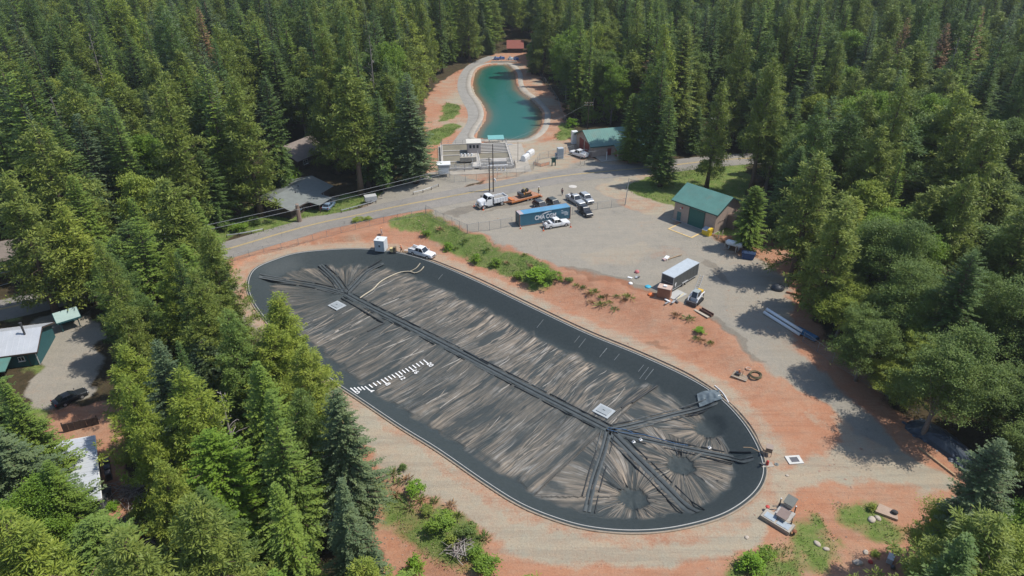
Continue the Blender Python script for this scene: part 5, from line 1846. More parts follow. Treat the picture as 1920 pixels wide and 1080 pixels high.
def vehicle(kind, name, label, cat, loc, rz, p, group=None):
    t = thing(name, label, cat, loc, rz, group)
    if kind in ('pickup', 'capped_pickup', 'utility'):
        L, W, hood, roof = 5.8, .99, 1.12, 1.92
        gh = [(1.0, hood + .02, .87), (.35, roof, .74), (-.75 if kind == 'pickup' else -1.0, roof, .74), (-.9 if kind == 'pickup' else -1.15, hood + .1, .87)]
    elif kind == 'suv':
        L, W, hood, roof = 4.75, .95, 1.06, 1.74
        gh = [(1.05, hood, .86), (.35, roof, .72), (-1.75, roof, .70), (-2.2, hood + .06, .84)]
    else:
        L, W, hood, roof = 4.5, .90, .92, 1.42
        gh = [(.85, hood, .80), (.05, roof, .64), (-1.05, roof, .64), (-1.75, hood + .03, .78)]
    h2 = L / 2
    r = .40 if kind != 'car' else .33
    back = -1.18 if kind in ('pickup', 'utility', 'capped_pickup') else -h2
    st = [ring8(h2, W * .82, .45, hood - .22), ring8(h2 - .18, W * .95, .36, hood - .10), ring8(1.1, W, .34, hood), ring8(.2, W, .34, hood + .02), ring8(back + .3, W, .34, hood + .06), ring8(back + (.0 if back > -1.5 else .0), W * (.99 if back > -1.5 else .9), .38, hood + .04)]
    MB().loft(st).build('body', p, t, smooth=False, bevel=.03)
    g = gh
    mb = MB()
    mb.loft([[(x, -w, z), (x, w, z)] + [(x, w * .98, z - .02), (x, -w * .98, z - .02)] for x, z, w in g][:0] or
            [[(g[0][0], -g[0][2], g[0][1]), (g[0][0], g[0][2], g[0][1]), (g[3][0], g[3][2], g[3][1]), (g[3][0], -g[3][2], g[3][1])],
             [(g[1][0], -g[1][2], g[1][1]), (g[1][0], g[1][2], g[1][1]), (g[2][0], g[2][2], g[2][1]), (g[2][0], -g[2][2], g[2][1])]])
    mb.build('window_band', M_GLASS, t)
    mb = MB()
    rx0, rx1, rw = g[1][0], g[2][0], g[1][2]
    mb.loft([[(rx0 + .06, -rw - .03, roof - .04), (rx0 + .06, rw + .03, roof - .04), (rx1 - .06, rw + .03, roof - .04), (rx1 - .06, -rw - .03, roof - .04)],
             [(rx0 - .08, -rw + .08, roof + .055), (rx0 - .08, rw - .08, roof + .055), (rx1 + .08, rw - .08, roof + .055), (rx1 + .08, -rw + .08, roof + .055)]])
    mb.build('roof', p, t)
    for s in (-1, 1):
        pm = MB()
        for (xa, za, wa), (xb, zb_, wb) in ((g[0], g[1]), (g[3], g[2])):
            pm.tube((xa, s * wa, za), (xb, s * wb, zb_), .05, n=4)
        xm = (g[1][0] + g[2][0]) / 2
        pm.tube((xm, s * (g[0][2] + .005), hood), (xm, s * (rw + .005), roof), .05, n=4)
        pm.build('pillar', p, t)
        MB().box((1.0, s * (W + .12), hood + .12), (.12, .2, .16)).build('mirror', p, t)
        MB().bx(h2 - .14, h2 - .02, min(s * .52, s * .80), max(s * .52, s * .80), hood - .36, hood - .2).build('headlight', M_LAMP, t)
        MB().bx(-h2 - .03, -h2 + .08, min(s * .70, s * .92), max(s * .70, s * .92), .72, 1.02).build('tail_light', M_TAIL, t)
        for xx in (h2 - 1.0, -h2 + 1.15):
            wheel(t, xx, s * (W + .01), r)
    MB().bx(h2 - .1, h2 + .08, -W * .86, W * .86, .36, .56).build('bumper', M_CHROME if 'p' in kind else M_DKSTEEL, t)
    MB().bx(h2 - .12, h2 + .02, -.5, .5, .6, .86).build('grille', M_DKSTEEL, t)
    MB().bx(-h2 - .1, -h2 + .05, -W * .86, W * .86, .42, .6).build('bumper', M_CHROME if 'p' in kind else M_DKSTEEL, t)
    if kind in ('pickup', 'capped_pickup'):
        bd = MB()
        bd.bx(-h2, -1.2, -W, W, .42, .74)
        for s in (-1, 1):
            bd.bx(-h2, -1.2, min(s * W, s * (W - .1)), max(s * W, s * (W - .1)), .742, 1.2)
        bd.bx(-h2, -h2 + .08, -W + .102, W - .102, .742, 1.18)
        bd.build('cargo_bed', p, t, bevel=.02)
        MB().bx(-h2 + .09, -1.21, -W + .11, W - .11, .745, .78).build('bed_liner', M_RUBBER, t)
        if kind == 'capped_pickup':
            lid = MB().bx(-h2 + .1, -1.3, -W + .02, W - .02, 1.21, 1.28).build('bed_cover', mat('grey_cover', (.36, .36, .36), .6), t)
            MB().bx(-h2 + .3, -1.6, .12, .34, 1.29, 1.36).build('dark_bar', M_DKSTEEL, lid)
            for s in (-1, 1):
                MB().bx(-h2 + .1, -1.3, min(s * (W + .01), s * (W - .25)), max(s * (W + .01), s * (W - .25)), 1.283, 1.45).build('toolbox', p, t)
        else:
            tool = MB().bx(-1.75, -1.28, -.8, .8, .9, 1.36).build('toolbox', P_WHITE, t)
            MB().bx(-2.2, -2.05, -.78, .78, .76, 1.3).build('tool_rack', M_DKSTEEL, t)
            MB().bx(-2.75, -2.3, -.55, .2, .76, 1.25).build('crate', P_WHITE, t)
            MB().ball((-2.55, .45, 1.25), .3).build('rope_bundle', M_DKSTEEL, t)
    if kind == 'utility':
        MB().bx(-h2, -1.2, -1.02, 1.02, .6, 1.45).build('utility_box', p, t, bevel=.03)
        MB().bx(-h2 + .1, -1.3, -.5, .5, 1.453, 1.75).build('top_box', p, t)
        for s in (-1, 1):
            mb = MB()
            mb.path([(-h2 + .2, s * .85, 1.45), (-h2 + .2, s * .85, 2.2), (-1.3, s * .85, 2.2), (-1.3, s * .85, 1.45)], .04)
            mb.build('ladder_rack', M_STEEL, t)
    return t

def place(px, py, p, q):
    return at(px, py), ang(p, q)
G_YARD = 'vehicles parked in the yard'
l, r = place(792, 479, (772, 476), (812, 487))
vehicle('capped_pickup', 'pickup_truck', 'white pickup with side toolboxes parked on red dirt by the reservoir', 'pickup truck', l, r, P_WHITE)
l, r = place(1043, 424, (1020, 428), (1066, 420))
vehicle('pickup', 'pickup_truck', 'white pickup with tools in its bed in front of the container', 'pickup truck', l, r, P_WHITE)
l, r = place(1014, 391, (1006, 386), (1022, 396))
vehicle('suv', 'sport_utility', 'dark grey sport utility behind the container nearest the dump truck', 'car', l, r, P_GREY, G_YARD)
l, r = place(1039, 387, (1031, 382), (1047, 392))
vehicle('suv', 'sport_utility', 'dark olive sport utility behind the far half of the container', 'car', l, r, paint('olive_car_paint', (.07, .075, .06)), G_YARD)
l, r = place(1079, 380, (1069, 374), (1090, 387))
vehicle('pickup', 'pickup_truck', 'silver pickup parked beside the container towards the road', 'pickup truck', l, r, P_SILVER, G_YARD)
l, r = place(1099, 377, (1091, 371), (1108, 384))
vehicle('suv', 'sport_utility', 'silver sport utility parked beyond the silver pickup', 'car', l, r, P_SILVER, G_YARD)
l, r = place(1097, 401, (1088, 393), (1107, 409))
vehicle('suv', 'sport_utility', 'black sport utility parked alone beyond the container end', 'car', l, r, P_BLACK, G_YARD)
l, r = place(1085, 293, (1099, 297), (1070, 287))
vehicle('utility', 'service_truck', 'white service truck outside the red doors of the control building', 'service truck', l, r, P_WHITE)
l, r = place(608, 381, (602, 388), (615, 373))
vehicle('car', 'parked_car', 'blue car in the shade of the grey-roofed house', 'car', l, r, P_BLUE)
l, r = place(617, 390, (611, 396), (624, 383))
vehicle('car', 'parked_car', 'pale blue car parked nearest the road at the grey-roofed house', 'car', l, r, P_PBLUE)
l, r = place(134, 751, (120, 756), (150, 742))
vehicle('car', 'parked_car', 'black car on the gravel drive beneath pines', 'car', l, r, P_BLACK)
l, r = place(192, 944, (185, 960), (194, 925))
vehicle('car', 'parked_car', 'dark car parked close to the pale-roofed shed', 'car', l, r, P_GREY)
l, r = place(112, 487, (90, 492), (130, 482))
vehicle('car', 'parked_car', 'silver car under the trees beside the roadside house', 'car', l, r, P_SILVER)

# dump truck and its trailer
a, b = at(899, 391), at(948, 380)
r = math.atan2(a.y - b.y, a.x - b.x)
mid = at(922, 385.5)
t = thing('dump_truck', 'white dump truck parked by the utility poles with orange trailer', 'dump truck', mid, r)
MB().loft([ring8(3.5, .85, .75, 1.65, .15), ring8(3.3, 1.0, .65, 1.85, .15), ring8(2.0, 1.05, .65, 2.1, .12), ring8(1.9, 1.05, .65, 2.1, .1)]).build('bonnet', P_WHITE, t, bevel=.03)
MB().loft([ring8(1.9, 1.1, .7, 2.1, .03), ring8(.35, 1.1, .7, 2.1, .03)]).build('cab', P_WHITE, t)
MB().loft([[(1.85, -1.02, 2.1), (1.85, 1.02, 2.1), (.4, 1.02, 2.1), (.4, -1.02, 2.1)], [(1.35, -.92, 2.78), (1.35, .92, 2.78), (.42, .92, 2.78), (.42, -.92, 2.78)]]).build('cab_window', M_GLASS, t)
MB().bx(.3, 1.5, -1.0, 1.0, 2.783, 2.95).build('cab_roof', P_WHITE, t, bevel=.04)
for s in (-1, 1):
    MB().tube((1.85, s * 1.03, 2.1), (1.38, s * .95, 2.78), .06, n=4).build('pillar', P_WHITE, t)
    MB().bx(.3, .55, min(s * .9, s * 1.06), max(s * .9, s * 1.06), 2.1, 2.8).build('pillar', P_WHITE, t)
    MB().box((2.0, s * 1.35, 2.2), (.15, .3, .5)).build('mirror', M_DKSTEEL, t)
    MB().bx(3.38, 3.56, min(s * .55, s * .9), max(s * .55, s * .9), 1.05, 1.35).build('headlight', M_LAMP, t)
    wheel(t, 2.55, s * 1.16, .52, .3)
    wheel(t, -2.1, s * 1.2, .54, .5)
    MB().bx(1.95, 3.2, min(s * 1.0, s * 1.24), max(s * 1.0, s * 1.24), 1.1, 1.22).build('mudguard', P_WHITE, t)
    MB().bx(.2, 1.6, min(s * .7, s * 1.2), max(s * .7, s * 1.2), .5, .66).build('step', M_STEEL, t)
MB().bx(3.45, 3.75, -1.1, 1.1, .5, .85).build('bumper', M_CHROME, t)
MB().bx(3.44, 3.54, -.5, .5, .9, 1.55).build('grille', M_CHROME, t)
MB().bx(-3.4, .3, -.45, .45, .6, .9).build('chassis', M_DKSTEEL, t)
MB().bx(.05, .28, -.95, .95, .9, 2.7).build('headboard', M_DKSTEEL, t)
mb = MB()
mb.bx(-3.5, .0, -1.2, 1.2, .95, 1.1)
for s in (-1, 1):
    mb.bx(-3.5, 0, min(s * 1.2, s * 1.08), max(s * 1.2, s * 1.08), 1.103, 2.05)
mb.bx(-.12, .0, -1.077, 1.077, 1.103, 2.55)
mb.build('dump_body', P_WHITE, t)
MB().bx(-3.62, -3.503, -1.22, 1.22, 1.0, 2.1).build('tailgate', P_WHITE, t)
MB().bx(-.12, .9, -1.1, 1.1, 2.553, 2.68).build('cab_shield', P_WHITE, t)
for k in range(5):
    for s in (-1, 1):
        MB().bx(-3.2 + k * .72, -3.1 + k * .72, min(s * 1.203, s * 1.26), max(s * 1.203, s * 1.26), 1.0, 2.0).build('side_rib', P_WHITE, t)
MB().bx(-3.3, -.3, -1.0, 1.0, 1.11, 1.75).build('gravel_load', mat('grey_gravel', (.26, .24, .21), .95, var=.35, scale=5), t)
M_ORANGE = mat('orange_trailer_paint', (.50, .17, .05), .6, var=.2, dirt=.3)
M_DECK = mat('rusty_deck', (.38, .20, .125), .8, var=.2)
a, b = at(950, 383), at(1003, 369.5)
r = math.atan2(a.y - b.y, a.x - b.x)
tr = thing('flatbed_trailer', 'orange flatbed trailer hitched behind the white dump truck', 'trailer', (a + b) / 2, r)
MB().bx(-4.3, 3.4, -1.22, 1.22, .72, .86).build('deck', M_DECK, tr)
for s in (-1, 1):
    MB().bx(-4.3, 3.4, min(s * 1.22, s * 1.3), max(s * 1.22, s * 1.3), .55, .9).build('side_rail', M_ORANGE, tr)
    for xx in (-2.2, -1.2):
        wheel(tr, xx, s * 1.2, .38, .25)
    MB().box((4.1, s * .5, .75), (1.9, .14, .14), -s * .5).build('drawbar', M_ORANGE, tr)
for k in range(9):
    MB().bx(-4.2 + k * .84, -3.42 + k * .84, -1.18, 1.18, .863, .885).build('deck_plank', M_DECK, tr)
MB().box((-4.9, 0, .5), (1.3, 2.3, .12), 0, -.5).build('ramp', M_ORANGE, tr)
MB().bx(2.4, 3.2, -1.0, 1.0, .89, 1.15).build('chain_box', M_ORANGE, tr)
# tracked paver-like machine on the trailer
M_MACH = mat('machine_orange', (.52, .23, .05), .5, var=.15)
mp_ = tr.matrix_basis.to_translation()
mloc = Vector((mp_.x, mp_.y, mp_.z)) + Vector((math.cos(r) * -1.2, math.sin(r) * -1.2, .89))
t = thing('tracked_machine', 'small orange tracked machine with black rolls riding on the flatbed', 'machine', mloc, r)
for s in (-1, 1):
    MB().prism([(-1.2, .0), (1.2, 0), (1.5, .25), (1.2, .52), (-1.2, .52), (-1.5, .25)], 'y', s * .7 - .18, s * .7 + .18).build('track', M_RUBBER, t)
MB().bx(-1.4, 1.4, -.5, .5, .3, .95).build('body', M_MACH, t, bevel=.05)
MB().bx(-1.5, .3, -.75, .75, .955, 1.12).build('hood', M_DECK, t, bevel=.03)
for xx in (.75, -.35):
    MB().ball((xx, .15, 1.5), .48, sz=(1, .9, 1)).build('black_roll', M_RUBBER, t, smooth=True)
MB().path([(.2, -.6, .95), (.2, -.6, 2.0), (.2, .6, 2.0), (.2, .6, .95)], .05).build('roll_bar', mat('machine_yellow', (.6, .45, .06), .5), t)
MB().bx(1.0, 1.7, -.9, .9, .35, 1.1).build('blade', M_DKSTEEL, t)

# enclosed cargo trailer
a, r, w = frame((1260, 549), (1305, 521))
t = thing('cargo_trailer', 'enclosed dark grey cargo trailer with a pale roof in the yard', 'trailer', a, r)
M_TG = mat('trailer_grey', (.085, .09, .088), .5, var=.1)
L_ = 8.2
MB().bx(0, L_, 0, 2.5, .55, 3.0).build('body', M_TG, t, bevel=.04)
MB().bx(-.04, L_ + .04, -.04, 2.54, 3.003, 3.12).build('roof', mat('trailer_roof', (.42, .46, .48), .45), t)
for yy in (-.03, 2.42):
    for xx in (-.03, L_ - .06):
        MB().bx(xx, xx + .09, yy, yy + .11, .5, 3.0).build('corner_trim', M_STEEL, t)
    MB().bx(.063, L_ - .063, yy + (.0 if yy < 0 else .05), yy + .06 + (.0 if yy < 0 else .05), .48, .62).build('skirt', M_STEEL, t)
MB().bx(-.02, .01, .15, 2.35, 1.75, 1.82).build('front_trim', M_STEEL, t)
for k in range(7):
    MB().bx(1.1 + k * 1.1, 1.13 + k * 1.1, -.012, .004, .65, 2.95).build('panel_seam', M_DKSTEEL, t)
for yy in (-.02, 2.52):
    for xx in (3.4, 4.3):
        wheel(t, xx, -.04 if yy < 0 else 2.54, .36)
MB().bx(2.95, 4.75, -.22, -.003, .75, .86).build('mudguard', M_STEEL, t)
mb = MB()
mb.bx(.7, 1.1, -.012, .003, 1.5, 1.75)
mb.bx(.8, 1.0, -.012, .003, .95, 1.49)
mb.bx(.62, .78, -.012, .003, 1.3, 1.49)
mb.build('white_emblem', M_WHITE, t)
MB().path([(-1.5, 1.25, .55), (0, .5, .55)], .06).path([(-1.5, 1.25, .55), (0, 2.0, .55)], .06).tube((-1.4, 1.25, 0), (-1.4, 1.25, .9), .06).build('drawbar', M_DKSTEEL, t)
MB().tube((-1.55, 1.25, .62), (-1.75, 1.25, .62), .08).build('coupler', M_STEEL, t)

# skid-steer loader
a, b = at(1311, 558), at(1296, 573)
r = math.atan2(b.y - a.y, b.x - a.x)
t = thing('skid_steer', 'white skid-steer loader with yellow counterweight on the red bank edge', 'loader', (a + b) / 2, r)
for s in (-1, 1):
    MB().prism([(-1.2, 0), (.9, 0), (1.2, .3), (1.0, .62), (-1.0, .72), (-1.45, .35)], 'y', s * .78 - .2, s * .78 + .2).build('track', M_RUBBER, t)
    mb = MB()
    mb.path([(-1.5, s * .8, 1.6), (-.2, s * .85, 1.7), (1.1, s * .85, 1.15), (1.55, s * .8, .45)], .11)
    mb.build('lift_arm', P_WHITE, t)
MB().bx(-1.6, .9, -.62, .62, .35, 1.25).build('body', P_WHITE, t, bevel=.06)
MB().loft([[(1.0, -.55, 1.25), (1.0, .55, 1.25), (-.6, .55, 1.25), (-.6, -.55, 1.25)], [(.6, -.5, 2.15), (.6, .5, 2.15), (-.55, .5, 2.15), (-.55, -.5, 2.15)]]).build('cab', M_GLASS, t)
MB().bx(-.62, .66, -.56, .56, 2.153, 2.26).build('cab_roof', mat('loader_roof', (.3, .34, .33), .5), t, bevel=.03)
for x0, y0, x1 in ((1.02, .56, .62), (1.02, -.56, .62), (-.62, .56, -.57), (-.62, -.56, -.57)):
    MB().tube((x0, y0, 1.25), (x1, y0 * .9, 2.17), .06, n=4).build('cab_post', P_WHITE, t)
MB().bx(1.45, 1.85, -.95, .95, .05, .75).build('bucket', M_DKSTEEL, t)
MB().bx(-1.9, -1.2, -.5, .5, 1.25, 1.75).build('counterweight', mat('loader_yellow', (.66, .40, .03), .5), t, bevel=.06)
MB().bx(-1.95, -1.62, -.65, .65, .5, 1.24).build('rear_grille', M_DKSTEEL, t)
# ladder frame lying behind it
a, b = at(1303, 551), at(1316, 517)
t = thing('ladder', 'thin pale ladder lying on the gravel behind the skid-steer', 'ladder', a)
dv = b - a
nrm = Vector((-dv.y, dv.x, 0)).normalized() * .35
for s in (-1, 1):
    MB().tube(nrm * s + Vector((0, 0, .1)), dv + nrm * s * .8 + Vector((0, 0, .1)), .05, n=5).build('rail', M_STEEL, t)
for k in range(9):
    f = (k + .5) / 9
    MB().tube(dv * f + nrm + Vector((0, 0, .1)), dv * f - nrm + Vector((0, 0, .1)), .035, n=5).build('rung', M_STEEL, t)
# motorhomes glimpsed between the trees
for px, py, lab in ((1352, 240, 'white motorhome glimpsed between trunks beyond the garage lawn'), (1412, 250, 'white camper mostly hidden by pines beyond the garage lawn')):
    t = thing('motorhome', lab, 'motorhome', at(px, py), math.radians(10))
    MB().bx(-3.4, 2.4, -1.2, 1.2, .6, 3.0).build('body', P_WHITE, t, bevel=.12)
    MB().bx(2.403, 3.4, -1.1, 1.1, .6, 1.8).build('cab', P_WHITE, t, bevel=.1)
    MB().bx(-2.8, -1.2, -1.23, -1.19, 1.6, 2.3).build('window', M_GLASS, t)
    MB().bx(.2, 1.6, -1.23, -1.19, 1.6, 2.3).build('window', M_GLASS, t)
    for xx in (-2.2, 2.5):
        for s in (-1, 1):
            wheel(t, xx, s * 1.15, .4)
# ------------------------------------------------------------------ fences, rails, poles and wires
M_FENCE = mat('fence_steel', (.30, .31, .31), .6, .3, var=.15)

def fence(name, label, pts_px, h, group=None, step=3.0, mesh=True, world_pts=None, wire=.009, cell=.30):
    P = [at(*p) for p in pts_px] if world_pts is None else world_pts
    t = thing(name, label, 'fence', P[0], 0, group)
    o0 = P[0].copy()
    posts, wires, rails = [], MB(), MB()
    for a, b in zip(P[:-1], P[1:]):
        d = b - a
        n = max(1, round(math.hypot(d.x, d.y) / step))
        u = Vector((d.x, d.y, 0)).normalized()
        nn = Vector((-u.y, u.x, 0)) * .004
        for k in range(n):
            p, q2 = a + d * (k / n), a + d * ((k + 1) / n)
            p.z, q2.z = gz(p.x, p.y), gz(q2.x, q2.y)
            posts.append(p - o0)
            rails.tube(p - o0 + Vector((0, 0, h)), q2 - o0 + Vector((0, 0, h)), .028, n=5)
            rails.tube(p - o0 + Vector((0, 0, .06)), q2 - o0 + Vector((0, 0, .06)), .016, n=4)
            if mesh:
                L = (q2 - p).length
                m = int((L + h) / cell)
                for s in (0, 1):
                    for j in range(1, m):
                        c0 = j * cell
                        x0, z0 = (c0, 0.05) if c0 < L else (L, c0 - L)
                        x1, z1 = (c0 - h, h) if c0 > h else (0, c0)
                        if s:
                            x0, x1 = L - x0, L - x1
                        A = p - o0 + (q2 - p) * (x0 / L) + Vector((0, 0, z0))
                        B = p - o0 + (q2 - p) * (x1 / L) + Vector((0, 0, z1))
                        e = (B - A).normalized().cross(nn.normalized()) * wire
                        off = nn * (1 if s else -1)
                        wires.add([A - e + off, A + e + off, B + e + off, B - e + off], [(0, 1, 2, 3)])
    posts.append(P[-1] - o0)
    pm = MB().tube((0, 0, -.2), (0, 0, h + .08), .04, n=6).mesh('post', M_FENCE)
    for p in posts:
        link(bpy.data.objects.new('post', pm), t).location = p
    rails.build('rail', M_FENCE, t, fix=False)
    if wires.v:
        wires.build('chain_link', M_FENCE, t, fix=False)['kind'] = 'stuff'
    return t
fence('chain_link_fence', 'chain-link fence from the roadside corner along the top of the grassy bank', [(799, 401), (818, 411), (848, 425), (876, 438)], 2.1)
fence('chain_link_fence', 'chain-link fence running from the bank corner to the blue container', [(877, 438), (918, 432), (960, 424)], 2.1)
fence('chain_link_fence', 'chain-link fence with a gate between the black car and garage lawn', [(1073, 403), (1120, 393), (1172, 386)], 1.9)
fence('chain_link_fence', 'low chain-link fence along the road above the red dirt', [(440, 489), (495, 474), (560, 459), (640, 437), (720, 418), (798, 401)], 1.5, wire=.006, cell=.36)
fence('chain_link_fence', 'chain-link fence around the road side of the filter basins', [(818, 333), (852, 342), (915, 338), (968, 331), (1000, 318), (1012, 300), (1075, 285)], 1.9)
fence('chain_link_fence', 'chain-link fence along the far bank of the pond by the trees', [(1062, 235), (1052, 215), (1047, 195), (1030, 168), (1010, 138)], 1.8, step=4, cell=.45)
fence('chain_link_fence', 'chain-link fence in deep shade beside the stored pipes', [(1505, 640), (1560, 680), (1640, 730), (1720, 775)], 1.8, cell=.4)
gt = fence('drive_gate', 'low tubular gate across the gravel drive by the teal cabin', [(71, 633), (94, 628), (118, 622)], 1.3, step=2.2, mesh=False)
gt['category'] = 'gate'

def guard_rail(label, pts):
    P = smooth_open(np.array([list(at(*p)) for p in pts]), 2.0)
    t = thing('guard_rail', label, 'guard rail', P[0], 0, 'guard rails along the road')
    o0 = Vector(P[0])
    mb = MB()
    for a, b in zip(P[:-1], P[1:]):
        for z, rr in ((.70, .045), (.58, .045), (.64, .03)):
            mb.tube(Vector(a) - o0 + Vector((0, 0, z)), Vector(b) - o0 + Vector((0, 0, z)), rr, n=6)
    mb.build('rail', M_STEEL, t, fix=False)
    pm = MB().bx(-.07, .07, -.07, .07, -.2, .68).mesh('post', M_DKWOOD)
    for p in P:
        link(bpy.data.objects.new('post', pm), t).location = Vector(p) - o0
guard_rail('pale guard rail at the road below the leaning roadside shrubs', [(426, 446), (460, 441), (494, 434)])
guard_rail('guard rail along the lawn edge beside the grey-roofed house drive', [(640, 399), (670, 391), (705, 381)])
guard_rail('dark guard rail along the road in front of the filter basins', [(775, 365), (800, 359), (822, 350)])

def pole(px, py, h, label, arms=(), name='utility_pole', m=None, r=.15, extra=None, lean=0):
    p = at(px, py)
    t = thing(name, label, 'utility pole' if name == 'utility_pole' else 'post', p)
    t.rotation_euler = (0, lean, 0)
    MB().tube((0, 0, -.3), (0, 0, h), r, r * .65, 8).build('pole', m or M_DKWOOD, t)
    for z, w, a in arms:
        o = MB().box((0, 0, z), (w, .12, .14), a).build('crossarm', M_WOOD if m is None else m, t)
        for k in (-.45, -.2, .2, .45):
            MB().tube((k * w * math.cos(a), k * w * math.sin(a), z + .07), (k * w * math.cos(a), k * w * math.sin(a), z + .28), .05, n=6).build('insulator', M_WHITE, o)
    if extra:
        extra(t)
    return p
def trans(t):
    MB().tube((.35, 0, 2.9), (.35, 0, 3.5), .16).build('white_box', M_WHITE, t)
    MB().tube((.6, -.3, 2.6), (.6, -.3, 3.3), .12).build('white_box', M_WHITE, t)
def trans2(t):
    MB().tube((.4, .1, 7.0), (.4, .1, 8.0), .28).build('transformer', M_STEEL, t)
pA = pole(918, 359, 8.5, 'shorter dark wooden pole of the pair behind the dump truck')
pB = pole(925, 360, 11.8, 'taller dark wooden pole of the pair behind the dump truck', extra=trans)
pC = pole(1101, 252, 9.8, 'wooden pole with double crossarms behind the control building', [(9.4, 2.6, .1), (8.7, 2.6, .1)])
pD = pole(786, 168, 8.5, 'pale pole with a crossarm in the forest left of the pond', [(8.2, 3.0, 0)], m=M_STEEL)
pE = pole(1172, 384, 6.6, 'pale leaning pole at the gate by the garage lawn', m=M_STEEL, r=.11, lean=.06)
for px, py, h, lab in ((829, 297, 5.4, 'thin lamp post at the back corner of the filter basins'), (871, 322, 3.4, 'thin post in front of the white machines of the filter basins'),
                       (971, 305, 5.6, 'thin lamp post on the side of the filter basins towards the tanks')):
    pole(px, py, h, lab, name='lamp_post', m=M_DKSTEEL, r=.07)
pole(562, 415, 4.2, 'thick pale-topped dead trunk standing at the road edge', name='dead_stump', m=mat('stump_bark', (.24, .175, .13), .95, var=.25), r=.62)

def cable(label, a, b, sag, r, group=None):
    t = MB()
    a, b = Vector(a), Vector(b)
    pts = [a + (b - a) * f - Vector((0, 0, sag * 4 * f * (1 - f))) - a for f in np.linspace(0, 1, 25)]
    t.path(pts, r, 5)
    o = t.build('overhead_cable', mat('cable_grey', (.32, .33, .33), .6), None, fix=False)
    o.location = a
    tag(o, label, 'cable', group)
def air(px, py, z):
    p = at_z(px, py, z)
    return (p[0], p[1], z)
e1, e2 = air(-70, 515, 11), air(-70, 526, 10.3)
cable('upper of the two thin cables crossing in front of the grey-roofed house', e1, (pA.x, pA.y, pA.z + 8.3), .9, .03)
cable('lower of the two thin cables crossing in front of the grey-roofed house', e2, (pA.x, pA.y, pA.z + 7.4), .9, .03)
cable('thick pale cable low over the road verge at the picture edge', air(-60, 553, 6.5), air(300, 440, 6.5), .3, .045)
cable('thin cable from the pale leaning pole to the paired poles', (pE.x, pE.y, pE.z + 6.4), (pB.x, pB.y, pB.z + 6.8), .5, .02)
cable('cable strung to the porch of the control building', (pB.x, pB.y, pB.z + 7.5), (31.5, 180, 6.0), .7, .03)
cable('high cable running from the paired poles to the crossarm pole', (pB.x, pB.y, pB.z + 11.5), (pC.x, pC.y, pC.z + 9.5), .8, .012)

# ------------------------------------------------------------------ people
def person(px, py, rz, label, top, legs, hat, stride=.18, bend=0.0, arms='down'):
    t = thing('person', label, 'person', at(px, py), rz)
    bv = bend
    V = {'pel': (0, 0, .93), 'wai': (bv * .15, 0, 1.12), 'che': (bv * .4, 0, 1.36), 'nec': (bv * .6, 0, 1.50), 'hea': (bv * .75, 0, 1.62), 'top': (bv * .8, 0, 1.74)}
    R = {'pel': .15, 'wai': .135, 'che': .165, 'nec': .06, 'hea': .10, 'top': .07}
    E = [('pel', 'wai'), ('wai', 'che'), ('che', 'nec'), ('nec', 'hea'), ('hea', 'top')]
    for s, n in ((1, 'l'), (-1, 'r')):
        st = stride * s
        V.update({'hip' + n: (0, .10 * s, .86), 'kne' + n: (st * .6 + .04, .11 * s, .48), 'ank' + n: (st, .12 * s, .09), 'toe' + n: (st + .17, .13 * s, .04)})
        R.update({'hip' + n: .105, 'kne' + n: .07, 'ank' + n: .05, 'toe' + n: .04})
        E += [('pel', 'hip' + n), ('hip' + n, 'kne' + n), ('kne' + n, 'ank' + n), ('ank' + n, 'toe' + n)]
        cx = V['che'][0]
        if arms == 'down':
            el, ha = (cx - .02, .27 * s, 1.14), (cx + .10, .27 * s, .92)
        else:
            el, ha = (cx + .12, .26 * s, 1.16), (cx + .36, .16 * s, 1.12)
        V.update({'sho' + n: (cx, .20 * s, 1.42), 'elb' + n: el, 'han' + n: ha, 'fin' + n: (ha[0] + .05, ha[1], ha[2] - .08)})
        R.update({'sho' + n: .075, 'elb' + n: .05, 'han' + n: .042, 'fin' + n: .03})
        E += [('che', 'sho' + n), ('sho' + n, 'elb' + n), ('elb' + n, 'han' + n), ('han' + n, 'fin' + n)]
    def skin(name, keys, m, k=1.0, parent=t):
        keys = [x for x in V if x in keys]
        ix = {x: i for i, x in enumerate(keys)}
        me = bpy.data.meshes.new(name)
        me.from_pydata([V[x] for x in keys], [(ix[a], ix[b]) for a, b in E if a in ix and b in ix], [])
        me.materials.append(m)
        o = link(bpy.data.objects.new(name, me), parent)
        md = o.modifiers.new('skin', 'SKIN')
        lay = me.skin_vertices[0].data if me.skin_vertices else None
        if lay is None:
            bm = bmesh.new()
            bm.from_mesh(me)
            bm.verts.layers.skin.verify()
            bm.to_mesh(me)
            bm.free()
            lay = me.skin_vertices[0].data
        for x, i in ix.items():
            lay[i].radius = (R[x] * k, R[x] * k)
        lay[0].use_root = True
        sb = o.modifiers.new('sub', 'SUBSURF')
        sb.levels = sb.render_levels = 1
        return o
    skin('body', set(V), mat('skin', (.42, .26, .19), .6))
    skin('jacket', {'pel', 'wai', 'che', 'shol', 'shor', 'elbl', 'elbr'}, top, 1.12)
    skin('trousers', {'pel', 'hipl', 'hipr', 'knel', 'kner', 'ankl', 'ankr'}, legs, 1.12)
    MB().ball((V['top'][0], 0, 1.745), .135, sz=(1.1, 1, .75)).tube((V['top'][0] + .02, 0, 1.70), (V['top'][0] + .02, 0, 1.72), .17, n=12).build('hard_hat', hat, t, smooth=True)
M_HIVO, M_HIVY = mat('orange_workwear', (.62, .15, .04), .7), mat('yellow_workwear', (.62, .58, .22), .7)
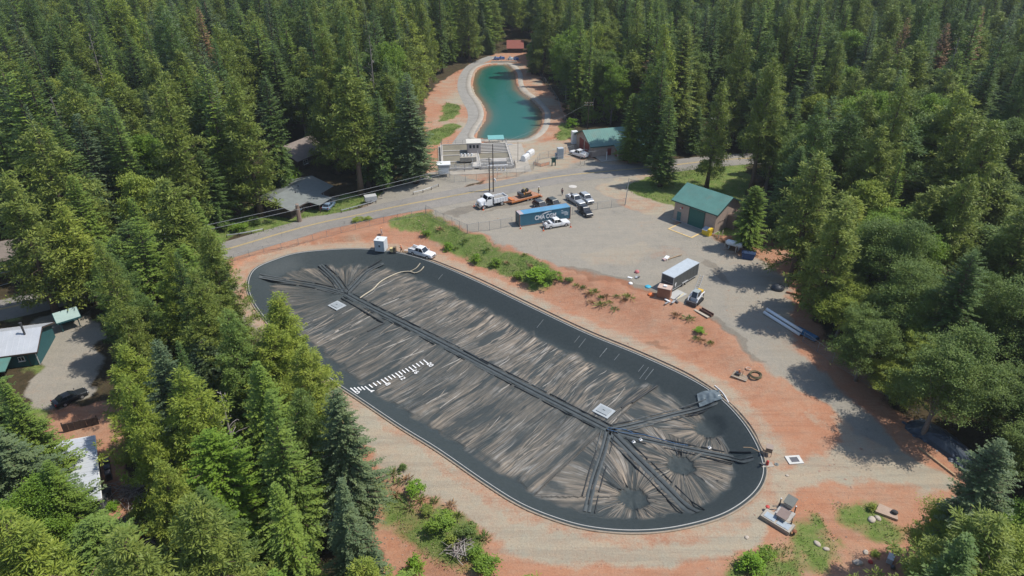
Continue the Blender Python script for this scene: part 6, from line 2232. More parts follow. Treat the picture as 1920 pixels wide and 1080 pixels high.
M_NAVY, M_HATW, M_HATO = mat('navy_cloth', (.03, .035, .05), .8), mat('white_hat', (.75, .73, .68), .4), mat('orange_hat', (.75, .35, .16), .4)
person(753, 473, math.radians(170), 'worker in orange jacket and dark trousers beside the white site cabin', M_HIVO, mat('brown_trousers', (.16, .06, .03), .8), M_HATO, arms='fwd', bend=.12)
person(1010, 363, math.radians(200), 'worker in a pale yellow vest walking behind the orange trailer', M_HIVY, M_NAVY, M_HATW)
person(1054, 366, math.radians(250), 'person in dark clothes walking across the yard towards the cars', mat('dark_red_shirt', (.16, .05, .05), .8), M_NAVY, mat('dark_hat', (.05, .04, .04), .6), stride=.24)
person(716, 441, math.radians(20), 'worker in white and orange on the red dirt above the site cabin', mat('pale_workwear', (.62, .50, .44), .8), mat('pale_trousers', (.55, .45, .4), .8), M_HATO, stride=.26)

# ------------------------------------------------------------------ small things on the site
M_CONE = mat('cone_orange', (.66, .13, .04), .5)
cone0 = None
def cone(px, py, label):
    global cone0
    if cone0 is None:
        t = thing('traffic_cone', label, 'traffic cone', at(px, py), 0, 'orange traffic cones round the parked trucks')
        MB().bx(-.2, .2, -.2, .2, 0, .05).build('base', M_CONE, t)
        MB().tube((0, 0, .05), (0, 0, .85), .15, .035, 10).build('body', M_CONE, t)
        MB().tube((0, 0, .42), (0, 0, .60), .105, .078, 10).build('white_collar', M_WHITE, t)
        cone0 = t
        return
    c = copy_tree(cone0)
    c.location = at(px, py)
    c['label'] = label
for px, py, lab in ((976, 429, 'orange cone at the near corner of the blue container'), (1019, 433, 'orange cone behind the tailgate of the white pickup'), (1070, 426, 'orange cone by the bonnet of the white pickup'),
                    (889, 387, 'orange cone off the front corner of the dump truck, away from its trailer'), (906, 394, 'orange cone at the front wheel of the dump truck'), (1014, 369, 'orange cone near the ramp end of the orange trailer')):
    cone(px, py, lab)
boll = None
for px, py, lab in ((1347, 447, 'pale post nearest the garage corner beside the propane tank'), (1354, 443, 'pale post just behind the one nearest the garage corner'), (1359, 462, 'pale post at the front end of the propane tank'),
                    (1379, 473, 'pale post at the shaded end of the propane tank'), (1088, 310, 'pale bollard left of its twin behind the white service truck'), (1096, 310, 'pale bollard closest to the porch behind the service truck')):
    if boll is None:
        boll = thing('bollard', lab, 'bollard', at(px, py), 0, 'pale guard posts')
        MB().tube((0, 0, -.1), (0, 0, 1.35), .1, n=10).build('post', mat('pale_bollard', (.55, .46, .36), .7), boll)
        MB().ball((0, 0, 1.35), .1, sz=(1, 1, .6)).build('cap', mat('pale_bollard', (.55, .46, .36)), boll)
    else:
        c = copy_tree(boll)
        c.location = at(px, py)
        c['label'] = lab
a, b = at(1364, 465), at(1387, 471)
t = thing('propane_tank', 'white propane tank on legs in front of the bright green cedar', 'propane tank', (a + b) / 2, math.atan2(b.y - a.y, b.x - a.x))
mb = MB()
mb.loft([[(x, rr * math.cos(k * math.pi / 6), 1.35 + rr * math.sin(k * math.pi / 6)) for k in range(12)] for x, rr in ((-1.75, .1), (-1.66, .38), (-1.4, .58), (1.4, .58), (1.66, .38), (1.75, .1))])
mb.build('tank', M_WHITE, t, smooth=True)
MB().tube((0, 0, 1.9), (0, 0, 2.15), .22, n=10).build('valve_dome', M_WHITE, t)
for x in (-1, 1):
    for y in (-.35, .35):
        MB().bx(x - .08, x + .08, y - .08, y + .08, -.1, .95).build('leg', M_STEEL, t)
t = thing('blue_skip', 'dark blue skip in the shade beneath the cedar', 'skip', at(1402, 484), math.radians(-20))
MB().prism([(-1.3, 1.2), (-1.0, 0), (1.0, 0), (1.3, 1.2)], 'y', -.7, .7).build('body', mat('skip_blue', (.02, .06, .16), .5), t)
MB().bx(-1.36, 1.36, -.76, .76, 1.203, 1.28).build('lid', mat('skip_blue_dark', (.02, .04, .09), .5), t)
t = thing('brown_crate', 'tall rusty brown crate in front of the cargo trailer drawbar', 'crate', at(1245, 556), math.radians(-25))
MB().bx(-1.15, 1.15, -.8, .8, 0, 1.95).build('body', mat('crate_brown', (.30, .145, .085), .8, var=.15), t, bevel=.03)
MB().bx(-1.2, 1.2, -.85, .85, 1.953, 2.05).build('lid', mat('crate_lid', (.46, .34, .27), .7), t)
MB().bx(-.3, .3, -.25, .25, 2.053, 2.3).build('top_box', M_WHITE, t)
for k in range(5):
    MB().bx(-1.1 + k * .45, -.7 + k * .45, -.83, -.803, .1, 1.85).build('board', mat('crate_brown', (.30, .145, .085)), t)
t = thing('gravel_tarp', 'grey plastic sheet laid flat beside the brown crate', 'sheet', at(1268, 553), math.radians(40))
MB().bx(-1.7, 1.7, -1.1, 1.1, 0, .06).build('sheet', mat('grey_sheet', (.42, .42, .40), .5), t)
rnd = random.Random(3)
for px, py, lab, n_ in ((1258, 566, 'white tools and offcuts lying at the foot of the brown crate', 5), (1190, 523, 'white sheet and bits of litter lying on the yard edge', 3)):
    t = thing('tool_pile', lab, 'tools', at(px, py))
    for k in range(n_):
        MB().box((rnd.uniform(-.9, .9), rnd.uniform(-.5, .5), .1 + .05 * k), (rnd.uniform(.5, 1.3), rnd.uniform(.2, .5), .1), rnd.uniform(0, 3)).build('offcut', (M_WHITE, M_STEEL, M_DKSTEEL)[k % 3], t)
for px, py, L, a_, m, lab in ((1276, 556, 2.4, .9, mat('pale_yellow_pole', (.6, .5, .25), .6), 'pale yellow pole lying beside the sheet and crate'), (1270, 558, 2.2, .9, M_DKSTEEL, 'dark steel bar lying beside the yellow pole')):
    o = MB().box((0, 0, .08), (L, .12, .1), a_).build('loose_pole', m)
    o.location = at(px, py)
    tag(o, lab, 'pole')
def lump(name, px, py, r, hgt_, m, label, cat, seed, sx=1.0, rz=0.0):
    rg_ = random.Random(seed)
    mb = MB()
    rings = []
    for k, (f, z) in enumerate(((1.0, -.1), (.98, .35), (.8, .75), (.45, .97), (.08, 1.0))):
        rings.append([(r * sx * f * math.cos(i * .5236) * rg_.uniform(.85, 1.1), r * f * math.sin(i * .5236) * rg_.uniform(.85, 1.1), hgt_ * z * rg_.uniform(.9, 1.1)) for i in range(12)])
    mb.loft(rings)
    o = mb.build(name, m, smooth=True)
    o.location = at(px, py)
    o.rotation_euler = (0, 0, rz)
    return tag(o, label, cat)
lump('tarp_bundle', 1458, 542, 1.15, .95, mat('dark_tarp', (.04, .046, .055), .5), 'dark grey tarp-covered bundle alone on the gravel', 'tarp', 1)
lump('blue_tarp', 1215, 538, .6, .25, mat('cyan_tarp', (.05, .36, .50), .5), 'small bright blue tarp crumpled at the bank top', 'tarp', 2)
lump('orange_bag', 1220, 553, .55, .3, mat('orange_bag', (.66, .16, .04), .6), 'flattened orange bag lying near the brown crate', 'bag', 3)
lump('pink_bundle', 1194, 511, .45, .5, mat('pink_cloth', (.5, .16, .16), .7), 'small reddish bundle lying in the yard', 'bundle', 4)
lump('spool_pile', 1182, 532, .42, .3, M_WHITE, 'white coil lying by the yard edge', 'coil', 5)
lump('timber_stain', 1398, 612, .01, .01, M_WOOD, 'x', 'x', 6) if False else None
t = thing('tripod_barrier', 'toppled white pipe frame lying across the yard gravel', 'frame', at(1258, 485), .4)
MB().path([(-1.6, -.3, .15), (1.8, .2, .2), (2.6, .1, .3)], .1).build('pipe', M_WOOD, t)
MB().box((-.9, .2, .25), (1.3, .7, .4), .6).build('white_block', M_WHITE, t)
MB().box((-1.6, -.1, .2), (.7, .7, .35), .2).build('pink_block', mat('pinkish', (.5, .36, .33), .7), t)
# steel drain sections
a, b = at(1318, 583), at(1331, 591)
t = thing('steel_trough', 'rusty brown steel trough on the top of the red bank', 'trough', (a + b) / 2, math.atan2(b.y - a.y, b.x - a.x))
MB().bx(-1.3, 1.3, -.35, -.25, 0, .45).bx(-1.3, 1.3, .25, .35, 0, .45).bx(-1.3, 1.3, -.247, .247, 0, .1).build('trough', mat('rusty_steel', (.14, .075, .055), .8), t)
MB().bx(-1.9, 1.2, -1.1, -.6, 0, .1).build('plate', mat('pale_plate', (.42, .36, .28), .8), t)
# stored pipes at the track edge
a, b = at(1436, 586), at(1503, 628)
dv = b - a
pile = []
for k in range(3):
    off = Vector((-dv.y, dv.x, 0)).normalized() * (k * .56 - .56)
    o = MB().tube((0, 0, 0), dv, .27, n=12).tube(dv * .0, dv * .01, .31, n=12).build('white_pipe', M_WHITE, None, smooth=True)
    o.location = a + off + Vector((0, 0, .27 + (.44 if k == 1 else 0)))
    tag(o, ('white pipe on the lawn side of the stored pipe stack', 'white pipe lying on top of the stored pipe stack', 'white pipe on the reservoir side of the stored pipe stack')[k], 'pipe', 'stored white pipes')
for f in (.15, .8):
    o = MB().box((0, 0, .03), (1.6, .2, .08), math.atan2(dv.y, dv.x) + 1.57).build('timber_bearer', M_WOOD)
    o.location = a + dv * f
    tag(o, 'timber bearer under the stored white pipes at their ' + ('sunny end' if f < .5 else 'shaded end'), 'timber')
t = thing('blue_pipe_rack', 'blue pipe sections stacked in the tree shade past the white pipes', 'pipes', at(1506, 630), math.atan2(dv.y, dv.x))
for k in range(5):
    MB().tube((-1.5, (k % 3) * .5, .3 + .45 * (k // 3)), (2.2, (k % 3) * .5, .3 + .45 * (k // 3)), .22, n=10).build('pipe', mat('pipe_blue', (.03, .11, .20), .5), t)
t = thing('timber_beam', 'brown timber beam poking from under the trees by the dark bundle', 'timber', at(1490, 553), -.5)
MB().box((0, 0, .2), (3, .3, .3)).build('beam', mat('red_brown_beam', (.25, .11, .06), .8), t)
MB().box((.6, .4, .12), (2, .2, .2), .2).build('beam', mat('red_brown_beam', (.25, .11, .06)), t)
# pump pallet with hoses
t = thing('hose_pallet', 'wooden pallet carrying a small pump on the red dirt', 'pallet', at(1388, 706), math.radians(-36))
for k in range(7):
    MB().bx(-1.2, 1.2, -.8 + k * .24, -.63 + k * .24, .12, .16).build('slat', M_WOOD if k % 2 else M_CONC, t)
for y in (-.7, 0, .7):
    MB().bx(-1.2, 1.2, y - .06, y + .06, 0, .117).build('bearer', M_WOOD, t)
MB().bx(-.8, -.1, -.3, .4, .163, .55).build('pump', M_DKSTEEL, t)
MB().tube((-.3, .1, .55), (-.3, .1, 1.1), .14).build('red_drum', mat('orange_drum', (.5, .19, .09), .6), t)
MB().tube((.2, .3, .163), (.2, .3, 1.0), .05).build('pipe', M_WOOD, t)
def coil(px, py, r, m, label, n=5, th=.07):
    t = MB()
    rg_ = random.Random(int(px))
    pts = []
    for k in range(n * 20):
        a_ = k / 20 * 6.283
        rr = r * rg_.uniform(.93, 1.04) * (1 - .12 * math.sin(k * .21))
        pts.append((rr * math.cos(a_), rr * math.sin(a_), th + .07 * (k // 20)))
    t.path(pts, th, 5)
    o = t.build('hose_coil', m, None, fix=False)
    o.location = at(px, py)
    return tag(o, label, 'hose coil')
coil(1416, 705, .85, mat('olive_hose', (.12, .10, .055), .7), 'loose coil of dark olive hose next to the pallet')
coil(1403, 692, .38, mat('pale_hose', (.52, .36, .27), .7), 'little ring of pale hose behind the pallet', 2, .05)
# hoses on the cover and along the rim
def hose(label, pts, m, r, cover=True, name='hose'):
    P = smooth_open(np.array([list((cov if cover else at)(*p)) for p in pts]), .5)
    mb = MB()
    o0 = Vector(P[0])
    mb.path([Vector(p) - o0 + Vector((0, 0, r + .05)) for p in P], r, 6)
    o = mb.build(name, m, None, fix=False)
    o.location = o0
    return tag(o, label, 'hose')
M_HOSE = mat('cream_hose', (.50, .43, .31), .7)
hose('long cream hose snaking from the rim down over the liner', [(795, 500), (788, 508), (778, 513), (768, 510), (750, 512), (730, 520), (713, 530), (700, 543), (685, 553), (675, 560)], M_HOSE, .11)
hose('short cream hose hanging down the liner bank beside the long one', [(788, 494), (780, 502), (770, 509)], M_HOSE, .09)
hose('black hose lying along the rim kerb of the reservoir', [(760, 474), (800, 484), (840, 499), (900, 524), (1000, 572), (1100, 619), (1200, 660), (1290, 701), (1352, 740)], mat('black_hose', (.05, .05, .05), .6), .07, False)
hose('black hose bending round the far corner of the rim', [(1352, 742), (1385, 772), (1412, 806), (1428, 840), (1440, 848)], mat('black_hose', (.05, .05, .05)), .06, False)
M_BLUE = mat('blue_strap', (.06, .13, .24), .5)
hose('blue hose looping over the junction of the channels', [(1138, 806), (1165, 812), (1200, 815), (1230, 822), (1265, 832), (1290, 836)], M_BLUE, .05, True)
hose('second blue hose beside the channel junction on the liner', [(1140, 803), (1170, 806), (1186, 812)], M_BLUE, .05, True)
hose('white hose curled down the bank at the far corner of the liner', [(1340, 724), (1355, 738), (1366, 756)], M_WHITE, .08, True)
for px, py, lab in ((1201, 826, 'small white float box on the liner by the blue hose'), (1188, 830, 'tiny white marker on the liner beside the float box'), (1330, 841, 'small white cap on the channel towards the rim box')):
    t = thing('float_box', lab, 'float', cov(px, py) + Vector((0, 0, .03)), .4)
    MB().bx(-.22, .22, -.2, .2, 0, .18).build('body', M_WHITE, t, bevel=.03)
    MB().tube((0, 0, .22), (0, 0, .4), .1).build('cap', M_STEEL, t)
c0 = cov(1330, 745)
fx, fy = np.meshgrid(np.linspace(-1.6, 1.6, 26), np.linspace(-1.1, 1.1, 20))
fz = cover_z(c0.x + fx, c0.y + fy) - c0.z + .06 + .22 * vnoise(fx * 1.0, fy, .45, 81) + .1 * vnoise(fx, fy, .2, 82)
i_ = np.arange(fx.size).reshape(fx.shape)
o = link(bpy.data.objects.new('plastic_film', np_mesh('plastic_film', np.stack([fx.ravel(), fy.ravel(), fz.ravel()], 1), np.stack([i_[:-1, :-1], i_[:-1, 1:], i_[1:, 1:], i_[1:, :-1]], -1).reshape(-1, 4), [mat('shiny_film', (.14, .17, .18), .22)])))
o.location = c0
tag(o, 'crumpled shiny film gathered at the bank corner of the liner', 'film')
# manhole and control boxes on the shore
t = thing('manhole', 'white square frame with dark grate in the bare ground', 'manhole', at(1489, 863), .1)
for a_ in ((-1.0, 1.0, -.75, -.45), (-1.0, 1.0, .45, .75), (-1.0, -.55, -.447, .447), (.55, 1.0, -.447, .447)):
    MB().bx(a_[0], a_[1], a_[2], a_[3], -.1, .14).build('kerb', mat('pale_kerb', (.55, .54, .5), .8), t)
MB().bx(-.547, .547, -.447, .447, -.1, .08).build('grate', mat('grate_grey', (.10, .10, .11), .6), t)
o = MB().tube((0, 0, -.1), (0, 0, .06), 1.0, n=24).tube((0, 0, .06), (0, 0, .07), .55, n=20).build('manhole_cover', mat('manhole_pale', (.5, .47, .42), .8))
o.location = at(1074, 350)
tag(o, 'round pale manhole ring in the yard near the road', 'manhole')
t = thing('control_box', 'brown control box on legs at the rim beside the last channel', 'control box', at(1440, 852), 1.2)
MB().bx(-.45, .45, -.4, .4, .7, 1.35).build('box', mat('box_brown', (.22, .165, .13), .7), t)
MB().bx(-.5, .5, -.45, .45, 1.353, 1.42).build('lid', mat('box_lid', (.3, .235, .19), .7), t)
for x in (-.4, .4):
    for y in (-.35, .35):
        MB().bx(x - .03, x + .03, y - .03, y + .03, 0, .697).build('leg', M_DKSTEEL, t)
MB().path([(-.3, .5, .1), (.2, 2.2, .3), (.1, 3.2, .1)], .05).build('conduit', M_WOOD, t)
t = thing('valve_plate', 'pale plate with a red hydrant valve on the reservoir rim', 'valve', at(1438, 872), .1)
MB().bx(-.8, .8, -.4, .4, 0, .08).build('plate', M_CONC, t)
MB().tube((0, 0, .08), (0, 0, .6), .2).ball((0, 0, .62), .2).build('valve', mat('valve_red', (.45, .05, .04), .5), t)
MB().bx(-.9, -.6, -.2, .1, .083, .4).build('black_box', M_DKSTEEL, t)
t = thing('small_drain', 'tiny grey drain cover near the red valve', 'drain', at(1456, 871), .1)
MB().tube((0, 0, -.05), (0, 0, .08), .28, n=10).build('cover', mat('drain_grey', (.2, .22, .2), .7), t)
MB().tube((0, 0, .08), (0, 0, .1), .14, n=10).build('grate', M_DKSTEEL, t)
# outlet structure
a, b = at(1424, 972), at(1478, 1005)
r = math.atan2(b.y - a.y, b.x - a.x)
t = thing('outlet_structure', 'stepped concrete outlet with two lidded boxes at the reservoir end', 'concrete outlet', a, r)
w = math.hypot(b.x - a.x, b.y - a.y)
MB().bx(0, w, 0, 1.6, -.2, .55).build('base', M_CONC, t, bevel=.03)
MB().bx(.3, w * .45, .2, 1.1, .553, .60).build('wet_pan', mat('pale_pan', (.34, .39, .42), .35), t)
MB().bx(w * .52, w - .25, .2, 1.2, .553, .60).build('wet_pan', mat('pale_pan', (.46, .52, .56)), t)
MB().bx(.9, w * .78, 1.603, 3.4, -.2, .42).build('step', M_CONCD, t, bevel=.03)
for x0, y0, m, ry in ((1.55, 1.0, mat('brown_lid', (.235, .175, .15), .7), .25), (1.2, 3.5, mat('green_grey_lid', (.16, .165, .145), .7), .3)):
    bxx = MB().bx(x0, x0 + 1.0, y0, y0 + 1.1, .43, 1.1).build('box', M_CONCD, t)
    MB().box((x0 + .5, y0 + .55, 1.25), (1.25, 1.35, .08), 0, 0, ry).build('lid', m, bxx)
for x, y in ((.75, 3.5), (2.6, 3.6)):
    p_ = MB().tube((x, y, 0), (x, y, 1.25), .07).build('post', M_DKSTEEL, t)
    MB().ball((x, y, 1.3), .1).build('cap', M_WHITE, p_)
MB().tube((w - .45, 1.4, .5), (w - .45, 1.4, 1.5), .1, .03).build('standpipe', M_DKSTEEL, t)
for k, (x, y) in enumerate(((.0, 1.8), (w + .35, .6))):
    v_ = MB().tube((x, y, 0), (x, y, .55), .14).build('valve', M_DKSTEEL, t)
    MB().ball((x, y, .6), .27, sz=(1, 1, .5)).build('wheel', mat('valve_red', (.45, .05, .04)) if k == 0 else mat('rust_valve', (.2, .07, .03), .7), v_)
MB().path([(.1, 1.7, .3), (.7, 1.9, .6), (1.0, 2.3, .5)], .06).build('black_pipe', M_DKSTEEL, t)
a, b = at(1642, 957), at(1682, 972)
t = thing('concrete_slab', 'tan concrete slab with a dark lump beside a small shrub', 'slab', (a + b) / 2, math.atan2(b.y - a.y, b.x - a.x))
MB().prism([(-1.25, -.5), (1.25, -.5), (1.0, .9), (-.95, 1.1)], 'z', -.1, .32).build('slab', mat('tan_slab', (.38, .28, .21), .9), t)
MB().ball((.75, .35, .5), .38, sz=(1.1, .9, .7)).build('dark_lump', mat('dark_lump', (.05, .05, .05), .9), t)
t = thing('grey_box', 'dented grey utility box with dark pump by the dark tree', 'utility box', at(1668, 1052), .9)
MB().bx(-.5, .5, -.3, .3, 0, .7).build('box', mat('cabinet_grey', (.42, .46, .48)), t, bevel=.03)
MB().bx(-.52, .52, -.32, .32, .703, .76).build('lid', M_STEEL, t)
MB().ball((-.9, -.5, .25), .28).build('pump', M_DKSTEEL, t)
lump('red_cap', 1632, 1054, .28, .25, mat('valve_red', (.45, .05, .04)), 'small red plastic cap on bare earth near the grey box', 'cap', 21)
# equipment by the white site cabin
t = thing('generator', 'yellowish generator on a frame next to the white site cabin', 'generator', at(737, 473), -.1)
MB().bx(-.6, .1, -.4, .4, .2, 1.0).build('body', mat('pale_yellow_body', (.6, .47, .22), .6), t)
MB().bx(.15, .7, -.35, .35, .2, 1.3).build('engine', mat('brown_engine', (.17, .13, .08), .8), t)
MB().bx(-.7, .8, -.45, .45, .05, .18).build('frame', M_DKSTEEL, t)
for s in (-.5, .5):
    MB().tube((s, -.5, .15), (s, .5, .15), .15).build('wheel', M_RUBBER, t)
t = thing('pallet', 'pale pallet of bags between generator and pickup', 'pallet', at(763, 472), -.3)
for k in range(4):
    MB().bx(-.8, .8, -.5 + k * .26, -.3 + k * .26, .1, .15).build('slat', M_WOOD, t)
MB().box((0, .1, .25), (1.1, .5, .18), .2).build('bag', mat('pale_bag', (.6, .5, .42), .8), t)
# roadside skip and house things
t = thing('white_skip', 'pale boxy utility trailer parked at the roadside lawn', 'trailer', at(697, 378), math.radians(22))
MB().bx(-1.6, 1.2, -.9, .9, .5, 1.6).build('body', mat('pale_trailer', (.42, .42, .40), .6), t)
MB().tube((1.2, 0, .5), (2.6, 0, .45), .06).build('drawbar', M_DKSTEEL, t)
for s in (-1, 1):
    wheel(t, -.3, s * 1.1, .32)
lump('yellow_toy', 540, 398, .5, .4, mat('bright_yellow', (.66, .46, .03)), 'small bright yellow object on the lawn of the grey-roofed house', 'toy', 33)
lump('orange_tarp', 257, 1010, .55, .3, mat('glow_orange', (.85, .13, .02), .5), 'bright orange tarp scrap among grey brush', 'tarp', 34)
# blue pumps at the head of the pond
for k, (px, py, lab) in enumerate(((931, 112, 'blue pump unit furthest from the red-roofed hut at the pond head'), (941, 111, 'blue pump unit second from the pond-head path'), (958, 112, 'pale blue pump unit just in front of the red-roofed hut'), (967, 112, 'blue pump unit nearest the big trees at the pond head'))):
    t = thing('pump_unit', lab, 'pump', at(px, py), .2 * k, 'blue pumps at the pond head')
    MB().bx(-1.1, 1.1, -.8, .8, 0, .9).build('housing', mat('pump_blue', (.03, .10, .30), .5) if k != 2 else mat('pump_pale', (.4, .47, .52), .5), t)
    MB().tube((-.4, 0, .9), (-.4, 0, 1.5), .4).build('motor', M_STEEL, t)
    MB().bx(-1.9, -1.1, -.2, .2, .2, .5).build('pipe', M_WHITE, t)
wl = thing('weir_wall', 'pale concrete weir wall closing the head of the pond', 'wall', at(945, 117), .02)
MB().bx(-5.5, 5.5, -.5, .5, -1.2, .5).build('wall', M_CONC, wl)
for k in range(6):
    MB().tube((-5 + 2 * k, 0, .5), (-5 + 2 * k, 0, 1.5), .06).build('rail_post', M_STEEL, wl)
MB().tube((-5, 0, 1.45), (5, 0, 1.45), .05).build('hand_rail', M_STEEL, wl)
bm_ = hose('thin dark floating boom across the near end of the pond', [(886, 259), (930, 262), (975, 263)], M_DKSTEEL, .12, False, 'floating_boom')
bm_.location.z = ZPOND + .15
# orange barrier mesh by the road
of = fence('barrier_netting', 'sagging orange barrier netting near the green gate frame', [(1000, 309), (1014, 313), (1030, 309)], .9, step=1.5, wire=.03, cell=.25)
for c in of.children:
    if c.name.startswith('chain_link'):
        c.data.materials[0] = mat('netting_orange', (.62, .20, .09), .7)
# timber edging and rubble at the shaded slope
a, b = at(1722, 840), at(1790, 893)
dv = b - a
for k in range(5):
    o = MB().box((0, 0, .12), (dv.length / 5 - .05, .22, .26), math.atan2(dv.y, dv.x)).build('edging_timber', M_WOOD)
    o.location = a + dv * ((k + .5) / 5)
    tag(o, ('edging timber at the shady end of the slope row', 'second edging timber from the shady end', 'middle edging timber of the slope row', 'second edging timber from the sunny gravel', 'edging timber touching the sunny gravel')[k], 'timber', 'edging timbers below the rubble heap')

def heap(name, pts, h, n_rock, mats_, label, rs, seed):
    rg_ = random.Random(seed)
    P = np.array([at(*p)[:2] for p in pts])
    c = P.mean(0)
    t = thing(name, label, 'heap', (c[0], c[1], gz(*c)))
    R_ = smooth_closed(P, 28) - c
    mb = MB()
    rings = []
    for f, z in ((1.0, -.2), (.8, .35), (.55, .72), (.25, .95), (.03, 1.0)):
        rings.append([(p[0] * f, p[1] * f, h * z + rg_.uniform(-.1, .1) * (f < 1)) for p in R_])
    mb.loft(rings)
    mb.build('mound', mats_[0], t)
    shapes = []
    for s in range(4):
        m_ = MB()
        r2 = [[(math.cos(i * 1.047) * f * rg_.uniform(.7, 1.2), math.sin(i * 1.047) * f * rg_.uniform(.7, 1.2), z) for i in range(6)] for f, z in ((.7, -.5), (1, 0), (.6, .6))]
        shapes.append(m_.loft(r2))
    meshes = [s.mesh('rock', mats_[1 + i % (len(mats_) - 1)]) for i, s in enumerate(shapes)]
    for k in range(n_rock):
        i = rg_.randrange(28)
        f = rg_.random() ** .6
        o = link(bpy.data.objects.new('rock', meshes[k % 4]), t)
        z = h * (1 - f) * 1.0
        o.location = (R_[i][0] * f, R_[i][1] * f, z + .02)
        s = rs * rg_.uniform(.4, 1.3)
        o.scale = (s, s * rg_.uniform(.6, 1), s * .6)
        o.rotation_euler = (rg_.uniform(-.4, .4), rg_.uniform(-.4, .4), rg_.uniform(0, 6))
M_RB1, M_RB2, M_RB3 = mat('dark_sheet', (.035, .05, .07), .4, var=.4), mat('broken_concrete', (.34, .34, .33), .9), mat('blue_black_rubble', (.07, .09, .12), .6)
heap('rubble_heap', [(1690, 800), (1712, 782), (1760, 800), (1810, 838), (1848, 880), (1832, 905), (1790, 870), (1735, 830)], 1.6, 110, (M_RB1, M_RB3, M_RB2, M_RB3), 'long heap of dark blue-black rubble in the tree shade', .38, 5)
heap('gravel_heap', [(1748, 955), (1790, 930), (1825, 925), (1815, 955), (1780, 985), (1748, 985)], .8, 90, (mat('grey_gravel', (.26, .24, .21)), mat('gravel_stone', (.36, .36, .35), .9), M_RB2), 'grey gravel heap at the track end in front of the low tree', .22, 6)
rk = [(1608, 1056, .45, 'pale boulder lying on bare earth among thin grass'), (1623, 1036, .3, 'small pale stone behind the pale boulder'), (1532, 1020, .35, 'flat pale stone on the grass patch'), (1549, 1030, .3, 'pale stone at the near edge of the grass patch'),
      (1634, 975, .45, 'whitish stone beneath the shrub by the concrete slab'), (1646, 972, .35, 'whitish stone between shrub and slab'), (1476, 892, .2, 'tiny pale stone on the bare ground past the manhole frame'), (1400, 1008, .25, 'small dark and white stone on the track below the outlet')]
for i, (px, py, r_, lab) in enumerate(rk):
    lump('boulder', px, py, r_, r_ * .7, mat('pale_boulder', (.44, .38, .31), .9), lab, 'boulder', 40 + i, 1.3, i)

# brush piles: grey dead branches
def brush(px, py, R_, label, seed, n=90):
    rg_ = random.Random(seed)
    t = thing('brush_pile', label, 'brush pile', at(px, py))
    for part in range(3):
        mb = MB()
        for k in range(n // 3):
            a_ = rg_.uniform(0, 6.28)
            c = Vector((rg_.gauss(0, R_ * .4), rg_.gauss(0, R_ * .4), rg_.uniform(.1, .9)))
            d_ = Vector((math.cos(a_), math.sin(a_), rg_.uniform(-.2, .45))) * rg_.uniform(.8, 2.6)
            mb.path([c - d_ * .5, c + Vector((0, 0, rg_.uniform(0, .2))), c + d_ * .5 + Vector((rg_.uniform(-.4, .4), rg_.uniform(-.4, .4), 0))], rg_.uniform(.02, .05), 4)
        mb.build('branch_tangle', M_DEADW if part else mat('grey_twig', (.19, .15, .14), .9), t, fix=False)
brush(247, 925, 2.6, 'grey-brown brush pile between the shed and the yellow-green pine', 1, 150)
brush(285, 1048, 2.2, 'bleached brush pile at the bottom beside leafy trees', 2, 150)
brush(228, 990, 1.6, 'scattered dead branches above the orange scrap', 3, 70)
brush(862, 1032, 1.3, 'pale dry branches tangled among the weedy shrubs', 4, 60)
# bleached dead limbs: two snags
for px, py, H_, lab, lean in ((405, 735, 16, 'bleached bare limbs reaching between green crowns by the reservoir', .25), (205, 300, 17, 'pale dead trunk standing among green conifers above the road', .1)):
    p = top_xy(px, py, H_)
    t = thing('dead_tree', lab, 'dead tree', (p[0], p[1], gz(p[0], p[1])))
    rg_ = random.Random(int(px))
    MB().tube((0, 0, 0), (lean * 2, 0, H_), .28, .06, 8).build('trunk', M_DEADW, t)
    for k in range(22):
        z = H_ * (.35 + .62 * k / 22)
        a_ = rg_.uniform(0, 6.28)
        l = (1 - k / 26) * rg_.uniform(1.2, 3.2)
        s0 = Vector((lean * 2 * z / H_, 0, z))
        e = s0 + Vector((math.cos(a_) * l, math.sin(a_) * l, rg_.uniform(-.2, .8)))
        MB().path([s0, (s0 + e) / 2 + Vector((0, 0, .15)), e, e + Vector((rg_.uniform(-.5, .5), rg_.uniform(-.5, .5), .3))], .045, 4).build('limb', M_DEADW, t, fix=False)

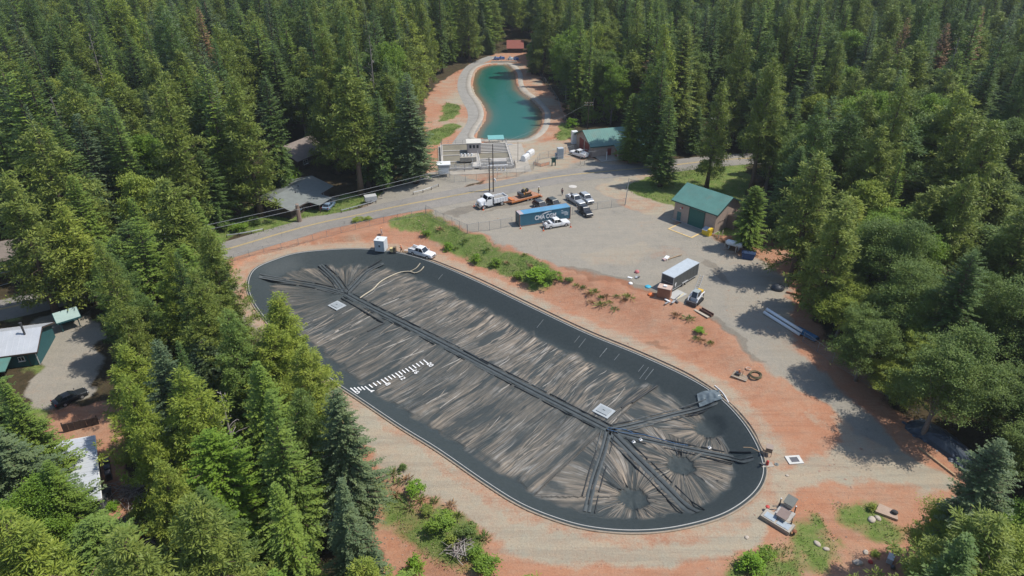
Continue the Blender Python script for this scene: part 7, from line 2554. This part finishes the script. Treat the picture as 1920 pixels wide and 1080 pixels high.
# ------------------------------------------------------------------ shrubs, weeds and grass
SH = [(1012, 528, 2.4, 2.6, 'vivid green', 'large bright green bush at the lower end of the grassy bank'), (1040, 524, 1.6, 1.5, 'fresh green', 'bright bush nestled against the largest bank bush'),
      (1066, 528, .9, .8, 'deep green', 'small dark shrub on red dirt beyond the bank bushes'), (840, 467, 1.5, 1.2, 'vivid green', 'green shrub on the bank nearest the white pickup'),
      (891, 494, 2.0, 1.1, 'vivid green', 'upright shrub in the middle of the grassy bank'), (930, 496, 1.3, 1.4, 'fresh green', 'low rounded shrub on the middle bank'), (800, 440, 1.0, 1.2, 'fresh green', 'weedy clump at the upper bank path'),
      (975, 522, 1.2, 1.2, 'fresh green', 'shrub at the bank foot short of the largest bush'), (778, 922, 1.6, 1.2, 'vivid green', 'lone bright shrub at the edge of the pale track'), (828, 992, 2.0, 1.7, 'fresh green', 'wide shrub in the middle of the weedy bank'),
      (875, 1008, 1.9, 1.3, 'deep green', 'darker shrub at the track side of the weedy bank'), (892, 1045, 1.4, 1.2, 'fresh green', 'yellowish shrub beside the pale dry branches'), (850, 1020, 1.3, 1.1, 'yellow-green', 'yellow-green weeds in front of the wide shrub'),
      (778, 1072, 2.4, 1.2, 'vivid green', 'upright green shrub at the bottom of the red path'), (915, 1075, 1.8, 1.6, 'fresh green', 'green shrub cut by the bottom edge below the track'), (1408, 1068, 2.0, 1.8, 'vivid green', 'bright leafy shrub at the bottom below the outlet'),
      (1434, 1045, 1.4, 1.1, 'fresh green', 'dark green weeds behind the bright leafy shrub'), (1313, 622, .6, 1.0, 'vivid green', 'small green tuft alone on the red bank'), (1632, 955, .9, .6, 'yellow-green', 'little shrub at the corner of the concrete slab'),
      (505, 362, 4.2, 3.0, 'vivid green', 'vivid green shrub behind the eave of the grey-roofed house'), (535, 345, 4.6, 2.8, 'vivid green', 'vivid green shrub between the two houses'), (552, 338, 3.6, 2.4, 'fresh green', 'green shrub against the brown-roofed house'),
      (1072, 238, 2.6, 2.2, 'vivid green', 'bright shrub at the pond fence near the white cabinet'), (1112, 232, 4.0, 3.2, 'fresh green', 'tall shrub directly behind the crossarm pole'), (1140, 226, 4.6, 3.4, 'fresh green', 'tall shrub behind the roof of the control building'),
      (672, 414, .8, 1.4, 'yellow-green', 'low roadside weeds above the red dirt'), (690, 412, .7, 1.2, 'yellow-green', 'sparse roadside weeds next to the fence'), (452, 432, 1.8, 2.2, 'fresh green', 'green bush behind the pale guard rail'), (478, 420, 1.6, 1.6, 'deep green', 'dark bush beside the gravel turnout'),
      (525, 398, 1.3, 1.5, 'yellow-green', 'yellow-green bush against the shaded wall of the grey-roofed house'), (65, 520, 2.0, 1.6, 'yellow-green', 'yellow-green bush under the thick roadside cable'), (95, 430, 3.6, 2.2, 'vivid green', 'bright green bush behind the silver car'),
      (1320, 320, 2.6, 2.0, 'fresh green', 'shrub beside the road across the garage lawn'), (215, 955, 1.0, .9, 'vivid green', 'small green bush on red earth by the shed'), (1640, 1040, .5, .6, 'yellow-green', 'thin weeds near the grey box'),
      (756, 880, .8, .7, 'deep green', 'tiny shrub at the crest of the weedy bank'), (800, 960, .9, .9, 'olive green', 'dry olive tuft on the weedy bank'), (1418, 455, 1.2, 1.4, 'yellow-green', 'yellow-green bush by the cedar trunk'), (330, 500, 3.0, 2.2, 'yellow-green', 'yellow-green bush at the hidden bend of the road')]
for i, (px, py, H_, R_, tone, lab) in enumerate(SH):
    p = at(px, py)
    plant('shrub', p.x, p.y, H_ * .9, R_ * .95, tone, lab, None, seed=500 + i)
rg_ = np.random.default_rng(77)
WORDS = ORD + 'seventeenth eighteenth nineteenth twentieth'.split()
WEED = [(1080, 535), (1095, 541), (1105, 550), (1118, 548), (1126, 560), (1138, 556), (1146, 566), (1160, 556), (1168, 565), (1176, 557), (1155, 578), (1110, 565), (1130, 572), (1306, 633), (1318, 636), (1330, 645), (1296, 597), (1265, 590),
        (735, 890), (748, 905), (762, 900), (790, 935), (812, 940), (742, 925), (730, 935), (770, 950), (846, 950), (860, 970), (905, 1010), (1000, 500), (985, 480), (868, 452), (822, 432), (855, 468), (910, 470), (950, 492)]
rank = {p_: k for g_ in (sorted(WEED[:18]), sorted(WEED[18:])) for k, p_ in enumerate(g_)}
for i, (px, py) in enumerate(WEED):
    nth = WORDS[min(rank[(px, py)], 19)]
    p = at(px + rg_.uniform(-3, 3), py + rg_.uniform(-2, 2))
    plant('weed', p.x, p.y, rg_.uniform(.4, .9), rg_.uniform(.45, .8), ('olive green', 'deep green', 'rust brown')[i % 3], f'small dry weed tuft on bare red ground, {nth} from left' if i < 18 else f'small weed tuft at the edge of a grassy bank, {nth} from left',
          'weed tufts on the red bank' if i < 18 else 'weed tufts on the grassy banks', seed=900 + i)

def scatter_grass(n, seed):
    rg = np.random.default_rng(seed)
    out = []
    for P in Z_GRASS + [Z_PONDDIRT[:0]]:
        if len(P) < 3:
            continue
        lo, hi = P.min(0), P.max(0)
        if lo[1] > 215:
            continue
        m = int(n * min(1.0, (hi - lo).prod() / 700))
        xy = lo - 1.5 + rg.random((m, 2)) * (hi - lo + 3)
        d = sdf(xy[:, 0] + (vnoise(xy[:, 0], xy[:, 1], 3, 5) - .5) * 2, xy[:, 1], P)
        keep = (d < 0.6) & (vnoise(xy[:, 0], xy[:, 1], 2.2, 61) + .35 * rg.random(m) > .45) & (d < -rg.random(m) * 1.2 + .6)
        out.append(xy[keep])
    return np.concatenate(out)
xy = scatter_grass(36000, 12)
z = hgt(xy[:, 0], xy[:, 1])
n = len(xy)
B = np.concatenate([xy, z[:, None] - .02], 1)
D = unit(rg_.normal(0, .55, (n, 3)) + [0, 0, 1.0])
Lg = rg_.uniform(.12, .34, n) * (0.6 + .8 * vnoise(xy[:, 0], xy[:, 1], 4, 71))
gq = leaf_quads(B, D, Lg, Lg * rg_.uniform(.12, .22, n), rg_)

def grass_mat():
    t = NT('grass_blades')
    geo = t.n('ShaderNodeNewGeometry').outputs['Position']
    c = t.ramp(t.noise(.5, 5, .7, geo), [(.3, (.10, .165, .03)), (.48, (.155, .23, .05)), (.6, (.22, .25, .08)), (.74, (.32, .28, .14))])
    t.bsdf(c, .7, 0, .2)
    return t.m
o = link(bpy.data.objects.new('grass', np_mesh('grass', gq, np.arange(len(gq)).reshape(-1, 4), [grass_mat()])))
tag(o, 'short rough grass on the banks and lawns', 'grass', kind='stuff')

# loose stones over the bare ground: nobody could count them
rs_ = np.random.default_rng(41)
ptsx, ptsy = rs_.uniform(-45, 62, 26000), rs_.uniform(50, 150, 26000)
jx = np.clip(np.searchsorted(gx, ptsx), 0, len(gx) - 1)
jy = np.clip(np.searchsorted(gy, ptsy), 0, len(gy) - 1)
ok = (sdf(ptsx, ptsy, RIM[::8]) > 1.0) & (a_red[jy, jx] > .5) & (rs_.random(26000) < .04 + .55 * (vnoise(ptsx, ptsy, 7, 44) > .62) * (1 - .8 * a_grv[jy, jx]))
ptsx, ptsy = ptsx[ok], ptsy[ok]
zz_ = hgt(ptsx, ptsy)
octa = np.array([[1, 0, 0], [0, 1, 0], [-1, 0, 0], [0, -1, 0], [0, 0, .7], [0, 0, -.4]])
s_ = rs_.uniform(.03, .10, len(ptsx)) * (1 + 1.6 * (rs_.random(len(ptsx)) < .06))
an_ = rs_.uniform(0, 6.28, len(ptsx))
ca, sa_ = np.cos(an_)[:, None], np.sin(an_)[:, None]
ox = octa[None] * s_[:, None, None] * rs_.uniform(.6, 1.2, (len(ptsx), 6, 1))
Vs = np.stack([ox[..., 0] * ca - ox[..., 1] * sa_ + ptsx[:, None], ox[..., 0] * sa_ + ox[..., 1] * ca + ptsy[:, None], ox[..., 2] + zz_[:, None] + .02], -1).reshape(-1, 3)
tri = np.array([[0, 1, 4], [1, 2, 4], [2, 3, 4], [3, 0, 4]])
Fs = (tri[None] + (np.arange(len(ptsx)) * 6)[:, None, None]).reshape(-1, 3)
o = link(bpy.data.objects.new('gravel', np_mesh('gravel', Vs, Fs, [mat('loose_stone', (.30, .20, .145), .95, var=.4, scale=.7)])))
tag(o, 'loose stones and clods scattered over the bare dirt', 'gravel', kind='stuff')

# bare grey snags standing in the forest
snag = [c for c in bpy.data.objects if c.get('label') == 'pale dead trunk standing among green conifers above the road'][0]
for i, (px, py, H_) in enumerate(((690, 66, 29), (165, 62, 28), (1545, 40, 31), (1800, 70, 29), (95, 180, 26))):
    p = top_xy(px, py, H_)
    c = copy_tree(snag)
    c.location = (p[0], p[1], gz(p[0], p[1]))
    c.rotation_euler = (0, 0, i * 1.3)
    s = H_ / 17
    c.scale = (s * .8, s * .8, s)
    for ch in c.children:
        ch.material_slots[0].link = 'OBJECT'
        ch.material_slots[0].material = M_BARKG
    c['label'] = ('bare grey dead tree nearest the pond in the forest to its left', 'bare grey dead tree high in the corner of the left forest', 'bare grey dead tree above the oak domes of the right forest', 'bare grey dead tree nearest the right picture edge', 'bare grey dead tree lowest among the dead trees of the left forest')[i]
    c['group'] = 'dead trees in the distant forest'

# ------------------------------------------------------------------ thin air between the camera and the far forest
hz = MB().bx(-2700, 2700, -400, 3300, -8, 190)
haze = hz.build('haze', mat('unused', (1, 1, 1)))
tag(haze, 'thin bright haze over the whole valley', 'haze', kind='stuff')
hm = bpy.data.materials.new('haze_air')
hm.use_nodes = True
hm.node_tree.nodes.clear()
pv_ = hm.node_tree.nodes.new('ShaderNodeVolumePrincipled')
pv_.inputs['Density'].default_value = 0.00013
pv_.inputs['Color'].default_value = (0.92, 0.96, 1.0, 1)
pv_.inputs['Anisotropy'].default_value = 0.2
ho = hm.node_tree.nodes.new('ShaderNodeOutputMaterial')
hm.node_tree.links.new(pv_.outputs[0], ho.inputs['Volume'])
haze.data.materials[0] = hm
def tally():
    n = sum(len(m.polygons) * 2 for m in bpy.data.meshes)
    print('TRIS', n, [(k, [len(v[0].polygons) for v in vs]) for k, vs in PROTO.items()])
tally()
